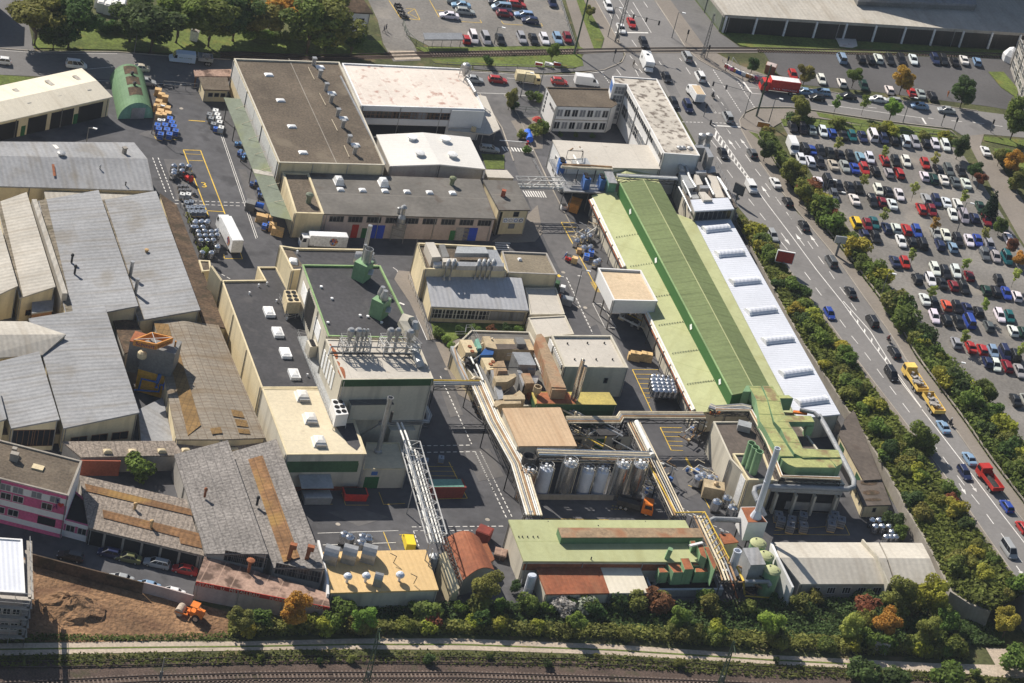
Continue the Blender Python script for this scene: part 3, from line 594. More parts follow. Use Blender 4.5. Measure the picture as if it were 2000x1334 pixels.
for x,y in((1100,532),(872,721),(952,1015),(660,1024),(1130,600),(349,266),(354,212),(1143,601),(838,1290)):
 m=MB();m.lathe(P(x,y,.04),[(.45,0),(.45,.035),(.38,.035)],12);struct('manhole_cover',m,'kerb_stone')
sheet('plant_walk',[(778,528),(800,530),(822,600),(840,640),(852,662),(836,664),(800,590),(770,545)],.12,'pavement_slab')
sheet('walk_slab',[(905,660),(870,668),(850,668),(895,770),(930,790),(932,720)],.10,'pavement_slab')
sheet('gate_slab',[(1010,440),(1050,400),(1060,455),(1045,472),(1010,474),(960,472),(985,455)],.11,'pavement_slab')
sheet('entrance_garden',[(998,236),(1055,225),(1060,262),(1060,290),(1030,292)],.06,'pavement_slab')
# ================================================================= BUILDINGS
def T(o,s,pts,zs):
 if isinstance(zs,(int,float)):zs=[zs]*len(pts)
 return[(o[0]+x/s,o[1]+y/s,z)for(x,y),z in zip(pts,zs)]
CRM=(.5,.35,'wall_pale')
def rline(b,pts,z,w,mat,name='roof_strip',t=.12):
 m=MB();ps=[P(x,y,z)for x,y in pts]
 for a,c in zip(ps,ps[1:]):m.bar(a,c,w,t)
 return sub(name,m,mat,b.roof)
# -- top left brown-roofed warehouse
b=bld('warehouse','large flat brown gravel-roofed warehouse with white wall panels and green canopy','warehouse',[(457,114,8),(663,121,8),(752,322,8),(545,317,8)],'wall_cream','gravel_roof',par=(.35,.3,'wall_pale'))
panel(b,3,.0,1,3.6,7.5,'wall_panel','wall_panels',.06)
for x,y in((525,147),(548,197),(570,248),(592,299),(625,132),(648,183),(671,232),(694,284)):dome(b,x,y,b.rz,1.9,1.3,.45)
for x,y in((612,127),(624,151),(636,177),(646,200),(659,227),(669,249),(681,279),(692,301)):
 c=P(x,y,b.rz);m=MB();m.lathe(c,[(.45,-.1),(.45,1.5)],8);q=sub('roof_vent',m,'galvanised',b.roof);m=MB();m.box((c.x,c.y,c.z+1.7),(.95,.95,.4),raxes(b)[1]);sub('vent_hood',m,'galvanised',b.roof)
rline(b,[(564,114.5),(657,318)],b.rz+.03,.14,'concrete');rline(b,[(665,149),(752,321)],b.rz+.2,.35,'galvanised','gutter',.3)
for x,y,x2,y2 in((602,131,614,155),(624,182,636,205),(648,233,659,255),(672,284,682,306)):rline(b,[(x,y),(x2,y2)],b.rz+.3,.08,'pipe_cream','roof_rail')
# -- green canopy
m=MB();cp=[(437,190,4.3),(472,194,5.2),(534,342,5.2),(531,421,4.3)];q=[P(*k)for k in[(437,190,4.3),(470,193,5.0),(570,430,5.0),(529.5,421,4.3)]]
t=thing('loading_canopy','long green loading canopy along the brown-roofed warehouse','canopy',(q[0].x,q[0].y,0));m.loops([[p-Vector((0,0,.18))for p in q],q]);part('roof',m,'canopy_green',t,q[1]-q[0])
m=MB();e0,e1=q[0].lerp(q[3],.62),q[1].lerp(q[2],.62);f0,f1=q[0].lerp(q[3],.655),q[1].lerp(q[2],.655);m.face([e0+Vector((0,0,.05)),f0+Vector((0,0,.05)),f1+Vector((0,0,.05)),e1+Vector((0,0,.05))]);part('roof_panel',m,'corr_light',t)
for k in range(6):
 c=q[0].lerp(q[3],.05+k*.18);m=MB();m.bar((c.x+.3,c.y,0),(c.x+.3,c.y,4.2),.18);part('post',m,'dark_steel',t)
for k in range(7):
 a,c=q[0].lerp(q[3],.1+k*.13),q[1].lerp(q[2],.1+k*.13);m=MB();m.bar(a.lerp(c,.45)+Vector((0,0,.1)),c+Vector((0,0,1.3)),.08);part('tie_rod',m,'pipe_cream',t)
# -- row hall in front
b=bld('workshop_hall','long grey-roofed hall with white dome skylights and a windowed front','hall',[(604,338,5.7),(938,350,5.7),(968,427,5.7),(633,417.5,5.7)],'wall_rose','felt_grey',ov=.15)
for x,y in((665,371),(708,372.5),(752,374),(795,375.5),(839,377),(884,378)):dome(b,x,y,b.rz,1.5,1.3,.5)
for x,y in((661,357),(748,360)):dome(b,x,y,b.rz,2.0,2.6,1.5)
vent(b,882,361,b.rz,.5,1.9,'canopy_green');vent(b,778,417,b.rz,.3,1.4)
for k in range(9):wins(b,2,1,3.75,3.15,1.45,.02+k*.109,.02+(k+1)*.109,'frame_grey',3,0)
for u,w,mat,nm in((.175,.02,'sign_red','red_panel'),(.235,.045,'door_green','door'),(.285,.028,'door_blue','roller_door'),(.405,.04,'door_grey','shutter'),(.755,.045,'door_green','door'),(.835,.095,'door_blue','roller_door'),(.785,.05,'door_grey','shutter')):
 panel(b,2,u,u+(.08 if nm in('roller_door','shutter')else.038),0,3.2 if nm!='door' else 2.4,mat,nm,.08)
b=bld('corner_store','small brown gravel-roofed block beside the green canopy','building',[(552,336,5.9),(603,338,5.9),(633,417.5,5.9),(577,416,5.9)],'wall_cream','gravel_roof',par=(.3,.4,'wall_cream'))
vent(b,602,396,b.rz,.55,2.2,'canopy_green')
t=P(775,468);r=thing('exhaust_tower','grey lattice tower carrying an exhaust duct at the hall front','exhaust tower',t);m=MB()
for dx,dy in((-1,-1),(1,-1),(1,1),(-1,1)):m.bar((t.x+dx*1.3,t.y+dy*1.1,0),(t.x+dx*1.3,t.y+dy*1.1,4.6),.14)
for z in(1.5,3,4.5):
 for a,c in(((-1,-1),(1,-1)),((1,-1),(1,1)),((1,1),(-1,1)),((-1,1),(-1,-1))):m.bar((t.x+a[0]*1.3,t.y+a[1]*1.1,z),(t.x+c[0]*1.3,t.y+c[1]*1.1,z),.1)
part('frame',m,'frame_grey',r);m=MB();m.lathe((t.x,t.y,3.4),[(.9,0),(.9,2),(.42,2.8),(.42,4.2),(.7,4.5),(.3,5.0)],12);part('duct',m,'galvanised',r)
# -- white pinkish flat roof building and its canopy
b=bld('office_block','white two-storey block with a pale stained flat roof','building',[(668,123,8),(907,134,8),(946,213,8),(706,206,8)],'wall_white','membrane_white',par=(.25,.3,'white_paint'))
panel(b,2,.0,.99,3.5,4.9,'wall_white','spandrel',.15)
for k in range(5):wins(b,2,1,5.0,5.6,1.7,.02+k*.138,.02+(k+1)*.138,'frame_brown',5,1,blind=(0,)if k==3 else())
panel(b,2,.73,1,3.4,7.7,'wall_white','wall_block',.5);wins(b,2,1,4.6,1.5,1.3,.77,.87,'frame_grey',0,0,'glass_blind')
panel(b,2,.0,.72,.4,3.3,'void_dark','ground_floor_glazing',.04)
c=P(906,150,8);r=thing('filter_cyclone','white dust cyclone on a steel frame at the roof corner','cyclone',c);m=MB();m.lathe((c.x,c.y,c.z),[(.3,.2),(.9,1.6),(.9,3.2),(.5,3.5)],12);part('cyclone',m,'galvanised',r);m=MB()
for dx,dy in((-1,-1),(1,-1),(1,1),(-1,1)):m.bar((c.x+dx*1.1,c.y+dy*1.1,c.z),(c.x+dx*1.1,c.y+dy*1.1,c.z+2.6),.12)
for z in(1.2,2.5):
 for a,d in(((-1,-1),(1,-1)),((1,-1),(1,1)),((1,1),(-1,1)),((-1,1),(-1,-1))):m.bar((c.x+a[0]*1.1,c.y+a[1]*1.1,c.z+z),(c.x+d[0]*1.1,c.y+d[1]*1.1,c.z+z),.1)
part('frame',m,'galvanised',r);m=MB();m.tube([(c.x+.6,c.y-1,c.z+.5),(c.x+2.2,c.y-4,c.z+.4),(c.x+3.6,c.y-7,c.z+.4)],.4,8);part('duct',m,'galvanised',r)
q=[P(x,y,3.4)for x,y in((905,180),(949,188),(977,252),(957,262),(876,255),(875,251),(938,249),(946,213))];r=thing('entrance_canopy','flat grey entrance canopy wrapping the white office corner','canopy',(q[0].x,q[0].y,0));m=MB();m.loops([[p-Vector((0,0,.35))for p in q[::-1]],q[::-1]]);part('roof',m,'membrane_plain',r)
for x,y in((970,262),(945,270)):
 m=MB();c=P(x-2,y-6,3.2);m.bar((c.x,c.y,0),c,.25);part('post',m,'frame_grey',r)
m=MB();c=P(925,252,4.1);m.box(c,(1.1,.6,1.1));part('air_conditioner',m,'unit_cream',r)
# -- white shed
b=bld('packing_shed','white low-gabled shed with four square white roof hoods','shed',[(735,263,6.6),(826,258.5,7.4),(918,268,6.6),(948,330,6.6),(859,321,7.4),(762,324,6.6)],'wall_grey','sheet_white',faces=[[0,1,4,5],[1,2,3,4]],ua=P(762,324,6)-P(735,263,6))
for x,y in((804,273),(869,276),(819,304),(883,307)):vent(b,x,y,7,.75,.9,'white_paint',name='roof_hood')
b=bld('link_corridor','low pale-roofed corridor joining white shed and street front','corridor',[(948,331,3.4),(990,332,3.4),(1004,348,3.4),(952,346,3.4)],'wall_pale','membrane_plain',ov=.1)
# -- small yellow office with signs
b=bld('gate_office','small yellow gate office with four round emblems on its front','office',[(943,351,6.3),(1009,353,6.3),(1036,410,6.3),(975,410,6.3)],'wall_cream','felt_grey',ov=.3)
wins(b,2,1,4.4,1.3,1.3,.45,.75,'frame_grey',0,0);wins(b,2,1,1.5,1.4,1.2,.35,.72,'frame_grey',0,0,'glass_blind');panel(b,2,.0,.12,0,5.6,'void_dark','stair_glazing',.04)
a,x,nr,L=edge(b,2)
for k,mt in enumerate(('unit_blue','wall_rose','unit_blue','navy_ink')):
 c=a+x*(L*(.28+.18*k))+Vector((0,0,3.55));m=MB();m.prism([c-x*.55+nr*.0,c+x*.55,c+x*.55+nr*.06,c-x*.55+nr*.06],2.95,4.15);s=part('emblem_sign',m,'white_paint',b.root)
 m=MB();m.loops([[c+nr*d+x*(r2_*math.cos(j*math.pi/8))+Vector((0,0,r2_*math.sin(j*math.pi/8)))for j in range(16)]for d,r2_ in((.05,.42),(.075,.42))]);m.mi=1;m.loops([[c+nr*d+x*(r2_*math.cos(j*math.pi/8))+Vector((0,0,r2_*math.sin(j*math.pi/8)))for j in range(16)]for d,r2_ in((.07,.28),(.095,.28))]);part('emblem',m,[mt,'white_paint'],s)
m=MB();c=P(982,383,6.3);m.box((c.x,c.y,c.z+.7),(.9,.9,1.6));sub('chimney',m,'wall_brick',b.roof)
# -- street office
b=bld('office_building','white two-storey office with brown gravel roof and window rows','office',[(1067,169.5,6.6),(1189,173,6.6),(1205.5,203,6.6),(1195,210,6.6),(1088,207,6.6)],'wall_white','gravel_roof',par=(.25,.25,'gravel_roof'))
for z in(.7,3.9):wins(b,3,7,z,1.5,1.9,.01,.98,'frame_white',1,0,blind=(1,3)if z<2 else(0,3,5))
panel(b,3,0,1,3.0,3.2,'kerb_stone','sill_band',.06)
a,x,nr,L=edge(b,4)
for k in range(5):panel(b,4,.14,.22,1.0+k*1.05,1.75+k*1.05,'glass_dark','stair_window',.05)
for u in(.50,.57):panel(b,4,u,u+.04,4.5,5.1,'black_paint','letter',.06)
text('BASF',1.15,a+x*(L*.64)+Vector((0,0,4.35)),x,Vector((0,0,1)),'black_paint',b.root,off=.06)
# -- L shaped office wing
b=bld('office_wing','long three-storey white office wing with a blotchy flat roof by the junction','office',[(1196,148.5,10.4),(1283,154,10.4),(1367,304,10.4),(1297,299,10.4),(1224,165,10.4),(1199,163,10.4)],'wall_white','membrane_worn',par=(.2,.25,'wall_white'))
for k in range(12):wins(b,3,1,8.0,2.6,1.5,.02+k*.081,.02+(k+1)*.081,'frame_white',1,0,blind=(0,)if k in(9,10)else())
for k in range(7):wins(b,3,1,3.6,3.6,2.6,.05+k*.1,.05+(k+1)*.1,'frame_white',1,1,blind=(0,)if k%3 else())
for k in range(4):wins(b,4,1,1.2+k*2.2,2.4,1.9,.25,.9,'frame_white',2,1,'glass_blind')
panel(b,5,.1,.9,7.6,9.8,'unit_blue','blue_panel',.05)
b=bld('utility_block','low flat pale-roofed block carrying blue cooling units','building',[(1079,273,6.8),(1272,284,6.8),(1290,330,6.8),(1105,325,6.8)],'wall_white','membrane_plain',ov=.1)
wins(b,3,2,1.2,1.3,1.2,.3,.7,'frame_white',1);wins(b,3,2,4.2,1.3,1.2,.3,.7,'frame_white',1)
# -- big green hall
A_=lambda y:1160+(y-387)*.4832
lo=[(1158,386),(1362,806)];li=[(1206,376),(1420,797)]
gh=bld('green_hall','long production hall with pale green roofs and a raised green gable','factory hall',[(1156,381,5),(1205,374,5.6),(1355,430,5.6),(1362,430,5),(1556,815,5),(1548,806,5.6),(1421,797,5.6),(1362,807,5)],'wall_pale','green_roof_light',faces=[[0,1,6,7],[1,2,5,6],[2,3,4,5]],ov=.3,ua=P(1355,430,5)-P(1205,374,5))
b2=MB();top=[P(*q)for q in((1211,358,8.4),(1256,351,9.4),(1290,359,8.4),(1508,765,8.4),(1474,763,9.4),(1430,772,8.4))]
for i in range(6):
 a,c=top[i],top[(i+1)%6]
 if i in(5,):b2 .face([(a.x,a.y,5.3),(c.x,c.y,5.3),c,a])
 else:b2 .face([(a.x,a.y,5.3),(c.x,c.y,5.3),c,a])
part('monitor_wall',b2,'green_wall',gh.root)
m=MB();dn=Vector((0,0,-.2));o=Vector((0,0,.08))
for f in((0,1,4,5),(1,2,3,4)):m.face([top[i]+o for i in f][::-1]);m.face([top[i]+dn for i in f])
for i in range(6):m.face([top[i]+dn,top[(i+1)%6]+dn,top[(i+1)%6]+o,top[i]+o])
mon=part('monitor_roof',m,'green_roof_mid',gh.root,top[5]-top[0])
m=MB();m.bar(top[1]+Vector((0,0,.12)),top[4]+Vector((0,0,.12)),.16,.1);part('ridge_cap',m,'green_roof_light',gh.root)
m=MB();m.bar(top[0]+Vector((0,0,.06)),top[5]+Vector((0,0,.06)),.3,.16);part('gutter',m,'green_trim',gh.root)
for px,py in((1236.6,412),(1286,507),(1354,637),(1409,744)):
 t_=(P(px,py,7.2));d=(top[5]-top[0]);d.z=0;d.normalize();k=(t_-top[0]);k.z=0;a=top[0]+d*k.dot(d);a.z=7.0;nn=Vector((d.y,-d.x,0));nn=nn if nn.x<0 else-nn
 m=MB();m.loops([[a+nn*e+d*(.75*math.cos(j*math.pi/2))+Vector((0,0,.75*math.sin(j*math.pi/2)))for j in range(4)]for e in(.04,.1)]);part('diamond_sign',m,'white_paint',gh.root)
for y0 in(463,520,582,635,690,750):
 m=MB()
 for k in range(11):c=P(A_(y0)+8+k*5.0,y0-1.2-k*.5,5.35+k*.02);m.box((c.x,c.y,5.2+k*.055),(.15,.15,.28))
 m.bar(P(A_(y0)+8,y0-1.2,5.1),P(A_(y0)+58,y0-6.2,5.64),.05,.03);part('roof_seam',m,'canopy_green',gh.root)
wb=bld('annex_hall','white ribbed-roof hall with glass barrel skylights beside the road embankment','factory hall',[(1350,433,5.5),(1426,427,5.5),(1641,809,5.5),(1558,817,5.5)],'wall_pale','sheet_bluewhite',ov=.2,ua=P(1641,809,5)-P(1426,427,5))
for(x0,y0,x1,y1)in((1374,450,1422,445),(1399,498,1450,494),(1428,553,1481,548),(1459,611,1513,605),(1491,668,1546,662),(1525,732,1582,724),(1557,788,1613,781)):
 a,c=P(x0,y0,5.5),P(x1,y1,5.5);d=(c-a).normalized();s=Vector((-d.y,d.x,0));m=MB();m.loops([[e+s*(1.15*math.cos(j*math.pi/8))+Vector((0,0,.05+.75*math.sin(j*math.pi/8)))for j in range(9)]for e in(a,c)]);sub('barrel_skylight',m,'sheet_bluewhite',wb.roof)
 m=MB();m.loops([[e+s*(1.2*math.cos(j*math.pi/8))+Vector((0,0,.05+.80*math.sin(j*math.pi/8)))for j in range(9)]for e in(a-d*.06,a+d*.5)]);m.loops([[e+s*(1.2*math.cos(j*math.pi/8))+Vector((0,0,.05+.80*math.sin(j*math.pi/8)))for j in range(9)]for e in(c-d*.3,c+d*.06)]);sub('skylight_end',m,'white_paint',wb.roof)
pen=bld('plant_penthouse','white ribbed-roof penthouse with glazed front above the annex hall','penthouse',[(1349,390,8.3),(1422,386,8.3),(1434,408,8.3),(1357,412,8.3)],'wall_grey','sheet_bluewhite',z0=5.5,ov=.2,ua=P(1434,408,8)-P(1422,386,8))
for k in range(8):wins(pen,2,1,5.7,1.15,2.2,.02+k*.12,.02+(k+1)*.12,'frame_grey',0,0)
b=bld('duct_deck','brown-roofed block crowded with ventilation ducts by the road','building',[(1322,338,5.6),(1404,338,5.6),(1440,405,5.6),(1352,412,5.6)],'wall_pale','felt_brown',ov=.1)
b=bld('lean_to','small pale green gabled lean-to behind the big green hall','building',[(1200,330,5.6),(1222,326,6.4),(1283,343,5.2),(1290,362,5.2),(1222,362,6.2),(1198,350,5.4)],'wall_pale','green_roof_light',faces=[[0,1,4,5],[1,2,3,4]])
# -- raised tan box over the yard
q=[(1168,523,7.8),(1252,527.5,7.8),(1284.5,588,7.8),(1199,586,7.8)]
b=bld('loading_bridge','white box with a tan roof standing on stilts beside green hall','loading building',q,'wall_white','beige_roof',z0=4.7,par=(.45,.3,'wall_white'))
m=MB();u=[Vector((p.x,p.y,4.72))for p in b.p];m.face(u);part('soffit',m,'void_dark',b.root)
for f in(.08,.5,.92):
 for g_ in(.06,.94):
  c=b.p[0].lerp(b.p[3],f).lerp(b.p[1].lerp(b.p[2],f),g_);m=MB();m.bar((c.x,c.y,0),(c.x,c.y,4.7),.3);part('stilt',m,'concrete',b.root)
# -- middle block
b=bld('laboratory','cream building with roof ducts, a sloping sheet roof and a glazed front','building',[(815,474,7.2),(966,481,7.2),(990.5,529,7.2),(830,525,7.2)],'wall_cream','gravel_roof',par=(.5,.35,'wall_cream'));lab=b
b=bld('laboratory_wing','sloping grey ribbed-roof wing with long window band above shrubs','building',[(831,532,5.6),(1018.5,543,5.6),(1033,606,3.7),(843,598.5,3.7)],'wall_cream','corr_pale',ov=.12,ua=P(1018,543,5.6)-P(831,532,5.6))
for k in range(5):wins(b,2,1,.9,3.0,2.2,.02+k*.115,.02+(k+1)*.115,'frame_white',3,1)
for k in range(3):wins(b,2,1,.9,3.1,2.2,.60+k*.12,.60+(k+1)*.12,'frame_grey',3,0,'glass_blind')
b=bld('store_block','brown gravel-roofed store between the laboratory and the yard road','building',[(980,490,6.2),(1068,494,6.2),(1089,536,6.2),(992,532,6.2)],'wall_cream','gravel_roof_light',par=(.3,.3,'wall_grey'))
dome(b,1015,508,b.rz,.8,.8,.5)
b=bld('flat_annex','low flat pale-roofed annex beside the yard road bins','building',[(1026,562,3.4),(1086,562,3.4),(1103,613.5,3.4),(1036,614,3.4)],'wall_pale','membrane_plain',par=(.2,.25,'wall_pale'))
b=bld('flat_annex','low grey flat-roofed annex touching the duct platform','building',[(1032,620,3.6),(1104,616,3.6),(1121,652,3.6),(1050,660,3.6)],'wall_pale','membrane_plain',par=(.2,.25,'wall_pale'))
# -- centre block
b=bld('reactor_house','cream flat-roofed block with rusty parapet at the plant centre','building',[(1077,654.5,7),(1194,655,7),(1227,718,7),(1103,716,7)],'wall_pale','membrane_plain',par=(.45,.35,'wall_pale'))
for x,y in((1108,672),(1147,671),(1180,671),(1122,703),(1164,703),(1196,703)):vent(b,x,y,b.rz,.16,.35,'dark_steel',False)
wins(b,2,1,3.2,.9,1.3,.62,.78,'frame_grey',0)
panel(b,3,.0,.25,1.5,6.3,'white_paint','white_panel',.25)
for k in range(9):panel(b,3,.32+k*.065,.355+k*.065,5.6,6.5,'white_paint','louvre',.25)
b=bld('boiler_house','boiler house with olive roof and a deep green front band','building',[(1038,765,6.6),(1190,766,6.6),(1205,790.5,6.6),(1046,788.5,6.6)],'green_dark','olive_roof',ov=.05)
panel(b,2,0,1,5.2,6.5,'frame_green','fascia',.15)
m=MB();q=[P(x,y,6.64)for x,y in((1049,766),(1110,766),(1126,788.5),(1048,788))];m.face(q[::-1]);sub('roof_patch',m,'rust_plain',b.roof)
b=bld('pump_house','low dark block with a green door under the pipe rack','building',[(1110,835,3.4),(1225,835,3.4),(1240,850,3.4),(1112,850,3.4)],'wall_pale','felt_black',ov=.1)
panel(b,2,.40,.56,0,2.5,'door_green','door',.06);wins(b,2,1,1.2,1.6,1.2,.08,.22,'frame_grey',1);wins(b,2,1,1.2,1.6,1.2,.68,.84,'frame_grey',1)
b=bld('tan_store','raised box with a ribbed tan roof beside the silos','building',[(981,797,8.2),(1094.5,795.5,8.2),(1127,871,7.6),(1013,871,7.6)],'wall_pale','tan_roof',z0=5,ov=.1,ua=P(1094,795,8)-P(981,797,8))
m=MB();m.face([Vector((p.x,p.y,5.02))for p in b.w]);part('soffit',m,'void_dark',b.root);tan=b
for f in(.05,.5,.95):
 for g_ in(.04,.96):
  c=b.w[0].lerp(b.w[3],f).lerp(b.w[1].lerp(b.w[2],f),g_);m=MB();m.bar((c.x,c.y,0),(c.x,c.y,5),.3);part('stilt',m,'dark_steel',b.root)
# -- left long block: dark part and cream part
b=bld('mixing_hall','long low black-roofed hall with four white skylights and a cream side wall','factory hall',[(433,547.5,8.2),(517,546.5,8.2),(503,521,8.2),(540,521,8.2),(612,656,8.2),(638,757,8.2),(511,757,8.2)],'wall_cream','felt_black',par=(.35,.3,'wall_cream'),ua=P(511,757,8)-P(433,547,8))
for x,y in((525,612),(542,652),(557,692.5),(574,734)):
 c=P(x,y,b.rz);a=raxes(b,6)[1];m=MB();m.box((c.x,c.y,c.z+.3),(3.0,1.9,.7),a+math.pi);s=sub('skylight_curb',m,'white_paint',b.roof);dome(b,x,y-4,b.rz+.5,1.5,2.5,.45,rz=a+math.pi/2)
c=P(514,557,b.rz)
for x,y in((521,556),(505,560),(560,625),(585,600),(540,590),(600,735),(487,575)):vent(b,x,y,b.rz,.14,.6,'white_paint')
b=bld('filling_hall','cream-roofed hall with three rounded skylights and green windows','factory hall',[(512,758.5,8.2),(672,760,8.2),(716,886.5,8.2),(560,887.5,8.2)],'wall_pale','cream_roof',par=(.06,.3,'wall_cream'),ua=P(672,760,8)-P(512,758,8))
for x,y in((590,776),(605.5,820),(623,865)):
 dome(b,x,y,b.rz,2.6,3.2,1.1,mat='sheet_white',rz=raxes(b,1)[1]+math.pi/2)
 m=MB();c=P(x+4,y+9,b.rz);m.box((c.x,c.y,c.z+.3),(1.9,.5,.7),raxes(b)[1]);sub('flap',m,'galvanised',b.roof)
m=MB();q=[P(x,y,b.rz+.03)for x,y in((652,828),(690,826),(704,870),(697,880),(680,868))];m.face(q[::-1]);sub('drip_pan',m,'felt_black',b.roof)
panel(b,2,.02,.92,4.2,6.6,'frame_green','window_band',.06)
for k in range(2):wins(b,2,1,4.5,6.0,1.7,.05+k*.27,.05+(k+1)*.27,'frame_green',3,1)
wins(b,2,1,4.2,4.2,1.9,.68,.90,'frame_green',2,1)
m=MB();a,x,nr,L=edge(b,2);c0,c1=a+x*(L*.2),a+x*(L*.6);m.loops([[c0+nr*.1+Vector((0,0,3.6)),c1+nr*.1+Vector((0,0,3.6)),c1+nr*.1+Vector((0,0,3.75)),c0+nr*.1+Vector((0,0,3.75))],[c0+nr*3.0+Vector((0,0,2.7)),c1+nr*3.0+Vector((0,0,2.7)),c1+nr*3+Vector((0,0,2.85)),c0+nr*3+Vector((0,0,2.85))]]);part('porch_roof',m,'duct_grey',b.root)
panel(b,2,.0,1,.0,.9,'wall_brick','plinth',.04)
b=bld('filling_annex','single-storey cream annex with a green door beside the filling hall','building',[(716,864,4.4),(780,864,4.4),(795,915.5,4.4),(708,916,4.4)],'wall_pale','cream_roof',par=(.15,.25,'wall_cream'))
panel(b,2,.1,.42,0,2.6,'door_green','door',.06);panel(b,2,.22,.36,3.0,3.8,'unit_blue','blue_sign',.05)
# -- tall blocks
b=bld('tall_annex','brown and black roofed annex behind the tall black-roofed block','building',[(546.5,479,13),(578,484,13),(722,486.5,13),(737,517,13),(571,528,13)],'wall_cream','felt_black',par=(.4,.35,'wall_cream'))
m=MB();q=[P(x,y,b.rz+.03)for x,y in((552,487),(572,490),(592,520),(566,524))];m.face(q[::-1]);sub('roof_patch',m,'gravel_roof',b.roof)
dome(b,573,512,b.rz,1.7,2.2,.7);vent(b,580,496,b.rz,.15,.8,'white_paint')
a,c=P(692,505,12.9),P(728,507,12.9);m=MB();s=Vector((0,1,0));m.loops([[e+s*(1.5*math.cos(j*math.pi/8))+Vector((0,0,1.5*math.sin(j*math.pi/8)))for j in range(9)]for e in(a,c)]);sub('barrel_vent',m,'galvanised',b.roof)
m=MB();c=P(712,492,12.6);m.lathe(c,[(.45,0),(.45,6.2),(.35,6.2)],12);sub('flue',m,'galvanised',b.roof)
b=bld('tall_block','tall block with a black flat roof and green edge trim','factory building',[(590,516.5,16.2),(743,518.5,16.2),(792,618,16.2),(806,660,16.2),(641,656,16.2)],'wall_pale','felt_black',par=(.35,.3,'green_trim'));tb=b
panel(b,4,.12,.28,11.4,14.4,'white_paint','white_door',.08);panel(b,4,.62,.8,11.4,14.4,'white_paint','white_door',.08)
for k in range(9):panel(b,4,.30+k*.028,.312+k*.028,9.5,15.4,'dark_steel','pipe',.15)
for x,y in((627,562),(640,632),(718,620),(703,618),(745,632),(648,585)):vent(b,x,y,b.rz,.2,.4,'white_paint')
b=bld('tower_block','cream tower block with a broad green band and pink-stained roof','factory building',[(636,662,16),(816,667,16),(846.5,739.5,16),(670,741.5,16)],'wall_pale','membrane_plain',par=(.12,.3,'wall_pale'));tw=b
panel(b,2,-.003,1.003,14.5,16.0,'green_dark','green_band',.12)
m=MB();
for x,y,rx,ry in((654,690,5,12),(668,727,7,13),(660,710,4,6),(646,676,3,5)):
 m.face([P(x+rx*math.cos(j*.524)*(.8+.3*R.random())+ry*.3*math.sin(j*.524),y+ry*math.sin(j*.524)*(.8+.3*R.random()),b.rz+.03)for j in range(12)][::-1])
sub('red_stain',m,'rust_plain',b.roof)
for k in range(5):panel(b,3,.05+k*.13,.12+k*.13,10.4,14.2,'white_paint','white_panel',.1)
panel(b,2,.12,.58,8.0,11.4,'wall_pale','bay',1.6);panel(b,2,.115,.585,11.4,11.5,'felt_grey','bay_roof',1.7)
for k in range(3):panel(b,2,.5,1,5.8+k*.35,5.95+k*.35,'galvanised','wall_pipe',.4)
panel(b,2,.62,.9,0,5.4,'wall_pale','lower_block',1.5)
# -- left cream boundary wall
wallrun('boundary_wall','tall cream wall end standing beside the ivy and steel drums','wall',[(413,519,0,9.6),(433,548,0,8.5)],.5,'wall_cream')
b=bld('gate_pier','small cream box building beside ivy fence','building',[(388,508,5),(410,509,5),(413,528,5),(395,530,5)],'wall_cream','gravel_roof',par=(.2,.3,'wall_cream'))
# ================================================================= RIGHT BOTTOM
b=bld('oxidiser_hall','dark-roofed hall under the green ducts with cream side walls','factory hall',[(1393,823,7),(1556,822,7),(1650,946,7),(1464,936,7),(1427,897,7)],'wall_pale','felt_brown',par=(.3,.35,'wall_pale'));ox=b
panel(b,2,.02,1,4.6,6.6,'duct_grey','front_panel',.2)
m=MB();
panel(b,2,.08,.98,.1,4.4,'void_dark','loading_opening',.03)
for u in(.3,.5,.7,.93):panel(b,2,u,u+.022,0,4.6,'wall_pale','column',1.2)
panel(b,2,.45,.95,.6,2.4,'wall_grey','bay_back_wall',.2)
b=bld('filter_house','cream block with white sectional door and three green stacks','building',[(1431,885.5,7.3),(1492,886,7.3),(1512,937.5,7.3),(1462,937,7.3)],'wall_cream','felt_black',par=(.3,.35,'wall_cream'))
panel(b,3,.12,.88,.4,6.5,'white_paint','sectional_door',.08)
for k,(x,y)in enumerate(((1457,917),(1464.5,925),(1472,933.5))):
 m=MB();m.lathe(P(x-2,y-9,7),[(.75,0),(.75,5.0),(.8,5.0),(.8,5.2),(.62,5.2),(.62,4.4)],14);single('exhaust_stack',('green exhaust stack, rearmost of three on the filter house','green exhaust stack in the middle of three','green exhaust stack, frontmost of three on the filter house')[k],'stack',m,'green_paint',P(x-2,y-9,7),'green exhaust stacks')
b=bld('service_wing','long low brown-roofed wing with green doors along the retaining wall','building',[(1652,816,3.4),(1668,800,3.4),(1722,936,3.4),(1687,938,3.4),(1638,848,3.4)],'wall_cream','felt_brown',ov=.1)
for u in(.1,.75):panel(b,3,u,u+.16,0,2.6,'frame_green','door',.06)
b=bld('transformer_house','small cream transformer house with rust-stained brown roof','building',[(1666,938,3),(1722,937,3),(1741,986,3),(1686.5,987.5,3)],'wall_cream','felt_brown',ov=.25)
wins(b,2,1,1.2,.8,1.0,.3,.6,'frame_grey',0);wins(b,3,2,1.2,.7,1.1,.2,.85,'frame_grey',0)
for y in(943,962,976):
 m=MB();m.face([P(1697+(y-943)*.25+(17)*math.cos(j*.524),y+(5 if y<970 else 3)*math.sin(j*.524),3.04)for j in range(12)][::-1]);sub('rust_stain',m,'moss_roof',b.roof)
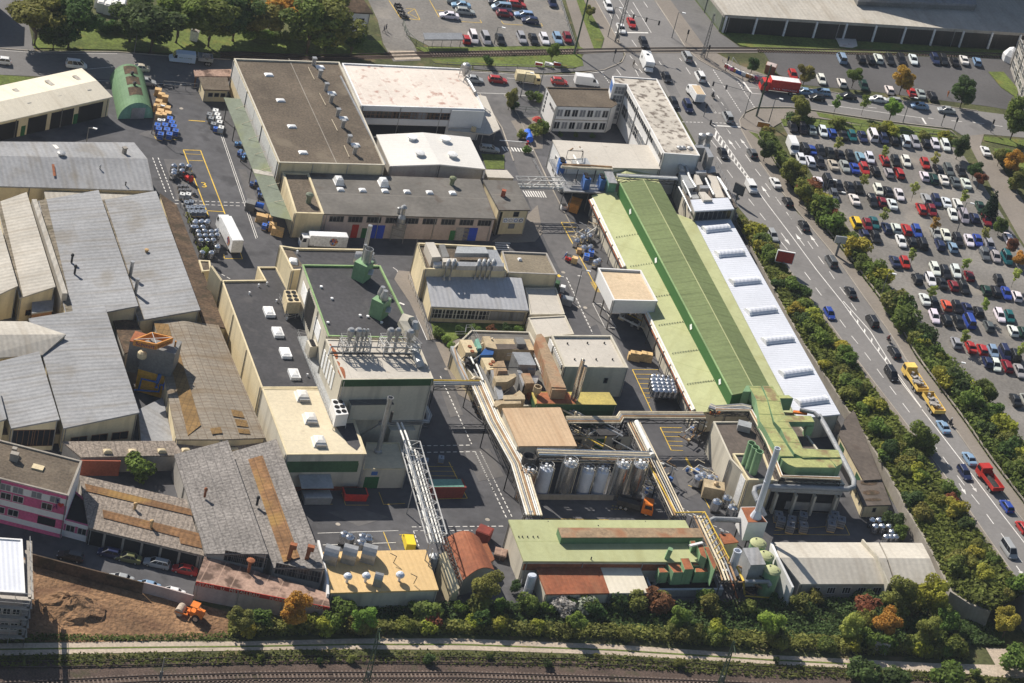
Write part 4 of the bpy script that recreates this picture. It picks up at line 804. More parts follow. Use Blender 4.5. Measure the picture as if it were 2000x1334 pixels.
b=bld('tank_store','long pale sheet-roofed building with white window frames behind trees','building',[(1512,1059,4),(1716,1059.5,4),(1748,1140.5,3.2),(1563,1140.5,3.2),(1524,1089,5),(1730,1090,5)][:2]+[(1731,1090,5),(1747,1140.5,3.2),(1564,1140.5,3.2),(1524,1089,5)],'wall_grey','sheet_pale',faces=[[0,1,2,5],[5,2,3,4]],ov=.1)
wins(b,3,5,.9,1.7,1.5,.1,.92,'frame_white',2)
b=bld('tank_store','short pale sheet-roofed end building against the retaining wall','building',[(1719,1059.5,4.1),(1801,1060.5,4.1),(1817,1090.5,5.1),(1838,1141,3.3),(1752,1141,3.3),(1734,1090,5.1)],'wall_grey','sheet_pale',faces=[[0,1,2,5],[5,2,3,4]],ov=.1)
wallrun('fire_wall','brick-capped fire wall rising across the pale roof','wall',[(1685,1053,0,4.9),(1714,1086,0,5.9),(1736,1140,0,4.2)],.32,'wall_pale')
wallrun('fire_wall','white gable fire wall with a brick end beside the green tanks','wall',[(1507,1060,0,4.8),(1519,1087,0,5.8),(1549,1147,0,4.4)],.45,'wall_white')
# -- bottom green hall
b=bld('bottom_hall','long pale green-roofed hall with a rust-brown roof monitor','factory hall',[(993,1015,6),(1338,1016,6),(1382,1097.5,5.4),(1023,1096,5.4)],'wall_pale','green_roof_light',ov=.25,ua=P(1338,1016,6)-P(993,1015,6))
mo=[P(*q)for q in((1089.5,1031,7.2),(1365,1032,7.2),(1373,1050,7.0),(1096.5,1050.5,7.0))];m=MB()
for i in range(4):a,c=mo[i],mo[(i+1)%4];m.face([(a.x,a.y,5.5),(c.x,c.y,5.5),c,a])
part('monitor_wall',m,'quonset_green',b.root);m=MB();m.loops([[p-Vector((0,0,.1))for p in mo[::-1]],[p+Vector((0,0,.08))for p in mo[::-1]]]);part('monitor_roof',m,'duct_rust',b.root)
panel(b,2,.0,.95,3.2,4.6,'rust_plain','wall_strip',.05)
for x,y in((1013,1049),(1020,1049),(1030,1049),(1041,1049),(1050,1049),(1070,1020),(1168,1028),(1260,1020),(1155,1090)):vent(b,x,y,5.75,.12,.25,'dark_steel',False)
b=bld('rust_shed','low shed with a ribbed rust-red roof against the green hall','shed',[(1047,1109.5,3.9),(1172,1106.5,3.9),(1190.5,1158.5,3.3),(1067,1160.5,3.3)],'wall_pale','rust_roof',ov=.1)
b=bld('cream_shed','low shed with a ribbed cream roof next to the rust-red one','shed',[(1172.6,1106.5,3.9),(1249,1104.5,3.9),(1269.5,1157.5,3.3),(1191,1158.5,3.3)],'wall_pale','sheet_cream',ov=.1)
b=bld('basin_wall','grey walled basin platform below the green scrubber boxes','basin',[(1252,1104,1.6),(1388,1098,1.6),(1413,1151,1.6),(1271,1152,1.6)],'duct_grey','void_dark',par=(1.0,.4,'steel_white'))
# -- barrel-roofed rust shed
A0,A1,B0,B1=P(873.5,1049,3.6),P(936,1050,3.6),P(904,1133,3.6),P(966,1113,3.6);r=thing('barrel_shed','small shed with a rust-brown barrel roof beside a leafy tree','shed',(A0 .x,A0 .y,0));m=MB();w_=MB()
def arc(p,q,rise,n=10,dz=0):return[p.lerp(q,k/n)+Vector((0,0,dz+rise*math.sin(math.pi*k/n)))for k in range(n+1)]
a,c=arc(A0,A1,1.5),arc(B0,B1,1.5);lo_,li_=arc(A0,A1,1.5,dz=-.15),arc(B0,B1,1.5,dz=-.15)
m.loops([a+lo_[::-1],c+li_[::-1]]);part('roof',m,'rust_roof',r,A1-A0)
w_.face([(A0 .x,A0 .y,0),(A1 .x,A1 .y,0)]+lo_[::-1]);w_.face([(B0 .x,B0 .y,0),(B1 .x,B1 .y,0)]+li_[::-1])
for p,q in((A0,B0),(A1,B1)):w_.face([(p.x,p.y,0),(q.x,q.y,0),q,p])
part('wall',w_,'wall_grey',r)
m=MB();f=A0-Vector((1.2,.3,0));h_=B0-Vector((1.2,.3,0))
for k in range(10):p,q=f.lerp(h_,k/10),f.lerp(h_,(k+1)/10);m.bar(p,q+Vector((1.0,0,0)),.12);m.bar(p+Vector((1,0,0)),q,.12)
m.bar(f,h_,.15);part('side_lattice',m,'rust_plain',r)
b=bld('lean_roof','small rust-roofed lean-to with pale battens beside the barrel shed','shed',[(938,1062,3.2),(952,1061,3.0),(966,1092,3.0),(956,1099,3.2)],'wall_grey','rust_plain',ov=.05)
# -- gold roof bottom left
b=bld('fan_house','flat gold-roofed building with three big curved fan hoods','building',[(628,1078,5),(832,1073.5,5),(857,1152,4.4),(646,1158,4.4)],'wall_pale','gold_roof',ov=.15,ua=P(832,1073,5)-P(628,1078,5));fan=b
for x,y in((653,1100),(689,1099),(727,1098)):
 c=P(x-8,y-8,5);m=MB();s=Vector((1.1,0,0));m.loops([[c+Vector((sx*1.25,-1.5*math.cos(j*math.pi/8),.9+1.9*math.sin(j*math.pi/8)))for j in range(9)]+[c+Vector((sx*1.25,1.5,-.2)),c+Vector((sx*1.25,-1.5,-.2))][::-1][::-1]for sx in(-1,1)]);q=single('fan_hood','big curved galvanised fan hood on gold roof','fan hood',m,'galvanised',c,'curved fan hoods on the gold roof')
for x,y in((677,1137),(713,1136),(779,1134)):
 m=MB();m.lathe(P(x,y,4.6),[(.25,0),(.25,.9),(.75,1.0),(.8,1.35),(.5,1.75),(.1,1.9)],12);sub('mushroom_vent',m,'steel_white',b.roof)
c=P(737,1140,4.5);m=MB();m.loops([[c+Vector((sx*.75,-.9*math.cos(j*math.pi/8),1.0+1.3*math.sin(j*math.pi/8)))for j in range(9)]+[c+Vector((sx*.75,.9,-.1)),c+Vector((sx*.75,-.9,-.1))]for sx in(-1,1)]);sub('small_hood',m,'galvanised',b.roof)
for x,y in((768,1100),(808,1140)):
 c=P(x,y,4.7);m=MB();m.bar(c,c+Vector((.3,0,1.6)),.12);m.bar(c+Vector((.3,0,1.6)),c+Vector((-.9,.3,1.7)),.1);sub('vent_rod',m,'dark_steel',b.roof)
wallrun('side_wall','white wall end beside the gold roof','wall',[(622,1055,0,5.5),(640,1130,0,5.2),(641,1160,0,4.6)],.4,'wall_white')
b=bld('conveyor_house','narrow cream lean-to wall between gold roof and barrel shed','building',[(858,1083,5.5),(872,1076,6.5),(898,1148,3.6),(882,1160,2.6)],'wall_cream','wall_cream',ov=.05)
# ================================================================= LEFT SIDE
RA=(0,260);RB=(0,560);RC=(0,840)
b=bld('garage_hall','long cream ribbed-roof garage with open bays and green doors','garage',[(-60,180,4.9),(159.5,133,4.9),(189,157,6.2),(220,189,4.9),(-60,252,4.9),(-60,211,6.2)],'wall_cream','sheet_cream',faces=[[0,1,2,5],[5,2,3,4]],ov=.35,ua=P(220,189,5)-P(-60,252,5))
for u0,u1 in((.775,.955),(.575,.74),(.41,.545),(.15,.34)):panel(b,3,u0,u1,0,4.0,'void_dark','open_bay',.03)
for u0 in(.745,.365):panel(b,3,u0,u0+.03,0,2.4,'door_green','door',.08)
for(x0,y0,x1,y1)in((88,159,106,165),(26,175,42,183),(146,151,156,155),(160,165,178,178),(103,176,119,190),(43,190,60,204)):rline(b,[((x0+x1)/2-6,(y0+y1)/2-5),((x0+x1)/2+6,(y0+y1)/2+5)],5.75 if y0<160 else 5.62,1.0,'corr_light','rooflight',.25)
q0,q1,f0,f1=P(214,155,.05),P(281,158,.05),P(230,234,.05),P(299,232,.05);r=thing('quonset_hut','green half-round storage hut with three dark rooflights','hut',q0);N_=16
def arch(p,q,rr):return[p.lerp(q,.5-.5*math.cos(math.pi*k/N_))+Vector((0,0,rr*math.sin(math.pi*k/N_)))for k in range(N_+1)]
a,c=arch(q0,q1,4.1),arch(f0,f1,4.1);m=MB()
for i in range(N_):m.face([a[i],c[i],c[i+1],a[i+1]][::-1])
part('shell',m,'quonset_green',r,f0-q0);m=MB();d=(f0-q0).normalized();e=[p-d*.35 for p in c];m.face(e);part('front_wall',m,'container_green',r);m=MB();m.face(a);part('rear_wall',m,'container_green',r)
for k in(0,1,2):
 m=MB();t0,t1=.05+k*.27,.25+k*.27
 for i in range(6,10):p=[a[i].lerp(c[i],t0),a[i].lerp(c[i],t1),a[i+1].lerp(c[i+1],t1),a[i+1].lerp(c[i+1],t0)];m.face([w+Vector((0,0,.05))for w in p][::-1])
 part('rooflight',m,'moss_roof',r)
for k in(0,1):
 m=MB();w=a[8].lerp(c[8],.28+k*.27);m.lathe(w,[(.3,-.2),(.3,.5),(.5,.55),(.2,.8)],8);part('vent',m,'dark_steel',r)
m=MB();p,q=f0 .lerp(f1,.36),f0 .lerp(f1,.74);n_=Vector((d.x,d.y,0));m.prism([p-n_*.3,q-n_*.3,q-n_*.15,p-n_*.15],.05,2.7);part('door',m,'galvanised',r)
b=bld('long_store','long weathered grey-roofed store across the yard entrance','store',[(-60,276,5),(262,278,5),(288,310,6.2),(300.5,372,4.6),(-60,362,4.6),(-60,303,6.2)],'wall_cream','corr_grey',faces=[[0,1,2,5],[5,2,3,4]],ov=.3,ua=P(300,372,5)-P(0,364,5))
m=MB();m.lathe(P(242,302,5.6),[(.5,-.2),(.5,1.5),(.65,1.5),(.65,1.75),(.4,1.75)],4);sub('chimney',m,'concrete',b.roof);vent(b,119,304,6,.6,.8,'galvanised');vent(b,195,330,5.6,.15,.9);vent(b,245,362,4.8,.12,.8,'dark_steel')
m=MB();q=[P(x,y,z)for x,y,z in((101,321,5.95),(106,321,5.95),(109,344,5.4),(104,344,5.4))];m.face([p+Vector((0,0,.06))for p in q][::-1]);sub('red_tarp',m,'rust_plain',b.roof)
m=MB();q=[P(x,y,z)for x,y,z in((102,283,5.25),(109,283,5.25),(116,290,5.6),(109,291,5.6))];m.face([p+Vector((0,0,.06))for p in q][::-1]);sub('roof_patch',m,'sheet_white',b.roof)
sheet('yellow_court',[(-20,366),(85,370),(92,400),(-20,400)],.05,'yellow_ochre')
b=bld('valley_roof','low grey roof strip between the store and the saw-tooth sheds','building',[(86,374,4),(300,382,4),(302,392,3.6),(92,396,3.6)],'wall_cream','corr_light',ov=.1)
SAW=[('saw_tooth_shed','saw-tooth shed with a plain light grey roof at the left edge',[(-70,452,5.6),(-3,428,7.4),(35,558,7.4),(-30,588,5.6)],'corr_light'),('saw_tooth_shed','saw-tooth shed with a pale beige stained roof',[(-7,396,5.6),(52,375,7.4),(108.5,559.5,7.4),(38,582,5.6)],'corr_light'),
 ('saw_tooth_shed','saw-tooth shed with two dark pipes on its grey roof',[(75,392,5.6),(192.5,371,7.6),(270.5,597,7.6),(131,624,5.6)],'corr_grey'),('saw_tooth_shed','saw-tooth shed with a brown-stained gutter side, nearest the cream wall',[(189,393,5.4),(305,372.5,7.4),(391.5,605,7.4),(270,626,5.4)],'corr_grey')]
for nm,lb,pts,rf in SAW:
 b=bld(nm,lb,'shed',pts,'wall_cream',rf,ov=.25,ua=P(*pts[3])-P(*pts[0]),group='saw-tooth sheds on the left')
 q=[b.p[0].lerp(b.p[1],.01),b.p[0].lerp(b.p[1],.13),b.p[3].lerp(b.p[2],.10),b.p[3].lerp(b.p[2],.01)];m=MB();m.face([p+Vector((0,0,.05))for p in q][::-1]);sub('gutter_strip',m,'gutter_moss',b.roof,b.p[3]-b.p[0])
 if 'two dark' in lb:
  for x,y in((140,505),(146,527)):vent(b,x,y+5,6.6,.22,1.6,'dark_steel')
 if 'nearest' in lb:
  vent(b,286,492,6.4,.3,.6,'cardboard')
  for x,y in((255,540),(265,574)):m=MB();m.lathe(P(x-1,y,5.6),[(.35,0),(.35,3.2),(.42,3.2),(.42,3.5),(.3,3.5)],10);sub('flue',m,'galvanised',b.roof)
 if 'beige' in lb:wins(b,2,2,1.2,1.2,1.3,.12,.9,'frame_brown',0)
wallrun('gutter_wall','narrow pale parapet gutter between two saw-tooth roofs','wall',[(67,389,0,7.4),(97,480,0,7.4),(127,573,0,7.4)],1.0,'corr_light')
b=bld('moss_gutter','mossy brown lean-to roof along the tall cream wall','building',[(312,377,4.6),(345,400,4.6),(440,640,4.6),(398,636,4.6)],'wall_cream','moss_roof',ov=.05)
b=bld('joinery_hall','big grey corrugated-roof joinery hall with three front windows','factory hall',[(56,622,6.0),(204.5,597,7.2),(272.5,805.5,7.2),(124,836.5,5.6),(83,692,5.6)],'wall_cream','corr_grey',faces=[[0,1,2,3,4]],ov=.3,ua=P(124,836,5)-P(83,692,5))
wins(b,2,3,1.4,3.2,1.7,.08,.95,'frame_brown',1)
b=bld('cross_gable','light and dark grey cross-gable roof behind the joinery hall','building',[(-60,627,6.1),(52,627.5,6.1),(129,653,7.4),(83,693,5.9),(-60,702,5.9),(-60,654,7.4)],'wall_cream','corr_light',faces=[[0,1,2,5],[5,2,3,4]],ov=.2)
b=bld('side_hall','grey corrugated-roof bay with a glazed front left of the joinery hall','factory hall',[(-25,712,5.4),(76.5,686,7.0),(116.5,819,7.0),(22,836.5,5.2)],'wall_cream','corr_grey',ov=.3,ua=P(22,836,5)-P(-25,712,5))
for k in range(2):wins(b,2,1,1.0,4.2,3.6,.04+k*.48,.04+(k+1)*.46,'frame_brown',3,0)
b=bld('side_hall','grey corrugated-roof bay cut by the left picture edge','factory hall',[(-70,775,5.2),(-4,752,6.8),(13,818,6.8),(-50,836,5)],'wall_cream','corr_grey',ov=.3)
b=bld('plinth_block','cream low front wall block below the grey bays','building',[(-60,836,2.6),(118,838,2.6),(118,846,2.4),(-60,848,2.4)],'wall_cream','felt_brown',ov=.1)
b=bld('dark_shed','small dark flat shed between saw-tooth roofs','shed',[(63,578,4.4),(107,575,4.4),(103,606,3.8),(62,612,3.8)],'frame_brown','corr_grey',ov=.1)
b=bld('tile_hall','wide hall with patchwork brown and beige tile roof by the cream wall','factory hall',[(300,624,5),(362,627,5.8),(427,635,5),(519,855,5),(432,858,5.8),(345,858,5)],'wall_cream','tile_roof',faces=[[0,1,4,5],[1,2,3,4]],ov=.1,ua=P(519,855,5)-P(427,635,5));th=b
def rpatch(b,pts,mat,name='roof_patch'):
 m=MB();pl=[]
 A_,B_,C_,D_,R0_,R1_=b.p[0],b.p[2],b.p[3],b.p[5],b.p[1],b.p[4]
 for x,y in pts:
  z=5.0
  for it in range(4):
   w=P(x,y,z);
   def side(p,q):return(q.x-p.x)*(w.y-p.y)-(q.y-p.y)*(w.x-p.x)
   e=(R1_-R0_);e.z=0;dperp=abs(side(R0_,R1_))/e.length
   ed=(D_-A_)if side(R0_,R1_)*((R1_.x-R0_.x)*(A_.y-R0_.y)-(R1_.y-R0_.y)*(A_.x-R0_.x))>0 else(C_-B_);p0=A_ if ed==(D_-A_)else B_
   wid=abs((R1_.x-R0_.x)*(p0 .y-R0_.y)-(R1_.y-R0_.y)*(p0 .x-R0_.x))/e.length
   z=5.8-.8*min(1,dperp/max(wid,.1))
  pl.append(P(x,y,z+.3))
 m.face(pl if area2(pl)>0 else pl[::-1]);return sub(name,m,mat,b.roof)
rpatch(b,tr(RB,S,[(1180,280),(1290,285),(1340,470),(1250,470)]),'tile_brown');rpatch(b,tr(RB,S,[(1285,500),(1375,500),(1540,1060),(1440,1140),(1370,850)]),'tile_brown')
for q in([(1770,940),(1855,955),(1875,1005),(1785,990)],[(1795,1010),(1890,1025),(1905,1075),(1815,1065)],[(1820,1085),(1910,1095),(1920,1130),(1830,1120)],[(1610,1085),(1690,1075),(1705,1120),(1625,1130)]):rpatch(b,tr(RB,S,q),'tile_brown')
b=bld('low_roof','low mossy roof behind the filter tower','building',[(220,622,4.4),(266,626,4.4),(290,672,4.4),(244,690,4.4)],'wall_grey','moss_roof',ov=.1)
b=bld('grey_extension','grey flat extension roof in the filter tower shadow','building',[(270,800,2.2),(318,776,2.2),(338,862,2.2),(276,866,2.2)],'wall_grey','corr_grey',ov=.1)
c=P(297,772);r=thing('filter_tower','grey dust filter tower on a yellow base with blue pipes','filter tower',c)
m=MB();A1_=-.05;m.box((c.x-.2,c.y+2.2,2.45),(6.2,4.6,4.9),A1_);part('base',m,'yellow_ochre',r)
m=MB();m.box((c.x-.2,c.y+2.4,7.6),(6.3,4.8,5.2),A1_);m.box((c.x-.2,c.y+2.4,5.0),(6.6,5.0,.2),A1_);part('filter_box',m,'frame_grey',r);m=MB();m.box((c.x-4.6,c.y+2.8,6.4),(2.6,3.6,6.6),A1_);part('side_box',m,'frame_grey',r)  # boxes coloured dark grey: the shade on their front is in the colour
m=MB();m.box((c.x-4.6,c.y+2.8,9.8),(2.7,3.7,.2),A1_);part('side_roof',m,'rust_plain',r);m=MB();m.lathe((c.x-3.2,c.y+.1,7.6),[(.9,0),(.9,1.0),(.5,1.4)],10);part('hood',m,'unit_cream',r)
m=MB();m.tube([(c.x+.8,c.y-.5,5.2),(c.x+.6,c.y-.7,3.5),(c.x+.6,c.y-.7,2.4)],.35);m.tube([(c.x-2.6,c.y-.5,1.0),(c.x-2.4,c.y-.6,3.4),(c.x+.6,c.y-.6,3.5)],.18);m.tube([(c.x-3.4,c.y-.6,.6),(c.x+1.2,c.y-.7,1.6),(c.x+1.2,c.y-.7,3.2),(c.x+2,c.y-.6,3.2)],.18);part('pipe',m,'unit_blue',r);m=MB();m.box((c.x+2.3,c.y-.6,3.2),(.9,.9,1.5));part('motor',m,'blue_plastic',r)
for dx in(-2.6,2.2):
 m=MB();m.bar((c.x+dx,c.y+2.4,10.1),(c.x+dx,c.y+2.4,11.4),.3);part('sign_post',m,'orange_paint',r)
SZ=12.0;cor=[P(262,663,SZ),P(297,649,SZ),P(338,659,SZ),P(305,671.5,SZ)];r=thing('roof_sign','orange diamond-shaped sign ring on top of the filter tower','sign',cor[0])
for i in range(4):
 a,d=cor[i],cor[(i+1)%4];m=MB();n_=(d-a).normalized();n_=Vector((-n_.y,n_.x,0))*.12;m.loops([[a-n_,a+n_,d+n_,d-n_],[p-Vector((0,0,1.25))for p in(a-n_,a+n_,d+n_,d-n_)]]);part('sign_board',m,'orange_paint',r)
m=MB();m.bar(cor[0],cor[2],.1);m.bar(cor[1],cor[3],.1);part('cross_bar',m,'truss_grey',r)
up=Vector((0,0,1));e=(cor[3]-cor[0]).normalized();text('Schmitt',1.12,cor[0]+e*.35-up*1.02,e,up,'navy_ink',r,off=.2);e=(cor[2]-cor[3]).normalized();text('Ladenbau',.85,cor[3]+e*.45-up*.95,e,up,'rust_plain',r,off=.2)
b=bld('low_row','low speckled-roof row with five small yellow skylights','building',[(121,862,4),(520,860,4),(535,885,3.6),(158,893,3.6)],'wall_grey','corr_speckled',ov=.15)
for x,y in((210,882),(259,882),(316,881),(363,880),(458,879)):dome(b,x,y,3.85,1.5,1.0,.45,'unit_cream')
wallrun('brick_wall','red brick wall piece under the low speckled roof','wall',[(158,899,0,3.3),(236,900,0,3.3)],.3,'wall_brick')
b=bld('steel_shop','steep grey slate-look workshop roof, left of a pair','workshop',[(340,887.5,4.6),(445,859.5,7.2),(523.5,1081.5,7.2),(402,1081.5,4.6)],'wall_grey','corr_slate',ov=.15,ua=P(402,1081,5)-P(340,887,5),z0=0)
wins(b,2,4,3.9,2.6,2.2,.35,.98,'frame_grey',3,1)
for x,y in((400,962),):vent(b,x,y+6,6,.22,1.6,'rust_plain')
b=bld('steel_shop','grey slate-look workshop roof with a long brown strip, right of a pair','workshop',[(453,882,4.8),(540,857.5,7.0),(635.5,1110.5,7.0),(533,1109,4.8)],'wall_grey','corr_slate',ov=.15,ua=P(533,1109,5)-P(453,882,5))
wins(b,2,4,3.6,2.2,2.4,.05,.95,'frame_grey',3,1)
m=MB();q=[P(*k)for k in((484,899,5.75),(512,891,6.35),(585,1090,6.1),(553,1100,5.5))];m.face([p+Vector((0,0,.22))for p in q][::-1]);sub('brown_strip',m,'corr_brown',b.roof,q[3]-q[0])
vent(b,502,984,5.8,.22,1.6,'dark_steel')
for x,y in((556,1118),(590,1122)):m=MB();c=P(x,y,2.8);m.bar(c,(c.x+.3,c.y,8.4),.7);m.box((c.x+.5,c.y,8.7),(1.2,.9,.9));sub('chimney',m,'rust_plain',b.roof)
b=bld('metal_workshop','low pinkish workshop with rust-streaked flat roof and red lettered fascia','workshop',[(400,1085,3.8),(640,1158,3.8),(645,1187.5,3.8),(382,1136.5,3.8)],'wall_rose','rust_flat',ov=.1)
fa=panel(b,2,0,1,3.1,3.9,'sign_red','fascia',.12);a,x,nr,L=edge(b,2)
text('STAHL-  U.  METALLBAU      FLAMMERSBERGER',.95,a+x*.5+up*3.18,x,up,'wall_pale',b.root,off=.16,squash=.98);text('BURG',.95,a+x*(L-3.6)+up*3.18,x,up,'wall_pale',b.root,off=.16)
m=MB();m.lathe(P(485,1118,3.7),[(.28,0),(.28,2.4),(.75,2.5),(.75,2.7),(.1,2.9)],10);sub('flue',m,'rust_plain',b.roof)
b=bld('car_port','speckled corrugated roof with brown strips over open garages','garage',[(155,928,4.6),(364,975.5,4.6),(399.5,1085.5,3.6),(173,1031,3.6)],'wall_grey','corr_speckled',ov=.2)
for q in([(165,945,4.45),(372,995,4.45),(376,1008,4.35),(169,960,4.35)],[(200,996,4.05),(388,1042,4.05),(395,1072,3.75),(352,1062,3.75),(350,1050,3.85),(202,1012,3.9)]):
 m=MB();p=[P(*k)+Vector((0,0,.1))for k in q];m.face(p[::-1]);sub('brown_strip',m,'corr_brown',b.roof)
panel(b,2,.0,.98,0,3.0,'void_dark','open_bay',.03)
for k in range(6):panel(b,2,.13+k*.165,.15+k*.165,0,3.3,'concrete','pier',.12)
for k,(x,y)in enumerate(((263,990),(295,1024))):vent(b,x,y+4,4.2,.25,1.3,'cardboard')
b=bld('striped_building','three-storey building striped in pink and white with a brown roof','building',[(-70,846,9.2),(0,859,9.2),(160.5,900,9.2),(134,968,9.2),(0,934.5,9.2),(-70,920,9.2)],'wall_white','gravel_roof',par=(.25,.35,'concrete'))
for z0,z1 in((8.3,9.0),(5.0,6.9),(1.9,3.8),(0,.8)):
 for e in(3,4):panel(b,e,0,1,z0,z1,'pink_paint','pink_band',.015)
for z,us in((7.0,(.1,.28,.55,.82)),(5.2,(.12,.3,.72)),(2.1,(.06,.26))):
 for u in us:wins(b,3,1,z,1.9,1.4,u-.05,u+.05,'frame_white',1,0,blind=(0,)if z>6 else())
panel(b,3,.62,.88,2.0,3.6,'glass_dark','shop_window',.07)
a,x,nr,L=edge(b,3);o_=a+x*(L*.915)+up*6.6+nr*.08;m=MB();hp=[]
for j in range(24):
 t_=j*math.pi/12;hp.append(o_+x*(.55*(16*math.sin(t_)**3)/16)+up*(.55*(13*math.cos(t_)-5*math.cos(2*t_)-2*math.cos(3*t_)-math.cos(4*t_))/16+.35))
m.loops([hp,[p+nr*.04 for p in hp]]);part('heart',m,'red_paint',b.root);m=MB();o_=o_-x*.75
m.bar(o_+up*.1,o_+up*.9+x*.1,.3,.06);m.bar(o_+up*.1,o_-up*.6-x*.45,.18,.06);m.bar(o_+up*.1,o_-up*.7+x*.2,.18,.06);m.bar(o_+up*.8,o_+up*.5+x*.7,.16,.06);m.loops([[o_+up*1.15+x*.1+nr*d+x*.22*math.cos(j*.785)+up*.22*math.sin(j*.785)for j in range(8)]for d in(0,.05)]);part('wall_figure',m,'navy_ink',b.root)
m=MB();c=P(27,898,9.0);m.box((c.x,c.y,c.z+.7),(1.4,1.0,1.5));sub('chimney',m,'concrete',b.roof);m=MB();c=P(27,886,9);m.box((c.x,c.y,c.z+.6),(.8,.8,1.3));sub('chimney',m,'concrete',b.roof);m=MB();c=P(74,914,9);m.box((c.x,c.y,c.z+.1),(2.0,1.4,.3));sub('roof_hatch',m,'unit_cream',b.roof)
b=bld('striped_annex','single-storey pink and white annex beside the open garages','building',[(126,1014,3.6),(146,958,3.6),(172,980,3.6),(176.5,1027.5,3.6)],'wall_white','void_dark',par=(.3,.2,'pink_paint'))
panel(b,3,0,1,1.3,2.7,'pink_paint','pink_band',.015);wins(b,3,2,1.3,1.6,1.4,.05,.95,'frame_white',1)
b=bld('new_house','new building with a white membrane roof and scaffolding at the corner','building',[(-60,1046,10),(43.5,1053,10),(49,1158,10),(-60,1152,10)],'wall_rose','sheet_bluewhite',par=(.2,.3,'wall_white'))
for z in(5.4,2.2):wins(b,2,4,z,1.3,1.5,.3,.98,'frame_white',1)
r=thing('scaffold','steel scaffold with plank decks around the new house','scaffold',(b.p[2].x,b.p[2].y,0));s0,s1,s2=b.p[1]+Vector((1.2,0,0)),b.p[2]+Vector((1.3,-1.2,0)),b.p[3]+Vector((0,-1.2,0));m=MB();d_=MB()
for p,q in((s0,s1),(s1,s2)):
 n_=int((q-p).length/2.4)
 for k in range(n_+1):
  c=p.lerp(q,k/n_);m.bar((c.x,c.y,0),(c.x,c.y,10.8),.09)
 for z in(2,4,6,8,10):d_.bar((p.x,p.y,z),(q.x,q.y,z),.9,.08);m.bar((p.x,p.y,z+1),(q.x,q.y,z+1),.07)
part('standards',m,'galvanised',r);part('decks',d_,'kerb_stone',r)
wallrun('timber_wall','long brown boarded wall along the dirt lot','wall',[(56,1080,0,2.4),(170,1110,0,2.4),(281,1138,0,2.4)],.25,'moss_roof')  # dark roof brown reused: shade on the boards is put into the colour
wallrun('white_wall','whitewashed garden wall ending at the metal workshop','wall',[(281,1137,0,2.2),(320,1147,0,2.2),(378,1163,0,2.4)],.25,'wall_rose')
# ================================================================= TOP
b=bld('guard_house','small cream gatehouse with brown tiled roof and three windows','gatehouse',[(388.5,150,3.4),(444,151,3.4),(449,176,3.2),(398,174.5,3.2)],'wall_cream','gravel_roof',ov=.35)
wins(b,2,3,1.2,1.1,1.0,.15,.95,'frame_grey',0)
b=bld('rust_canopy','rust-brown flat canopy behind the small gatehouse','canopy',[(378,136,3.6),(452,135,3.6),(452,149,3.4),(381,149,3.4)],'wall_cream','rust_flat',ov=.3,walls=False)
for f in((384,146),(448,146),(384,138)):
 c=P(f[0],f[1],3.3);m=MB();m.bar((c.x,c.y,0),c,.2);part('post',m,'frame_brown',b.root)
b=bld('townhouse','white two-storey house with a dark roof behind the big trees','house',[(615,-40,9.5),(680,-45,9.5),(729,26,6.8),(650,22,6.8)],'wall_white','moss_roof',ov=.4)
wins(b,2,2,3.9,1.4,1.3,.35,.95,'frame_white',1);wins(b,2,2,1.0,1.5,1.3,.35,.95,'frame_white',1)
b=bld('exhibition_hall','huge low grey-roofed hall with white columns along its dark front','hall',[(1330,-80,5),(2100,-40,5),(2100,71,5),(1415,28.5,5)],'green_roof_mid','corr_light',ov=.1,t=.8,ua=P(2100,71,5)-P(1415,28,5));ex=b
panel(b,2,.01,1,0,4.2,'front_dark','glazed_front',.04)
for k in range(15):panel(b,2,.004+k*.0835,.008+k*.0835,0,4.6,'white_paint','column',.5)
panel(b,3,0,1,.5,4.2,'canopy_green','side_cladding',.06)
b=bld('hall_upper_tier','raised upper tier with a dark clerestory on the huge grey hall','hall roof',[(1640,-70,6.9),(1890,-62,6.9),(1908,9,6.9),(1677,-1,6.9)],'frame_grey','corr_grey',z0=4.6,ov=.1,t=.6)
b=bld('fair_tower','tall exhibition tower block standing beyond the top right edge','building',[P(x,y,5)+Vector((-.927,.788,1))*25 for x,y in((1690,-150),(2400,-110),(2400,90),(1843,54),(1690,15))],'wall_grey','felt_grey',z0=4.5)
b=bld('glass_office','grey glazed office block cut by the right edge','office',[(1990,78,8),(2110,78,8),(2140,200,8),(2022,172,8)],'wall_grey','felt_grey',ov=.1)
for z in(1,4,7):wins(b,3,7,z,2.4,2.0,.02,.98,'frame_white',2,1)
b=bld('bike_shelter','pale-roofed bicycle shelter beside the station railway line','shelter',[(826,64,2.8),(902,64,2.8),(905,77,2.4),(830,77,2.4)],'wall_grey','galvanised',ov=.1,walls=False)
for k in range(5):
 c=P(829+k*18,76,2.3);m=MB();m.bar((c.x,c.y,0),c,.1);part('post',m,'frame_grey',b.root)
b=bld('shade_block','dark flat building at the far top left corner','building',[(-120,-60,9),(4,-60,9),(2,-25,9),(-120,-20,9)],'wall_grey','felt_grey')
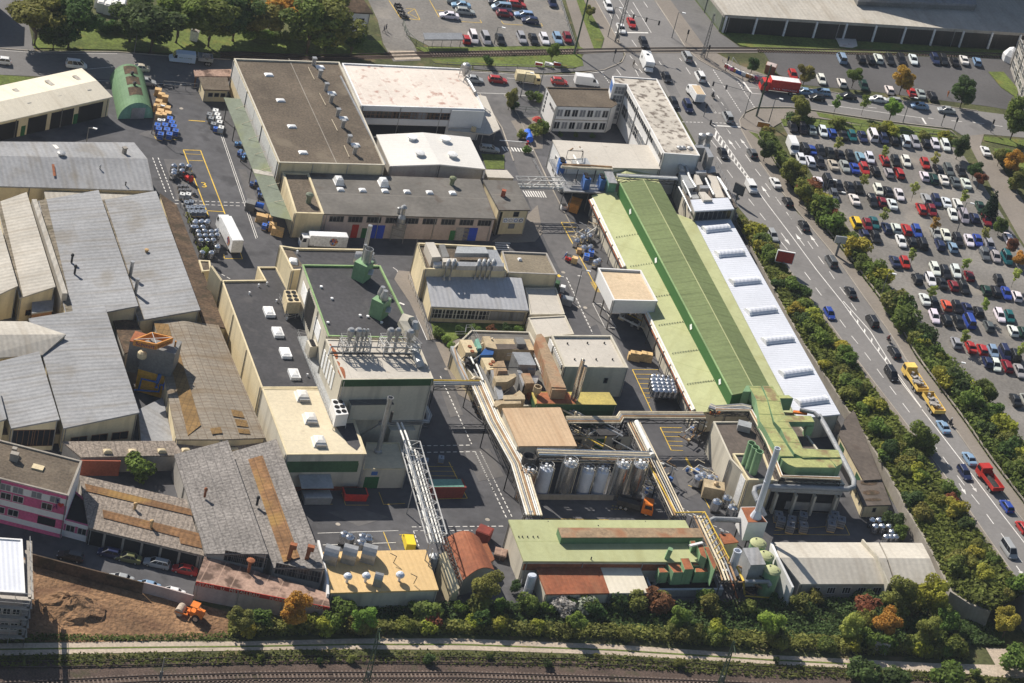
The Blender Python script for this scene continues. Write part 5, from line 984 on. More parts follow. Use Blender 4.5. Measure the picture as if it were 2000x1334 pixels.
# ================================================================= VEGETATION
def crown_mesh(name,seed,blobs,n,leaf,flat=.9):
 r=random.Random(seed);m=MB();tot=sum(b[3]**2 for b in blobs)
 for x,y,z,rad in blobs:
  for k in range(int(n*rad*rad/tot)):
   d=Vector((r.gauss(0,1),r.gauss(0,1),r.gauss(0,1))).normalized();q=rad*(.5+.5*r.random()**.6)
   p=Vector((x,y,z))+Vector((d.x*q,d.y*q,d.z*q*flat));s=leaf*r.uniform(.55,1.25)
   nn=(d+Vector((r.gauss(0,.6),r.gauss(0,.6),r.gauss(.35,.6)))).normalized()
   u=nn.cross(Vector((r.gauss(0,1),r.gauss(0,1),r.gauss(0,1)))).normalized();w=nn.cross(u)
   m.face([p-u*s*.5,p+w*s*.32,p+u*s*.5,p-w*s*.32])
 return m.mesh(name,'leaf',uv=False)
def trunk_mesh(name,seed,h,r0,tips):
 m=MB();r=random.Random(seed);m.tube([(0,0,-.2),(r.uniform(-.1,.1),r.uniform(-.1,.1),h*.5),(0,0,h)],[r0,r0*.75,r0*.55],7)
 for t in tips[:7]:
  a=Vector((0,0,h*r.uniform(.7,1)));b=Vector(t[:3]);m.tube([a,a.lerp(b,.5)+Vector((0,0,.25)),b],[r0*.42,r0*.3,r0*.1],5)
 return m.mesh(name,'bark',uv=False)
def blobset(seed,n,c,rad,br):
 r=random.Random(seed);out=[(c[0],c[1],c[2],br*1.25)]
 for k in range(n):
  d=Vector((r.gauss(0,1),r.gauss(0,1),r.gauss(0,.9))).normalized()*r.uniform(.65,1.05)
  out.append((c[0]+d.x*rad[0],c[1]+d.y*rad[1],c[2]+d.z*rad[2],br*r.uniform(.6,1.15)))
 return out
TREES={}
for k in range(4):
 bl=blobset(20+k,13,(0,0,5.7),(2.6,2.6,2.9),1.6);TREES['broad%d'%k]=(trunk_mesh('trunk',k,3.0,.26,bl[1:]),crown_mesh('crown',k,bl,4600,.58),10.0)
for k in range(2):
 bl=blobset(40+k,7,(0,0,3.9),(.95,.95,1.5),.62);TREES['young%d'%k]=(trunk_mesh('trunk',k+9,2.6,.08,bl[1:]),crown_mesh('crown',k+9,bl,480,.46),6.0)
bl=[(0,0,1.2+j*.9,1.75-j*.24)for j in range(7)];TREES['conifer']=(trunk_mesh('trunk',30,2,.2,[]),crown_mesh('crown',30,bl,2600,.4),7.2)
SHR=[]
for k in range(6):
 bl=blobset(60+k,8,(0,0,1.5),(1.25,1.2,.95),.85);SHR.append(crown_mesh('shrub',60+k,bl,1050,.46))
def jit(c,a=.18):return tuple(max(.004,x*R.uniform(1-a,1+a))for x in c)
GRN,DRK,YEL,ORA,RED,OLV,BRI,LIM=(.15,.205,.04),(.075,.12,.032),(.36,.34,.05),(.50,.28,.05),(.26,.10,.05),(.21,.215,.05),(.23,.33,.06),(.36,.40,.09)
def tree(px,py,h,kind,col,label,group=None,wide=1.0):
 tm,cm,hh=TREES[kind];p=P(px,py,h*.62);s=h/hh
 r=thing('tree',label,'tree',(p.x,p.y,0),group);rz=R.uniform(0,6.28)
 t=ob('trunk',tm,r,rz=rz);t.scale=(s*wide,s*wide,s);c=ob('crown',cm,r,rz=rz,color=jit(col,.1));c.scale=(s*wide,s*wide,s);return r
def shrub(p,h,col,label,group=None,wide=1.0):
 s=h/2.9;o=ob('shrub',SHR[R.randrange(6)],None,p,R.uniform(0,6.28),color=jit(col,.1));o.scale=(s*wide,s*wide,s);return tag(o,label,'shrub',group)
def sh(px,py,h,col,label,group=None,wide=1.0):p=P(px,py,h*.5);return shrub((p.x,p.y,0),h,col,label,group,wide)
TL='trees behind the street'
for px,py,h,k,c,lb in((76,32,12,0,OLV,'orange-tinged dark tree at the left street corner'),(143,36,12,1,DRK,'dark round tree above the white delivery van, left of the gap'),(110,60,8,2,DRK,'dark low tree filling the gap between two street trees'),(262,30,11,2,DRK,'dark tree behind the street lamp'),(306,36,14,3,DRK,'tallest dark tree beside the white switch cabinet'),(354,28,12,0,GRN,'green tree right behind the white switch cabinet'),(418,36,12,1,GRN,'bright green tree right of the switch cabinet'),(466,26,12,2,DRK,'dark tree left of the brown-leaved tree'),(510,24,11,3,OLV,'thin brownish autumn tree behind the brown warehouse'),
       (556,22,9,0,ORA,'small golden-brown tree behind a garden hedge'),(612,44,13,1,GRN,'broad green tree beside the white house'),(655,30,14,2,OLV,'big yellow-green tree over the white house front'),(640,78,6,3,DRK,'small dark tree below the big yellow-green tree'),(690,84,6,0,DRK,'small dark tree in front of the white house')):tree(px,py-5,h*1.08,'broad%d'%k,c,lb,TL,wide=1.42)
for px,py,h,c,lb in((455,62,4,LIM,'pale thin street tree on the lawn behind the warehouse'),):tree(px,py,h,'young0',c,lb)
for k,x in enumerate(range(196,250,9)):sh(x,50+k*.3,3,DRK,'clipped dark hedge piece along the top lawn left','hedge along the top lawn')
for k,x in enumerate(range(500,545,8)):sh(x,68,2.4,GRN,'clipped green hedge piece behind the brown warehouse','hedge behind the warehouse')
for k,x in enumerate(range(560,600,8)):sh(x,70,2.4,GRN,'clipped green hedge piece left of the white house','hedge by the white house')
sh(486,66,4,BRI,'bright green round bush on the lawn by the hedge')
tree(999,187,6,'broad2',OLV,'small ragged tree by the plant entrance',wide=.8);tree(1082,97,5,'broad1',GRN,'small tree beside the level crossing');tree(1153,20,4.2,'broad0',OLV,'small tree on the grass strip by the cycle path');sh(955,120,2.6,DRK,'dark green bush on the grass by the railway')
for x,y,h,c,lb in((1036,187,2.6,DRK,'round dark bush left of white office'),(1054,189,2.6,GRN,'green bush at the white office corner'),(1046,254,3.2,OLV,'olive bush before the white office gable'),(1063,246,3.4,GRN,'taller green bush before the white office gable'),(1021,262,2.2,OLV,'low shrub beside the blue barrels'),(1030,300-8,1.8,GRN,'low shrub at the barrier post'),(1003,204,2.4,DRK,'dark bush under the ragged entrance tree'),(1095,262,1.2,DRK,'low dark hedge left below office windows'),(1125,264,1.2,DRK,'low dark hedge centre below office windows'),(1158,265,1.2,DRK,'low dark hedge right below office windows')):sh(x,y,h,c,lb)
for x,y,h,k,c,lb in((1472,125,5,1,DRK,'dark tree behind the row of event banners'),(1577,137,7,3,OLV,'orange-green tree at the upper car park entrance'),(1671,146,6,0,GRN,'slim green tree at the upper car park edge'),(1767,151,8,1,ORA,'orange-brown tree at the upper car park edge'),(1887,173,9,2,DRK,'dark green tree at the upper car park exit'),(1566,199,8,3,OLV,'orange-green street tree behind the red truck'),(1745,208,7,0,BRI,'bright green street tree opposite the car park'),(1990,222,12,1,GRN,'large green tree at the right edge'),(1877,280,7,2,DRK,'dense dark tree at the gravel car park gate'),(1907,325,6,3,DRK,'grey-green bushy tree beside the driveway'),(1915,348,5,0,RED,'red-leaved tree beside the driveway'),(1956,436,5,2,GRN,'green bushy tree below the dark conifer'),(1978,478,5,1,RED,'red-brown tree at the right car park border'),(1994,500,5,3,ORA,'orange tree at the right car park border'),(1955,303,5,0,OLV,'olive tree inside the driveway bend'),(1982,312,7,1,ORA,'orange-green tree right of the driveway'),(1992,350,6,2,OLV,'green tree at right below the orange one'),
      (1800,858,10,1,GRN,'large rounded tree overhanging the main road'),(1742,880,7.5,2,DRK,'dark tree on the embankment left of the large rounded tree'),(1775,925,6,0,BRI,'bright green tree below the large roadside tree'),(1500,284,7,3,DRK,'dark tree at the corner of the gravel car park'),(1545,330,7,1,OLV,'brown-green tree beside the white box van'),(1570,370,7,0,OLV,'olive tree where parking hedge begins'),(1605,395,7,2,GRN,'round green tree beside the parked grey car'),(1632,424,5,1,RED,'reddish tree in the parking hedge'),(1930,755,8,3,GRN,'spreading green tree at the lower car park corner')):tree(x,y,h,'broad%d'%k,c,lb)
tree(1941,392,8,'conifer',(.02,.045,.02),'dark conifer beside the parking driveway',wide=1.15)
for x,y in((1635,200),(1690,199)):tree(x,y,6,'young1',BRI,'{o}staked young street tree beside the right road{l}','staked young street trees')
for x,y in((1638,280),(1731,297),(1827,310),(1689,351),(1787,369),(1884,384),(1728,419),(1827,437),(1926,455),(1784,498),(1886,513),(1984,536),(1822,569),(1925,595),(1885,658),(1994,683)):tree(x,y,5.5,'young%d'%R.randrange(2),ORA if(x,y)==(1827,437)else LIM,'{o}thin yellow-green young tree in the gravel car park{l}','young trees in the gravel car park')
def belt(rows,n,hs,cols,label,group,t0=0.,t1=1.,u0=.05,u1=.95,wide=1.15):
 for k in range(n):
  f=(t0+(t1-t0)*R.random())*(len(rows)-1.001);i=int(f);a=rows[i][0].lerp(rows[i+1][0],f-i);b=rows[i][1].lerp(rows[i+1][1],f-i)
  p=a.lerp(b,R.uniform(u0,u1));j=R.choices(range(len(cols)),[c[2]for c in cols])[0];shrub((p.x,p.y,p.z-.15),R.uniform(*hs),cols[j][0],label%cols[j][1],group,wide)
MIX=[(GRN,'green',5),(DRK,'dark green',2),(OLV,'olive',4),(YEL,'yellowing',2)]
MIXR=MIX+[(RED,'reddish',.2)]
belt(EMB,76,(2.2,4.0),MIXR,'%s shrub on the bank between retaining wall and main road','shrubs on the road embankment')
belt(EMB2,72,(3.4,6.2),MIXR,'%s shrub in the thicket between main road and gravel car park','thicket by the gravel car park',u0=.08,u1=.92,wide=1.0)
HT=[(P(1535,238),P(1536,244)),(P(1600,244),P(1602,250)),(P(1700,255),P(1700,262)),(P(1790,264),P(1790,272)),(P(1850,272),P(1850,280))]
belt(HT,14,(2.2,3.6),MIX,'%s shrub in the hedge along the top of the gravel car park','hedge above the gravel car park')
RT=[(P(1925,290),P(2010,330)),(P(1985,390),P(2060,420)),(P(2020,430),P(2110,480)),(P(2090,540),P(2150,600))]
belt(RT,8,(2.2,4.2),MIXR,'%s shrub on the right side of the parking driveway','shrubs right of the driveway')
FR=[(P(*a),P(*b))for a,b in(((445,1222),(445,1246)),((640,1226),(640,1240)),((900,1224),(900,1240)),((1200,1232),(1200,1250)),((1500,1246),(1500,1270)),((1800,1262),(1800,1286)),((1880,1262),(1890,1290)))]
belt(FR,44,(2.6,4.6),[(GRN,'green',3),(OLV,'olive',4),(YEL,'yellow-green',4),(DRK,'dark green',1)],'%s shrub in the long thicket beside the gravel track','thicket beside the gravel track',wide=.95)
BR=[(P(*a),P(*b))for a,b in(((645,1186),(645,1200)),((880,1182),(880,1200)),((1060,1186),(1060,1204)),((1300,1180),(1300,1210)),((1550,1176),(1550,1215)),((1700,1170),(1720,1230)),((1860,1180),(1880,1250)))]
belt(BR,30,(2.4,4.2),[(DRK,'dark green',4),(GRN,'green',3),(OLV,'olive',2)],'%s shrub behind the plant along its rear fence','rear shrubs behind the plant',wide=1.0)
for x,y,h,k,c,lb in((472,1206,6.5,0,OLV,'yellow-green tree at the edge of the dirt lot'),(580,1187,8,1,ORA,'golden orange tree before the red-lettered workshop'),(710,1205,6.5,2,BRI,'bright yellow-green tree below gold roof'),(955,1135,9,3,OLV,'dark leafy tree beside the barrel-roofed shed'),(1506,1216,7.5,0,BRI,'fresh green rounded tree below the green tanks'),(1763,1155,9,1,OLV,'olive tree in front of the pale sheet-roofed end building'),(1826,1158,9.5,2,YEL,'yellow-green tree by the curved retaining wall'),(1737,1205,8,3,ORA,'orange tree above the square brick hut'),(1971,1212,8,0,YEL,'yellow tree beside the road abutment'),(1665,1222,6.5,1,LIM,'lime green tree left of the orange tree'),(1812,1226,7.5,2,OLV,'olive tree right of the orange tree'),(1855,1205,7,3,GRN,'green tree under the curved wall'),(1330,1205,6,1,BRI,'slim green tree in the thicket below the scrubbers'),(1125,1212,5.5,0,BRI,'pale green tree in the thicket below the rust roof')):tree(x,y,h,'broad%d'%k,c,lb)
for x,y,h,c,lb,w in((1035,1178,4.5,GRN,'tall green shrub at the small white tank',1),(1100,1186,3.6,(.42,.45,.34),'white-flowering shrub below the rust roof, left one',1.2),(1140,1180,3.6,(.42,.45,.34),'white-flowering shrub below the rust roof, right one',1.2),(1290,1174,4.5,RED,'reddish purple shrub below the grey basin',1.3),(1006,1146,2.6,DRK,'round clipped dark shrub beside the tank fence',.8),(830,1192,4.5,GRN,'tall green shrub below gold roof right end',1.2),(672,1190,4.5,GRN,'tall green shrub below gold roof left end',1.1),(1695,1186,4,RED,'red-brown shrub behind the orange tree',1.2),(845,1215,3.2,RED,'dark red shrub in the thicket by the track',1),(272,912,4.8,GRN,'round green tree-like bush in the workshop courtyard',1.15),(1700,1312,5,DRK,'dark bush left of the foreground pair',1.3),(1745,1318,4.5,DRK,'dark bush between foreground bushes',1.3),(1850,1322,5,GRN,'green bush in the right foreground',1.2),(1985,1290,5,GRN,'green bush at the lower right corner',1.2),(1830,960,4,BRI,'bright bush on the bank below the large roadside tree',1.2),(1862,1020,2.6,ORA,'orange little bush on the bank',.7),(1745,1016,4,DRK,'dark bush beside the stacked drums',1),(1760,1040,3,GRN,'green bush near the retaining wall end',1)):sh(x,y,h,c,lb,None,w)
for x,y,h,c in((858,648,2.4,GRN),(872,660,2,BRI),(900,645,2.2,DRK),(930,644,2.2,GRN),(960,643,2,RED),(990,642,2.2,DRK),(1015,643,2,GRN),(880,674,1.6,BRI)):sh(x,y,h,c,'{o}low shrub in the bed below the laboratory windows{l}','laboratory bed')
IV=[(P(362,425),P(368,425)),(P(380,470),P(386,470)),(P(396,505),P(402,505))]
belt(IV,6,(1.6,2.6),[(LIM,'pale',1)],'%s green climbing shrub on the fence behind the steel drums','ivy on the drum fence',wide=.6)
for x in range(480,1900,118):sh(x+R.uniform(-30,30),1284+R.uniform(-6,14)+max(0,x-1200)*.035,R.uniform(1.0,2.2),R.choice([OLV,GRN,DRK]),'{o}low weed bush between gravel track and railway{l}','weed bushes by the railway')
def scatter(name,rows,n,size,hh,cols):
 m=MB();r=random.Random(5)
 for k in range(n):
  f=r.random()*(len(rows)-1.001);i=int(f);a=rows[i][0].lerp(rows[i+1][0],f-i);b=rows[i][1].lerp(rows[i+1][1],f-i)
  p=a.lerp(b,r.random())+Vector((0,0,r.uniform(-.05,hh)));s=size*r.uniform(.5,1.3);u=Vector((r.gauss(0,1),r.gauss(0,1),r.gauss(0,.5))).normalized();w=u.cross(Vector((r.gauss(0,.5),r.gauss(0,.5),1))).normalized()
  m.face([p-u*s*.5,p+w*s*.35,p+u*s*.5,p-w*s*.35])
 o=tag(ob(name,m.mesh(name,'leaf',uv=False),color=cols),kind='stuff');return o
scatter('undergrowth',EMB,26000,.9,1.3,(.16,.185,.035));scatter('undergrowth',EMB2,30000,.9,2.6,(.13,.17,.032));scatter('undergrowth',FR,14000,.65,1.9,OLV);scatter('undergrowth',BR,12000,.65,1.2,DRK)
MID=[(P(*a),P(*b))for a,b in(((645,1200),(645,1228)),((900,1200),(900,1226)),((1200,1205),(1200,1236)),((1550,1210),(1550,1250)),((1720,1230),(1720,1262)),((1880,1215),(1880,1262)),((1960,1225),(1960,1262)))];scatter('undergrowth',MID,16000,.7,.8,DRK)
WG=[(P(*a),P(*b))for a,b in(((-60,1282),(-60,1306)),((300,1276),(300,1302)),((700,1269),(700,1296)),((1200,1280),(1200,1306)),((1500,1298),(1500,1324)),((1800,1312),(1800,1330)),((2060,1330),(2060,1350)))]
scatter('track_weeds',WG,9000,.55,.5,(.12,.13,.03))
WG2=[(P(*a),P(*b))for a,b in(((0,1240),(0,1256)),((120,1240),(120,1254)),((260,1243),(260,1252)),((450,1236),(450,1252)))]
scatter('track_weeds',WG2,1800,.45,.5,(.10,.13,.025))
m=MB();c=P(135,1185,0);rr=random.Random(3);n=22
rings=[]
for j in range(7):
 f=j/6;rings.append([(c.x+math.cos(2*math.pi*k/n)*(6.5*(1-f)+.2)*rr.uniform(.8,1.15),c.y+math.sin(2*math.pi*k/n)*(5.0*(1-f)+.2)*rr.uniform(.8,1.15),-.1+2.3*math.sin(f*1.57)*rr.uniform(.85,1.1))for k in range(n)])
m.loops(rings);single('soil_heap','dark brown heap of dug soil beside the scaffolding','soil heap',m,'dirt',(c.x,c.y,0))
# ================================================================= VEHICLES AND PEOPLE
KIND={}
def wheel_mb(r=.31,w=.2):
 m=MB();
 for rr_,ww,mi in((r,w,0),(r*.6,w+.03,1)):
  m.mi=mi;m.loops([[(rr_*math.cos(k*math.pi/6),s*ww/2,rr_*math.sin(k*math.pi/6))for k in range(12)]for s in(-1,1)])
 return m.mesh('wheel',['rubber','galvanised'],uv=False)
WHL,WHB=wheel_mb(),wheel_mb(.5,.32)
def wheels_at(xs,y,r=.31,me=None):return[('wheel',me or WHL,(x,s*y,r),None)for x in xs for s in(-1,1)]
def box_me(name,mat,parts):
 m=MB()
 for c,s in parts:m.box(c,s)
 return m.mesh(name,mat,uv=False)
def car(kind,L,g,hw=.87,hood=.92,zb=.92,zt=1.44,tail=.95):
 """g: greenhouse base rear/front x and top rear/front x"""
 b=MB();st=[(-L/2,.68,.74,.66,.38,.58,tail-.1),(-L/2+.22,.82,.86,.76,.26,.6,tail),(g[0],hw-.03,hw,hw-.09,.22,.58,tail+.02),(0,hw-.02,hw+.01,hw-.07,.22,.58,.95),(g[3],hw-.03,hw,hw-.09,.22,.58,hood),(L/2-.5,.82,hw-.02,.74,.24,.55,hood-.12),(L/2-.15,.76,.80,.64,.28,.5,.70),(L/2,.62,.66,.52,.36,.5,.60)]
 b.loops([[(x,-wb,z0),(x,-wm,zm),(x,-wt,z1),(x,wt,z1),(x,wm,zm),(x,wb,z0)]for x,wb,wm,wt,z0,zm,z1 in st])
 q0=[(g[0],-.78,zb),(g[3],-.78,zb),(g[3],.78,zb),(g[0],.78,zb)];q1=[(g[1],-.60,zt),(g[2],-.60,zt),(g[2],.60,zt),(g[1],.60,zt)]
 w=MB();w.loops([q0,q1])
 b.loops([[(g[1]-.06,-.63,zt-.03),(g[2]+.05,-.63,zt-.03),(g[2]+.05,.63,zt-.03),(g[1]-.06,.63,zt-.03)],[(g[1]+.08,-.55,zt+.05),(g[2]-.15,-.55,zt+.05),(g[2]-.15,.55,zt+.05),(g[1]+.08,.55,zt+.05)]])
 for i in range(4):b.bar(q0[i],q1[i],.11,.11)
 for t in(.42,)if L<4.6 else(.36,.68):
  for s in(-1,1):b.bar((g[0]+(g[3]-g[0])*t,s*.79,zb),(g[1]+(g[2]-g[1])*t,s*.61,zt),.09,.06)
 li=box_me('headlight','steel_white',[((0,0,0),(.14,.28,.14))]);tl=box_me('tail_light','red_paint',[((0,0,0),(.12,.24,.18))])
 KIND[kind]=[('body',b.mesh('body','car_paint',uv=False),(0,0,0),1),('windows',w.mesh('windows','glass_dark',uv=False),(0,0,0),None)]+wheels_at((-L*.30,L*.31),.76)+[('headlight',li,(L/2-.16,s*.58,.62),None)for s in(-1,1)]+[('tail_light',tl,(-L/2+.05,s*.58,.78),None)for s in(-1,1)]
car('hatchback',4.0,(-1.88,-1.5,.35,1.12));car('sedan',4.5,(-1.55,-.95,.42,1.15),tail=1.0);car('estate car',4.6,(-2.18,-1.85,.35,1.15));car('people carrier',4.7,(-2.2,-2.0,.7,1.6),.92,1.05,1.0,1.82,1.0);car('minibus',5.0,(-2.35,-2.25,1.2,1.95),.95,1.1,1.05,2.0,1.05)
def van(kind,L,h,cabin,mat='car_paint',w=1.0,roofmat=None):
 b=MB();b.loops([[(x,-yy,z0)for x,z0 in()]or[(-L/2,-w,.4),(-L/2,w,.4),(-L/2,w*.95,h),(-L/2,-w*.95,h)]]+[[(x,-w,.35),(x,w,.35),(x,w*.95,z),(x,-w*.95,z)]for x,z in((L/2-cabin-.2,h),(L/2-cabin+.3,h*.92 if h>2.3 else h),(L/2-.75,1.25),(L/2-.1,1.0))]+[[(L/2,-w*.85,.45),(L/2,w*.85,.45),(L/2,w*.8,.85),(L/2,-w*.8,.85)]])
 g=MB();x0,x1=L/2-cabin+.34,L/2-.78;z0=h*.92 if h>2.3 else h
 g.face([(x0+.1,-w*.8,z0-.02),(x1,-w*.85,1.36),(x1,w*.85,1.36),(x0+.1,w*.8,z0-.02)][::-1])
 for s in(-1,1):g.face([(x0-.3,s*w*1.01,1.3),(x1-.1,s*w*1.01,1.3),(x0+.25,s*w*.985,z0-.2),(x0-.3,s*w*.985,z0-.2)])
 KIND[kind]=[('body',b.mesh('body',mat,uv=False),(0,0,0),1),('windows',g.mesh('windows','glass_dark',uv=False),(0,0,.012),None)]+wheels_at((-L*.29,L*.32),w-.12,.34)
van('delivery van',5.8,2.5,1.7);van('small van',4.2,1.85,1.5,w=.9)
def truck(kind,L,h,cab_h,boxmat,roofmat=None,w=1.22):
 cb=MB();c0=L/2-2.0;cb.loops([[(x,-w*.97,.55),(x,w*.97,.55),(x,w*.95,z),(x,-w*.95,z)]for x,z in((c0,cab_h),(L/2-.5,cab_h),(L/2-.05,cab_h*.62),(L/2,1.0))])
 g=MB();g.face([(L/2-.46,-w*.85,cab_h-.15),(L/2-.46,w*.85,cab_h-.15),(L/2-.02,w*.88,cab_h*.62),(L/2-.02,-w*.88,cab_h*.62)])
 for s in(-1,1):g.face([(c0+.6,s*w*.99,cab_h*.62),(L/2-.35,s*w*.99,cab_h*.62),(L/2-.6,s*w*.98,cab_h-.25),(c0+.6,s*w*.98,cab_h-.25)])
 bx=box_me('cargo_box',boxmat,[((-L/2+(L-2.2)/2,0,(h+1.0)/2),(L-2.2,2*w,h-1.0))]);ch=box_me('chassis','dark_steel',[((-.2,0,.75),(L-.6,1.2,.4))])
 out=[('cab',cb.mesh('cab','car_paint',uv=False),(0,0,0),1),('windows',g.mesh('windows','glass_dark',uv=False),(.02,0,.01),None),('cargo_box',bx,(0,0,0),1 if boxmat=='car_paint' else None),('chassis',ch,(0,0,0),None)]+wheels_at((-L*.30,L*.36),1.0,.5,WHB)
 if roofmat:out.append(('roof_panel',box_me('roof_panel',roofmat,[((-L/2+(L-2.2)/2,0,h+.03),(L-2.5,2*w-.3,.05))]),(0,0,0),None))
 KIND[kind]=out
truck('box truck',7.2,3.3,2.5,'cream_paint');truck('white box truck',7.0,3.1,2.4,'white_paint','beige_roof');truck('red truck',9.6,3.6,2.9,'red_paint','white_paint');truck('trailer truck',12.0,4.0,3.3,'white_paint','white_paint')
def tipper(kind,mat,load,L=8.0,cab=True,w=1.22):
 out=[];x0,x1=-L/2,L/2-(2.3 if cab else.2);t=MB()
 for c,s in(((x0+(x1-x0)/2,0,1.15),(x1-x0,2*w,.15)),((x0+(x1-x0)/2,-w,1.55),(x1-x0,.1,.8)),((x0+(x1-x0)/2,w,1.55),(x1-x0,.1,.8)),((x0,0,1.55),(.1,2*w+.1,.8)),((x1,0,1.65),(.1,2*w+.1,1.0))):t.box(c,s)
 out.append(('bed',t.mesh('bed',mat,uv=False),(0,0,0),None));l=MB();rr=random.Random(4)
 if load=='load_grey':
  for k in range(16):l.box((rr.uniform(x0+.9,x1-.9),rr.uniform(-.75,.75),1.6+rr.uniform(0,.5)),(rr.uniform(.5,1.5),rr.uniform(.4,.9),rr.uniform(.3,.7)),rr.uniform(0,3))
 else:l.loops([[(x0+.2+(x1-x0-.4)*f,-.95*k,1.3),(x0+.2+(x1-x0-.4)*f,.95*k,1.3),(x0+.2+(x1-x0-.4)*f,.2,1.35+.6*k)]for f,k in((0,.7),(.3,1),(.7,1),(1,.7))])
 out.append(('load',l.mesh('load',load,uv=False),(0,0,0),None));out.append(('chassis',box_me('chassis','dark_steel',[((0,0,.8),(L-.4,1.1,.4))]),(0,0,0),None))
 if cab:
  c=MB();c.loops([[(x,-w,.55),(x,w,.55),(x,w*.95,z),(x,-w*.95,z)]for x,z in((x1+.15,2.75),(L/2-.35,2.75),(L/2,1.75),(L/2+.02,.9))]);out.append(('cab',c.mesh('cab',mat,uv=False),(0,0,0),None));g=MB();g.face([(L/2-.31,-1,2.6),(L/2-.31,1,2.6),(L/2+.01,1.05,1.8),(L/2+.01,-1.05,1.8)])
  for s in(-1,1):g.face([(x1+.6,s*1.225,1.75),(L/2-.2,s*1.225,1.75),(L/2-.45,s*1.18,2.5),(x1+.6,s*1.18,2.5)])
  out.append(('windows',g.mesh('windows','glass_dark',uv=False),(0,0,0),None))
 KIND[kind]=out+wheels_at((-L*.36,-L*.22,L*.34)if cab else(-L*.30,-L*.12),1.0,.5,WHB)
tipper('yellow tipper','truck_yellow','load_grey',8.6);tipper('yellow trailer','truck_yellow','load_grey',6.6,False);tipper('red tipper','red_paint','asphalt_load',7.4);tipper('orange skip truck','orange_deep','asphalt_load',7.0);KIND['orange skip truck'][0]=('bed',box_me('bed','dark_steel',[((-1.2,0,1.2),(4.4,2.3,.5)),((-1.2,-1.1,1.7),(4.4,.1,.6)),((-1.2,1.1,1.7),(4.4,.1,.6))]),(0,0,0),None);tipper('flat trailer','duct_grey','load_grey',3.4,False)
def person_mesh(name,J,cols):
 me=bpy.data.meshes.new(name);ks=list(J);E_=[('hip','chest'),('chest','neck'),('neck','head'),('head','crown')]
 for s in 'lr':E_+=[('hip','thigh'+s),('thigh'+s,'knee'+s),('knee'+s,'foot'+s),('foot'+s,'toe'+s),('chest','sh'+s),('sh'+s,'el'+s),('el'+s,'ha'+s)]
 me.from_pydata([J[k][0]for k in ks],[(ks.index(a),ks.index(b))for a,b in E_],[]);o=bpy.data.objects.new(name,me);COL.objects.link(o)
 md=o.modifiers.new('s','SKIN');o.modifiers.new('d','SUBSURF').levels=1
 for i,k in enumerate(ks):v=me.skin_vertices[0].data[i];v.radius=(J[k][1],J[k][1]);v.use_root=k=='hip'
 dg=bpy.context.evaluated_depsgraph_get();r=bpy.data.meshes.new_from_object(o.evaluated_get(dg));bpy.data.objects.remove(o);r.materials.clear()
 for c in cols:r.materials.append(MATS[c])
 return r
def joints(sw=.35,reach=0.,sit=False,lean=0.):
 h=.95 if not sit else.80;J={'hip':((0,0,h),.14),'chest':((lean*.4,0,h+.38),.155),'neck':((lean*.55,0,h+.56),.065),'head':((lean*.6+.02,0,h+.68),.095),'crown':((lean*.6+.01,0,h+.80),.075)}
 for s,y,k in(('l',.1,1),('r',-.1,-1)):
  J['sh'+s]=((lean*.45,y*2.1,h+.46),.062);J['thigh'+s]=((.0,y,h-.06),.10)
  if sit:J['knee'+s]=((.38,y*2.2,h-.05),.075);J['foot'+s]=((.22,y*2.3,h-.48),.05);J['toe'+s]=((.38,y*2.3,h-.5),.04);J['el'+s]=((lean*.45+.2,y*2.9,h+.22),.048);J['ha'+s]=((.5,y*2.6,h+.2),.042)
  else:J['knee'+s]=((sw*k*.45+.05,y,.5),.07);J['foot'+s]=((sw*k,y,.09),.05);J['toe'+s]=((sw*k+.17,y,.05),.04);J['el'+s]=((lean*.45+reach*.5-.2*sw*k*(reach==0),y*2.4,h+.2),.048);J['ha'+s]=((lean*.45+reach-.35*sw*k*(reach==0)+.05,y*2.2,h+.02+reach*.2),.042)
 return J
PM={'walk':person_mesh('person',joints(.33),['cloth']),'push':person_mesh('person',joints(.4,.5,lean=.35),['cloth']),'stand':person_mesh('person',joints(.06),['cloth']),'ride':person_mesh('person',joints(0,.4,True,.35),['cloth'])}
def hat_mesh(lean,h):m=MB();m.lathe((lean*.6+.015,0,h+.72),[(.125,0),(.13,.06),(.09,.15),(.02,.17)],10);return m.mesh('helmet','cloth',uv=False)
HATS={'walk':hat_mesh(0,.95),'stand':hat_mesh(0,.95),'push':hat_mesh(.35,.95),'ride':hat_mesh(.35,.8)}
def person(px,py,rz,pose,col,hat,label,z=0.,loc=None,par_h='helmet'):
 p=loc or P(px,py,z);o=ob('person',PM[pose],None,p,rz,color=col);tag(o,label,'person');ob(par_h,HATS[pose],o,color=hat);return o
b=MB();b.bar((-.55,0,.62),(.35,0,.72),.26,.28);b.bar((.35,0,.75),(.62,0,.32),.10);b.bar((.35,0,.75),(.28,0,1.02),.08);b.bar((.27,-.36,1.0),(.27,.36,1.0),.05);b.box((0,0,.42),(.5,.3,.3));b.bar((-.3,0,.45),(-.72,0,.32),.12);b.box((-.75,0,.8),(.3,.35,.25))
KIND['motorcycle']=[('body',b.mesh('body','black_paint',uv=False),(0,0,0),None),('wheel',wheel_mb(.32,.14),(.68,0,.32),None),('wheel',wheel_mb(.32,.16),(-.72,0,.32),None)]
b=MB();b.box((-.3,0,.65),(1.8,1.1,.7));b.box((-.9,0,1.15),(.6,1.1,.4));m2=MB()
for x,y in((-.9,-.5),(-.9,.5),(.4,-.5),(.4,.5)):m2 .bar((x,y,1),(x*.9,y*.95,2.1),.08)
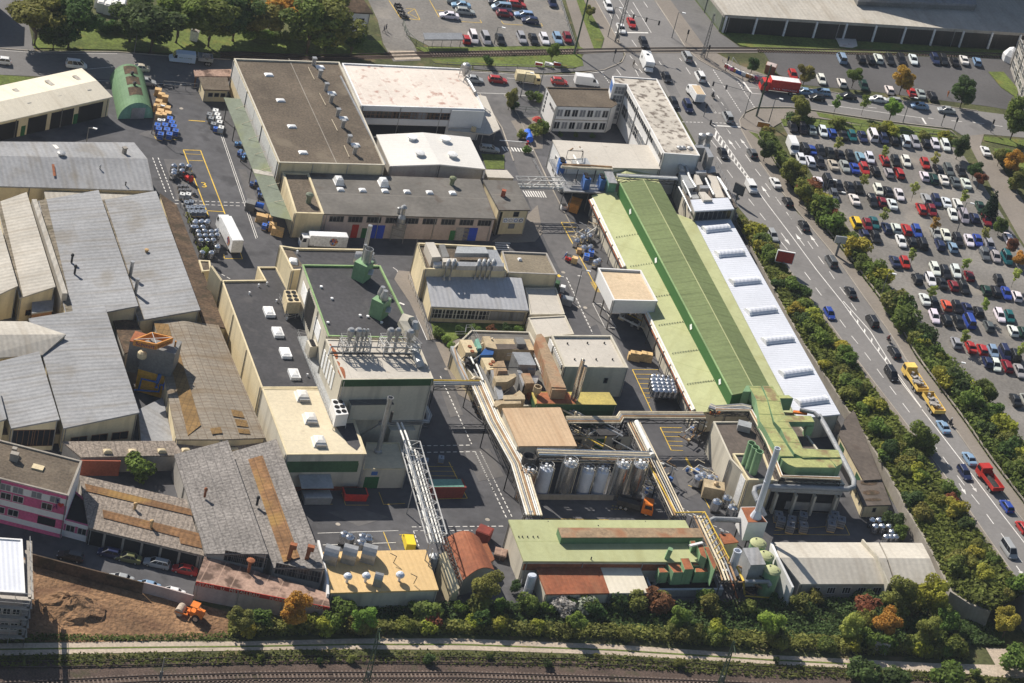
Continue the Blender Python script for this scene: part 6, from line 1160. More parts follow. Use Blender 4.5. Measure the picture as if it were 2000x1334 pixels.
m2 .box((-.25,0,2.12),(1.4,1.05,.07));m2 .bar((.75,-.35,.1),(.75,-.35,2.3),.1);m2 .bar((.75,.35,.1),(.75,.35,2.3),.1);m2 .bar((.75,-.25,.12),(1.9,-.25,.12),.12,.05);m2 .bar((.75,.25,.12),(1.9,.25,.12),.12,.05)
KIND['forklift']=[('body',b.mesh('body','red_paint',uv=False),(0,0,0),None),('mast',m2 .mesh('mast','dark_steel',uv=False),(0,0,0),None)]+wheels_at((-.85,.4),.5,.28)
b=MB();b.box((-1.3,0,1.3),(2.2,1.7,.9));b.box((.1,0,1.0),(.8,.7,.5));b.bar((.1,-.95,.85),(2.3,-.95,.8),.2);b.bar((.1,.95,.85),(2.3,.95,.8),.2);b.bar((.3,-.95,.85),(.3,.95,.85),.2)
for x,y in((-.2,-.7),(-.2,.7),(-1.2,-.7),(-1.2,.7)):b.bar((x,y,1.6),(x,y,2.75),.09)
b.box((-.7,0,2.8),(1.4,1.7,.12));d=MB();d.loops([[(1.7+.75*math.cos(k*math.pi/9),s*1.0,.75+.75*math.sin(k*math.pi/9))for k in range(18)]for s in(-1,1)])
KIND['roller']=[('body',b.mesh('body','orange_deep',uv=False),(0,0,0),None),('drum',d.mesh('drum','path_gravel',uv=False),(0,0,0),None)]+wheels_at((-1.4,),.95,.7,wheel_mb(.7,.4))
b=MB();b.loops([[(x,-1.15,z0),(x,1.15,z0),(x,1.1,z1),(x,-1.1,z1)]for x,z0,z1 in((-3.1,.5,2.9),(1.6,.5,2.95),(2.6,1.9,2.85),(2.75,2.05,2.5))]);b.loops([[(x,-1,.5),(x,1,.5),(x,.95,z),(x,-.95,z)]for x,z in((1.6,1.9),(2.4,1.25),(3.1,1.05),(3.2,.7))]);g=MB();g.face([(1.75,-.9,1.95),(2.45,-.9,1.3),(2.45,.9,1.3),(1.75,.9,1.95)]);g.box((-1.0,0,2.97),(.7,.7,.08))
for s in(-1,1):g.box((-1.6,s*1.13,1.9),(.9,.05,.6))
KIND['camper']=[('body',b.mesh('body','white_paint',uv=False),(0,0,0),None),('windows',g.mesh('windows','glass_dark',uv=False),(0,0,.02),None)]+wheels_at((-1.7,2.1),.95,.34)
def inst(kind,name,label,cat,loc,rz,color=None,group=None,light=True,sc=1.0):
 r=thing(name,label,cat,loc,group);r.rotation_euler=(0,0,rz);r.scale=(sc,sc,sc)
 for nm,me,off,pc in KIND[kind]:
  if not light and nm in('headlight','tail_light'):continue
  ob(nm,me,r,off,color=color if pc else None)
 return r
PAL={'w':((.72,.71,.69),'white'),'k':((.014,.014,.016),'black'),'s':((.34,.345,.34),'silver'),'g':((.10,.105,.11),'grey'),'b':((.025,.06,.30),'bright blue'),'n':((.018,.026,.075),'dark blue'),'l':((.22,.33,.46),'light blue'),'t':((.015,.105,.12),'teal'),'r':((.40,.026,.022),'red'),'d':((.20,.014,.02),'dark red'),'o':((.62,.10,.05),'salmon red'),'e':((.012,.045,.03),'dark green'),'y':((.75,.48,.03),'yellow'),'c':((.48,.42,.33),'beige'),'v':((.15,.15,.06),'olive')}
NM={'hatchback':'parked_hatchback','sedan':'parked_sedan','estate car':'parked_estate','people carrier':'people_carrier','minibus':'minibus'}
def cars(org,sc_,rows,where,grp,slope=.44,zf=None,moving=False,hz=.55):
 for rn,lst in rows:
  for it in lst:
   x,y,c=it[0],it[1],it[2];k=it[3]if len(it)>3 else R.choices(['hatchback','sedan','estate car','people carrier'],[4,3,3,1])[0]
   px,py=org[0]+x/sc_,org[1]+y/sc_;z=zf(py)if zf else 0;p=P(px,py,z+hz);q=P(px+slope*10,py+10,z+hz);rz=math.atan2(q.y-p.y,q.x-p.x)
   if(R.random()<.5 and not moving)or(moving and len(it)>4 and it[4]<0):rz+=math.pi
   col,cn=PAL[c];inst(k,NM[k]if not moving else k.replace(' ','_'),'{o}%s %s %s{l}'%(cn,k,where%rn),'car',(p.x,p.y,(zf(py)if zf else 0)+.05),rz+(R.uniform(-.03,.03)),jit(col,.08),grp,light=moving,sc=1.05)
L5,L6,L7=(1400,0),(1500,340),(1500,660)
cars(L5,3.333,[('top',[(493,830,'k'),(553,838,'k'),(614,845,'s'),(690,858,'w'),(748,868,'b'),(820,880,'k'),(880,888,'t'),(948,893,'n'),(1013,885,'w','minibus'),(1087,905,'n'),(1153,918,'k'),(1225,920,'w'),(1290,928,'s'),(1360,935,'k'),(1420,940,'w'),(1488,948,'w')]),
 ('second',[(567,970,'k'),(614,978,'b'),(675,985,'k'),(738,1000,'k'),(800,1010,'k'),(867,1018,'k'),(932,1025,'l'),(995,1030,'w'),(1090,1045,'r'),(1163,1050,'k'),(1232,1052,'w'),(1355,1068,'r'),(1440,1105,'k'),(1508,1108,'g'),(1588,1115,'k')]),
 ('third',[(548,1040,'w'),(607,1050,'w'),(670,1055,'k'),(755,1075,'c'),(833,1085,'s'),(893,1095,'b'),(960,1102,'r'),(1030,1115,'k'),(1117,1125,'s'),(1185,1127,'r'),(1350,1148,'w'),(1410,1165,'e'),(1475,1170,'w'),(1550,1185,'g'),(1620,1195,'w')])],'in the %s row of the gravel car park','cars in the gravel car park')
cars(L6,S,[('fourth',[(383,58,'w'),(458,65,'k'),(540,97,'k'),(625,108,'k'),(693,110,'k'),(845,122,'w'),(918,137,'k'),(1005,160,'w')]),('fifth',[(505,162,'g'),(660,196,'w'),(800,207,'k'),(870,214,'d'),(950,232,'w'),(1210,192,'s'),(1290,207,'n'),(1365,220,'w'),(1452,230,'w'),(1625,258,'e')]),
 ('sixth',[(1172,267,'r'),(1255,283,'d'),(1415,312,'w'),(1500,332,'s'),(1582,337,'n'),(1675,352,'d')]),('seventh',[(670,377,'y','people carrier'),(760,392,'d'),(812,378,'t'),(908,417,'n'),(980,417,'w'),(1060,428,'r'),(1140,442,'b'),(1285,452,'s'),(1362,470,'w'),(1455,507,'k'),(1540,512,'w'),(1605,512,'b'),(1700,547,'s'),(1838,492,'w')]),
 ('eighth',[(735,462,'n'),(825,487,'k'),(1018,517,'w'),(1100,522,'k'),(1180,537,'k'),(1315,542,'n'),(1412,562,'l'),(1660,617,'g'),(1745,637,'s'),(1830,647,'t')]),('ninth',[(970,672,'n'),(1048,682,'r'),(1280,732,'w'),(1360,757,'k'),(1440,750,'w'),(1540,782,'d'),(1768,822,'k')]),
 ('tenth',[(1140,807,'k'),(1245,812,'w'),(1330,837,'k'),(1418,857,'d'),(1500,872,'k'),(1668,892,'e'),(1745,902,'k'),(1825,917,'b'),(1905,937,'w')]),('eleventh',[(1200,962,'w'),(1275,1002,'k'),(1365,1007,'o'),(1448,1022,'k'),(1525,1032,'n'),(1612,1057,'k'),(1775,1087,'w'),(1850,1097,'t')]),
 ('twelfth',[(1275,1097,'w'),(1365,1117,'k'),(1460,1137,'k'),(1540,1132,'b','minibus'),(1690,1167,'g'),(1875,1202,'w'),(1955,1212,'e')])],'in the %s row of the gravel car park','cars in the gravel car park')
cars(L7,S,[('thirteenth',[(1440,38,'s'),(1550,72,'r'),(1640,92,'r'),(1725,107,'l'),(1815,122,'n'),(1890,137,'k')]),('fourteenth',[(1680,187,'n'),(1745,212,'w'),(1830,217,'d'),(1925,257,'s')]),('last',[(1895,478,'k'),(1975,472,'s')])],'in the %s row of the gravel car park','cars in the gravel car park')
cars(L5,3.333,[('by the hall front',[(812,382,'l'),(937,387,'k'),(1000,390,'k'),(1050,382,'w'),(1125,390,'k'),(1200,390,'k'),(1278,390,'w'),(1420,387,'n'),(1475,392,'k'),(1545,402,'k'),(1608,392,'w'),(1692,402,'l')]),('beside the street trees',[(495,490,'r'),(680,520,'w'),(812,540,'w'),(955,560,'e'),(1122,587,'w'),(1265,602,'r'),(1325,612,'s'),(1400,627,'k')])],'in the upper car park %s','cars in the upper car park')
cars((700,0),S,[('rail side',[(822,302,'r'),(880,292,'w','people carrier'),(975,302,'s'),(1085,304,'k'),(1250,292,'s'),(1340,302,'k'),(1425,302,'w'),(1525,297,'l'),(1600,292,'d')])],'in the %s row of the station car park','cars in the station car park')
cars((700,0),S,[('middle',[(695,122,'w','sedan'),(818,90,'s','estate car'),(785,42,'l','sedan'),(745,8,'s','sedan'),(1065,18,'k'),(1095,60,'l'),(1120,110,'d'),(1210,35,'r'),(1268,115,'l','estate car'),(1315,160,'n','hatchback'),(1190,0,'d')])],'in the %s of the station car park','cars in the station car park',slope=9)
cars((700,0),S,[('near the fence',[(1485,20,'n')])],'in the station car park %s','cars in the station car park')
ST='street cars'
for px,py,c,k,sl,lb in((1570,180,'l','sedan',8,'light blue sedan queuing behind the red truck'),(1604,181,'l','estate car',8,'light blue estate on the right street'),(1595,192,'k','hatchback',8,'black hatchback half under the orange street tree'),(1655,189,'k','sedan',8,'black sedan on the right street between young trees'),(1714,195,'w','sedan',8,'white sedan on the right street behind a young tree'),(1745,198,'s','hatchback',8,'silver hatchback on the right street behind the bright tree'),(1796,208,'l','sedan',8,'light blue sedan near the street lamp on the right street'),(1848,216,'s','sedan',8,'silver sedan rearmost on the right street'),
      (1924,296,'w','sedan',.5,'white sedan entering the car park driveway'),(925,156,'s','sedan',9,'silver sedan half behind the white cyclone roof'),(972,157,'r','estate car',9,'red estate car before the cream truck'),(1092,160,'r','hatchback',9,'small red hatchback behind the cream truck'),(956,292,'s','estate car',8,'silver estate parked beside the white gabled shed'),(149,128,'w','people carrier',9,'small white people carrier behind the cream garage roof'),(273,134,'c','sedan',9,'beige sedan on the top left street'),(285,161,'s','sedan',9,'silver sedan beside the green quonset hut'),(3,120,'w','hatchback',9,'white hatchback cut by the left picture edge')):
 p=P(px,py,.5);q=P(px+sl,py+1,.5);inst(k,k.replace(' ','_'),lb,'car',(p.x,p.y,.07),math.atan2(q.y-p.y,q.x-p.x)+(math.pi if px>1500 or px in(273,3)else 0),PAL[c][0],ST)
HW=[(1188,12,'w','estate car',.45,1,'white estate at the top road edge'),(1213,56,'w','sedan',.45,1,'white sedan waiting at the stop line'),(1233,45,'r','sedan',.45,1,'red sedan waiting at the stop line'),(1257,84,'k','estate car',.45,1,'black estate crossing the railway'),(1341,111,'s','people carrier',.55,-1,'grey people carrier beside the level crossing'),(1302,152,'k','hatchback',.5,1,'black hatchback before the motorhome'),(1367,150,'w','people carrier',.55,-1,'white estate ahead of the white box truck'),(1316,202,'k','estate car',.5,1,'dark estate beside the office wing'),(1343,209,'n','people carrier',.5,1,'dark blue people carrier beside the traffic island'),(1421,229,'s','people carrier',.55,-1,'silver people carrier at the stop line'),
 (1412,300,'k','sedan',.55,1,'black sedan beside the hatched marking'),(1469,299,'g','hatchback',.55,-1,'grey hatchback in the outer lane by the hatched marking'),(1514,357,'w','sedan',.6,-1,'white sedan opposite the white small van'),(1538,394,'k','hatchback',.6,-1,'black and silver hatchback behind the white sedan'),(1570,441,'k','sedan',.6,-1,'black open-top car on the main road'),(1509,460,'s','estate car',.6,1,'white estate beside the red billboard'),(1623,511,'g','people carrier',.62,-1,'grey people carrier in the outer lane'),(1661,571,'k','sedan',.65,-1,'black sedan in mid-slope outer lane'),(1620,613,'b','hatchback',.62,1,'bright blue hatchback alone in the inner lane'),(1703,628,'k','people carrier',.65,-1,'black people carrier ahead of the motorcycle'),(1746,688,'k','estate car',.68,-1,'black estate right before the yellow tipper'),(1741,732,'k','people carrier',.68,1,'black people carrier passing the yellow tipper'),(1842,834,'l','sedan',.7,-1,'pale blue sedan behind the yellow trailer'),(1893,896,'l','sedan',.7,-1,'metallic blue sedan in the outer lane before the red tipper'),(1884,924,'n','estate car',.7,1,'dark blue estate passing the red tipper'),(1966,989,'b','hatchback',.75,-1,'blue hatchback behind the red tipper'),(1997,1030,'r','hatchback',.75,-1,'red hatchback at the right picture edge'),(1970,1075,'s','minibus',.72,1,'silver minivan at the lower right')]
for px,py,c,k,sl,d,lb in HW:
 z=zh(py+6);p=P(px,py,z+.6);q=P(px+sl*10,py+10,zh(py+16)+.6);rz=math.atan2(q.y-p.y,q.x-p.x)+(0 if d>0 else math.pi);z=zh(Q(Vector((p.x,p.y,z)))[1]);o=inst(k,k.replace(' ','_'),lb,'car',(p.x,p.y,z+.07),rz,PAL[c][0],'cars on the main road')
def veh(kind,name,label,cat,px,py,sl,d,hz=1.4,color=None,road=True,sc=1.0,lift=.07):
 z=zh(py+12)if road else 0;p=P(px,py,z+hz);q=P(px+sl*10,py+10,z+hz)if sl<5 else P(px+sl,py+1,z+hz);rz=math.atan2(q.y-p.y,q.x-p.x)+(0 if d>0 else math.pi);return inst(kind,name,label,cat,(p.x,p.y,z+lift),rz,color,None,sc=sc),rz
WH=PAL['w'][0]
veh('camper','motorhome','white motorhome turning at the junction','motorhome',1264,122,.4,1);t,rz=veh('white box truck','box_truck','white box truck with a tan cargo roof waiting in the junction','truck',1358,183,.62,-1,color=WH,sc=.95)
veh('small van','small_van','white small van beside the ventilation deck','van',1467,366,.6,1,.8,WH);veh('yellow tipper','tipper_truck','yellow tipper truck loaded with rubble','truck',1787,740,.66,-1);veh('yellow trailer','tipper_trailer','yellow trailer loaded with concrete slabs behind the tipper','trailer',1823,788,.66,-1);veh('red tipper','tipper_truck','red tipper truck carrying black asphalt','truck',1933,935,.75,-1)
rt,rz=veh('red truck','curtain_truck','red curtain-side truck with a white roof at the stop line','truck',1522,168,8,-1,1.7,(.55,.03,.025),False);veh('box truck','box_truck','cream box truck on the street beside the plant','truck',1032,151,9,1,1.6,(.66,.53,.28),False,.85);vv,rz2=veh('delivery van','delivery_van','white delivery van driving away from the junction','van',1146,157,9,1,1.2,WH,False);gv,rz3=veh('delivery van','delivery_van','white lettered van in the tree shade on the top left street','van',356,112,9,-1,1.2,(.55,.66,.78),False)
veh('flat trailer','flat_trailer','small flat trailer towed behind the lettered van','trailer',399,119,9,-1,.7,None,False);veh('delivery van','box_van','white tall van parked at the hedge corner of gravel car park','van',1549,285,.44,1,1.3,WH,False)
def side_text(o,s,size,x,z,mat,w=1.03,sidey=-1,sq=1.0):
 M_=Matrix.Rotation(o.rotation_euler.z,4,'Z');dx=M_@Vector((1,0,0))*(1 if sidey<0 else-1);dy=M_@Vector((0,sidey,0))
 t_=text(s,size,Vector((0,0,0)),Vector((1,0,0))if sidey<0 else Vector((-1,0,0)),Vector((0,0,1)),mat,None,off=0,align='CENTER',squash=sq);mm=t_.matrix_local.copy();t_.parent=o;t_.matrix_local=Matrix.Translation(Vector((x,sidey*w,z)))@mm.to_3x3().to_4x4()
side_text(gv,'BRIEL A T KIEB',.42,-.6,1.6,'door_green',1.0,1);side_text(rt,'MEXON  I I B',1.0,-1.1,1.6,'white_paint',1.25,1)
for k in range(0):pass
def emblem(o,x,z,y,r_=1.0):
 m=MB();rr=random.Random(8)
 m.loops([[(x+r_*math.cos(j*math.pi/10),y+s,z+r_*math.sin(j*math.pi/10))for j in range(20)]for s in(-.02,.02)])
 for k in range(26):
  a,q=rr.uniform(0,6.28),r_*.85*rr.random()**.5;s=rr.uniform(.12,.32);m.mi=rr.choice([1,2,3,4]);cx_,cz_=x+q*math.cos(a),z+q*math.sin(a);d=math.copysign(.035+.002*k,y)
  m.face([(cx_+s*math.cos(j*1.05+a),y+d,cz_+s*math.sin(j*1.05+a))for j in range(6)][::1 if y<0 else-1])
 ob('emblem',m.mesh('emblem',['wall_rose','sign_red','orange_paint','navy_ink','unit_blue'],uv=False),o)
tt,_=veh('trailer truck','semi_trailer_truck','white articulated lorry with a round emblem beside the steel drums','truck',448,454,.5,-1,2.2,WH,False,.95);emblem(tt,-3.6,2.4,1.24)
p=P(631,470,1.7);q=P(671,472,1.7);r=inst('trailer truck','cooling_trailer','white box trailer with a round emblem before the grey hall','trailer',(p.x,p.y,.05),ang(p,q)+math.pi,WH,None,sc=.82);emblem(r,-2.4,2.5,1.24,1.1);side_text(r,'BASF',.55,3.2,1.35,'black_paint',1.24,-1);side_text(r,'BASF',.55,3.2,1.35,'black_paint',1.24,1)
for x,y,d,lb in((1392,188,.6,'black motorcycle behind the white box truck'),(1735,664,.65,'motorcycle following in the outer lane'),(1856,828,.7,'dark motorcycle beside the pale blue sedan'),(1468,157,5,'black motorcycle next to the red truck')):
 z=zh(y+2);p=P(x,y,z+.4);q=P(x+d*10,y+10 if d<2 else y+1,z+.4);a=ang(p,q)+math.pi;inst('motorcycle','motorcycle',lb,'motorcycle',(p.x,p.y,z+.07),a)
 ro=person(0,0,a,'ride',(.03,.03,.04)if x!=1735 else(.25,.04,.03),(.6,.6,.6),{1392:'person in black riding the motorcycle behind the box truck',1735:'person in dark red riding a motorcycle uphill',1856:'person in black riding beside the pale blue sedan',1468:'person in black riding the motorcycle beside the red truck'}[x],loc=Vector((p.x-.2*math.cos(a),p.y-.2*math.sin(a),z+.22)))
for k,(x,y)in enumerate(((777,10),(780,16),(784,24),(788,31),(792,34))):p=P(x,y,.4);inst('motorcycle','motorcycle','{o}motorcycle parked in the yellow bay of the station car park{l}','motorcycle',(p.x,p.y,.05),R.uniform(-.4,.2)+.5,None,'motorcycles in the yellow bay')
person(1236,131,-1.2,'walk',(.20,.16,.12),(.05,.04,.03),'person in brown crossing the junction beside the motorhome',.06,par_h='hair');person(753,60,.3,'walk',(.03,.035,.06),(.04,.03,.02),'person in dark clothes walking on the driveway',.05,par_h='hair');person(749,63,.3,'walk',(.07,.07,.09),(.1,.06,.03),'person in grey walking beside the other walker',.05,par_h='hair');person(1850,189,1,'stand',(.65,.2,.05),(.1,.06,.03),'person in orange standing in the upper car park',.05,par_h='hair')
person(1102,506,0,'push',(.05,.09,.25),(.75,.75,.72),'person in blue overalls and white helmet pushing a red pallet truck',.05)
p=P(1111,508,.3);inst('forklift','pallet_lift','red pallet lift carrying a yellow crate in the yard','forklift',(p.x,p.y,.05),0.05,None,sc=.7);m=MB();p=P(1122,508,.7);m.box(p,(1.3,1.1,1.4));single('yellow_crate','yellow crate held on the red pallet lift','crate',m,'wood',(p.x,p.y,.05))
p=P(366,349,.5);inst('forklift','forklift','red and black forklift between the stacked steel drums','forklift',(p.x,p.y,.05),2.6);p=P(371,1197,.8);inst('roller','road_roller','orange road roller standing on the dirt lot','roller',(p.x,p.y,.05),math.pi-.15)
p=P(1240,988,1);inst('orange skip truck','hook_truck','orange truck with an empty skip in shade behind the silos','truck',(p.x,p.y,.05),-.02);p=P(798,1059,.8);inst('small van','small_van','bright yellow van parked behind the gold roof','van',(p.x,p.y,.05),1.9,(.85,.62,.03))
for px,py,c,k,lb in((306,1100,'s','estate car','silver estate parked before the open garages'),(361,1113,'r','sedan','red sedan parked beside the lettered workshop'),(251,1090,'v','sedan','olive sedan in the shade of the open garages'),(213,1080,'n','hatchback','dark blue hatchback in the garage shade'),(137,1087,'k','estate car','dark estate behind the brown boarded wall'),(236,1131,'s','sedan','silver sedan behind the boarded wall'),(288,1145,'l','sedan','blue-grey sedan behind the whitewashed wall'),(336,1158,'w','sedan','white sedan behind the whitewashed wall')):
 p=P(px,py,.6);q=P(px+9,py+2,.6);inst(k,'parked_'+k.split()[0],lb,'car',(p.x,p.y,.05),ang(p,q)+math.pi,PAL[c][0])
# ================================================================= PLANT EQUIPMENT
def pp(o,s,q,z):return[P(o[0]+x/s,o[1]+y/s,z)for x,y in q]
def prs(par,name,o,s,q,z0,z1,mat,ua=None,shrink=1.0):
 """upright solid whose top outline is read off the picture at height z1"""
 t=pp(o,s,q,z1);t=t if area2(t)>0 else t[::-1];m=MB();c=sum(t,Vector())/len(t)
 m.loops([[(p.x,p.y,z0)for p in t],[c.lerp(p,shrink)for p in t]]);return part(name,m,mat,par,ua)
def pipe(par,name,pts,r,mat,n=8):m=MB();m.tube([P(*q)if not isinstance(q,Vector)else q for q in pts],r,n);return part(name,m,mat,par)
def duct(m,pts,w,h):
 rings=[]
 for i,p in enumerate(pts):
  d=(pts[min(i+1,len(pts)-1)]-pts[max(i-1,0)]).normalized();s=d.cross(Vector((0,0,1)))
  s=Vector((1,0,0))if s.length<.2 else s.normalized();u=s.cross(d);rings.append([p+s*(a*w/2)+u*(b_*h/2)for a,b_ in((-1,-1),(1,-1),(1,1),(-1,1))])
 m.loops(rings);return m
def legs(par,pts,z0=0.,w=.18,mat='dark_steel'):
 for q in pts:c=P(*q);m=MB();m.bar((c.x,c.y,z0),c,w);part('leg',m,mat,par)
def rail_mb(m,pts,h=1.0,step=1.6,t=.05):
 for a,b in zip(pts,pts[1:]):
  for f in(h,h*.5):m.bar(a+Vector((0,0,f)),b+Vector((0,0,f)),t)
  n=max(1,int((b-a).length/step))
  for k in range(n+1):c=a.lerp(b,k/n);m.bar(c,c+Vector((0,0,h)),t)
 return m
def rack(label,lines,hz,w=2.2,mats=('pipe_cream','pipe_white','pipe_grey','pipe_yellow'),name='pipe_rack',legz=0.,r=.16,n=4,lstep=9,frame='dark_steel',drop=1.0):
 """pipe bridge: a lattice carrier with parallel pipes along a picture polyline at height hz"""
 ps=[P(x,y,hz)for x,y in lines];R_=thing(name,label,'pipe rack',(ps[0].x,ps[0].y,0));f=MB()
 def off(k):
  out=[]
  for i,p in enumerate(ps):
   d=(ps[min(i+1,len(ps)-1)]-ps[max(i-1,0)]);d.z=0;d.normalize();out.append(p+Vector((-d.y,d.x,0))*k)
  return out
 for s in(-1,1):
  o=off(s*w/2)
  for a,b in zip(o,o[1:]):
   f.bar(a-Vector((0,0,.25)),b-Vector((0,0,.25)),.12);f.bar(a-Vector((0,0,drop)),b-Vector((0,0,drop)),.12);k=max(1,int((b-a).length/1.8))
   for i in range(k):p,q=a.lerp(b,i/k),a.lerp(b,(i+1)/k);p,q=(p,q)if i%2 else(q,p);f.bar(p-Vector((0,0,.25)),q-Vector((0,0,drop)),.08)
 o0,o1=off(-w/2),off(w/2)
 for a,b,c,d in zip(o0,o0[1:],o1,o1[1:]):
  k=max(1,int((b-a).length/lstep))
  for i in range(k+1):
   p,q=a.lerp(b,i/k),c.lerp(d,i/k);f.bar(p-Vector((0,0,.3)),q-Vector((0,0,.3)),.12)
   if legz is not None:
    for t in(p,q):m=MB();m.bar((t.x,t.y,legz),t-Vector((0,0,.2)),.2);part('leg',m,frame,R_)
 part('frame',f,frame,R_)
 for k in range(n):
  m=MB();m.tube([p+Vector((0,0,r+.02*k))for p in off(-w/2+w*(k+.5)/n)],r*(1.3 if k%3==1 else 1),7);part('pipe',m,mats[k%len(mats)],R_)
 return R_
# -- pipe racks
rack('silver and yellow pipe rack between the tower block and duct platform',[(846,748),(938,749)],6.2,1.8,('pipe_grey','galvanised','pipe_yellow'),n=3)
rack('long sunlit pipe rack running from the duct platform to the green hall',[(932,746),(966,824),(1013,908),(1043,1008)],6.0,3.2,('pipe_white','pipe_cream','pipe_grey','pipe_cream','pipe_brown','pipe_white'),n=8,r=.15)
rack('pipe rack crossing the yard road to the green duct hall',[(1108,822),(1208,822),(1214,812),(1375,813)],6.2,2.2,('pipe_cream','pipe_brown','pipe_grey','pipe_cream'),n=5,r=.18)
rack('pipe rack with a fat white pipe beside the tank farm',[(1236,824),(1268,888),(1296,945),(1326,1008)],5.6,3.0,('pipe_cream','pipe_brown','pipe_cream','pipe_grey','pipe_cream'),n=6,r=.12)
p_=[P(1243,824,6.3),P(1275,890,6.3)];m=MB();m.tube(p_,.5,10);single('insulated_pipe','fat white insulated pipe lying on the rack by the yard road','pipe',m,'pipe_white',p_[0])
rack('pipe rack with yellow lattice rail between green hall and small stack',[(1368,1010),(1412,1104),(1424,1136)],5.2,3.2,('pipe_brown','pipe_cream','pipe_cream','pipe_grey','pipe_brown'),n=5,frame='dark_steel')
m=MB();a,b=P(1376,999,6.6),P(1424,1091,6.6);m.bar(a,b,.15);c,d=a-Vector((1.2,0,1.2)),b-Vector((1.2,0,1.2))
for k in range(9):m.bar(a.lerp(b,k/9),c.lerp(d,(k+.5)/9),.1)
m.bar(b,b-Vector((0,0,3)),.2);m.bar(P(1320,1001,6),P(1377,1000,6.4),.16);m.bar(P(1320,1001,6),P(1265,902,6),.16);single('yellow_rail','yellow lattice rail above the pipes beside the green hall','railing',m,'pipe_yellow',a)
r=thing('hall_pipework','bundle of white and red pipes along the left eave of the long green hall','pipework',P(1150,390))
for k,(mt,rr,dz)in enumerate((('pipe_white',.22,0),('pipe_cream',.16,-.2),('pipe_white',.18,-.5),('rust_plain',.2,-1.2),('dark_steel',.2,-2.2))):pipe(r,'pipe',[(A_(388)-3-k*2.2,388+k,5.0+dz),(A_(520)-3-k*2.2,520+k,5.0+dz)]if True else 0,rr,mt);pipe(r,'pipe',[(A_(600)-3-k*2.2,600+k,5.0+dz),(A_(800)-3-k*2.2,800+k,5.0+dz)],rr,mt)
for y in range(400,800,26):
 if 515<y<600:continue
 c=P(A_(y)-8,y,4.8);m=MB();m.bar((c.x,c.y,0),c,.16);m.bar(c,P(A_(y),y,4.8),.12);part('bracket',m,'dark_steel',r)
# -- white lattice bridge and footbridge truss
def lattice(label,a,b,w,h,mat,name='truss_bridge',pipes=0,legend=True,pm='pipe_white'):
 r=thing(name,label,'truss bridge',(a.x,a.y,0));m=MB();d=(b-a);L=d.length;d.normalize();s=Vector((-d.y,d.x,0)).normalized()*(w/2);u=Vector((0,0,h));n=max(4,int(L/2.2))
 for k in(-1,1):
  for z in(0,1):m.bar(a+s*k+u*z,b+s*k+u*z,.18)
  for i in range(n):p,q=a.lerp(b,i/n),a.lerp(b,(i+1)/n);m.bar(p+s*k,q+s*k+u,.1)if i%2 else m.bar(p+s*k+u,q+s*k,.1)
 for i in range(n+1):p=a.lerp(b,i/n);m.bar(p-s+u,p+s+u,.1);m.bar(p-s,p+s,.1)
 for i in range(n):p,q=a.lerp(b,i/n),a.lerp(b,(i+1)/n);m.bar(p-s+u,q+s+u,.08)if i%2 else m.bar(p+s+u,q-s+u,.08)
 part('truss',m,mat,r)
 for k in range(pipes):m=MB();o=s*(-.6+1.2*k/max(1,pipes-1))+Vector((0,0,.25));m.tube([a+o,b+o],.17,7);part('pipe',m,pm,r)
 return r
lb_=lattice('tall white lattice bridge carrying pipes over the yard',P(800,880,8.5),P(852,1062,8.5),3.0,2.2,'truss_grey',pipes=4);legs(lb_,[(838,1062,8.5),(862,1058,8.5),(845,1072,8.5),(812,930,8.5)],mat='truss_grey')
for k in range(2):pipe(lb_,'pipe',[(798+k*8,886,9.4),(786+k*8,850,9.6),(776+k*8,826,9.4)],.2,'pipe_white')
m=MB();c=P(846,1100,3);m.lathe(c,[(.3,-3),(.9,-1.5),(1.0,0),(1.0,1.6),(.4,2.0)],12);single('hopper','grey cone-bottomed hopper under the lattice bridge end','hopper',m,'duct_grey',(c.x,c.y,0))
lattice('white truss pipe bridge from the yellow gate office to cooling units',P(1006,364,5.8),P(1098,366,5.8),1.6,2.0,'truss_grey',pipes=2)
# -- cooling units platform
O8,S8=(1060,260),11.111
r=thing('cooling_platform','raised grey steel platform under the blue cooling units','platform',P(1100,400))
prs(r,'deck',O8,S8,[(130,560),(300,560),(480,780),(1600,800),(1580,1310),(470,1260)],4.6,4.9,'galvanised');legs(r,[(1101,374,4.6),(1118,378,4.6),(1150,378,4.6),(1196,378,4.6)],mat='frame_grey');m=MB();rail_mb(m,pp(O8,S8,[(140,570),(480,1150),(1580,1200)],4.9));part('railing',m,'galvanised',r)
for q,lb in(([(350,530),(470,530),(520,640),(370,660)],'blue cooling unit at the platform corner'),([(880,870),(930,850),(1060,1000),(930,1010)],'blue cooling unit in the middle of the platform'),([(1225,885),(1290,870),(1390,1015),(1275,1020)],'blue cooling unit beside the grey control cabin')):
 c=pp(O8,S8,q,7.6);u=thing('cooling_unit',lb,'cooling unit',(c[0].x,c[0].y,4.9),'blue cooling units');prs(u,'body',O8,S8,q,4.9,7.6,'unit_blue');g_=sum(c,Vector())/4
 for k in(-1,1):m=MB();m.lathe(g_+(c[3]-c[0])*(.22*k),[(.55,0),(.55,.25),(.5,.28)],12);part('fan',m,'void_dark',u)
cbn=thing('control_cabin','grey flat-roofed control cabin on the cooling platform','cabin',P(1190,375,4.9));prs(cbn,'body',O8,S8,[(1335,820),(1500,830),(1610,1085),(1450,1070)],4.9,7.9,'container_green');prs(cbn,'roof',O8,S8,[(1325,810),(1510,820),(1625,1090),(1440,1075)],7.9,8.05,'corr_grey')
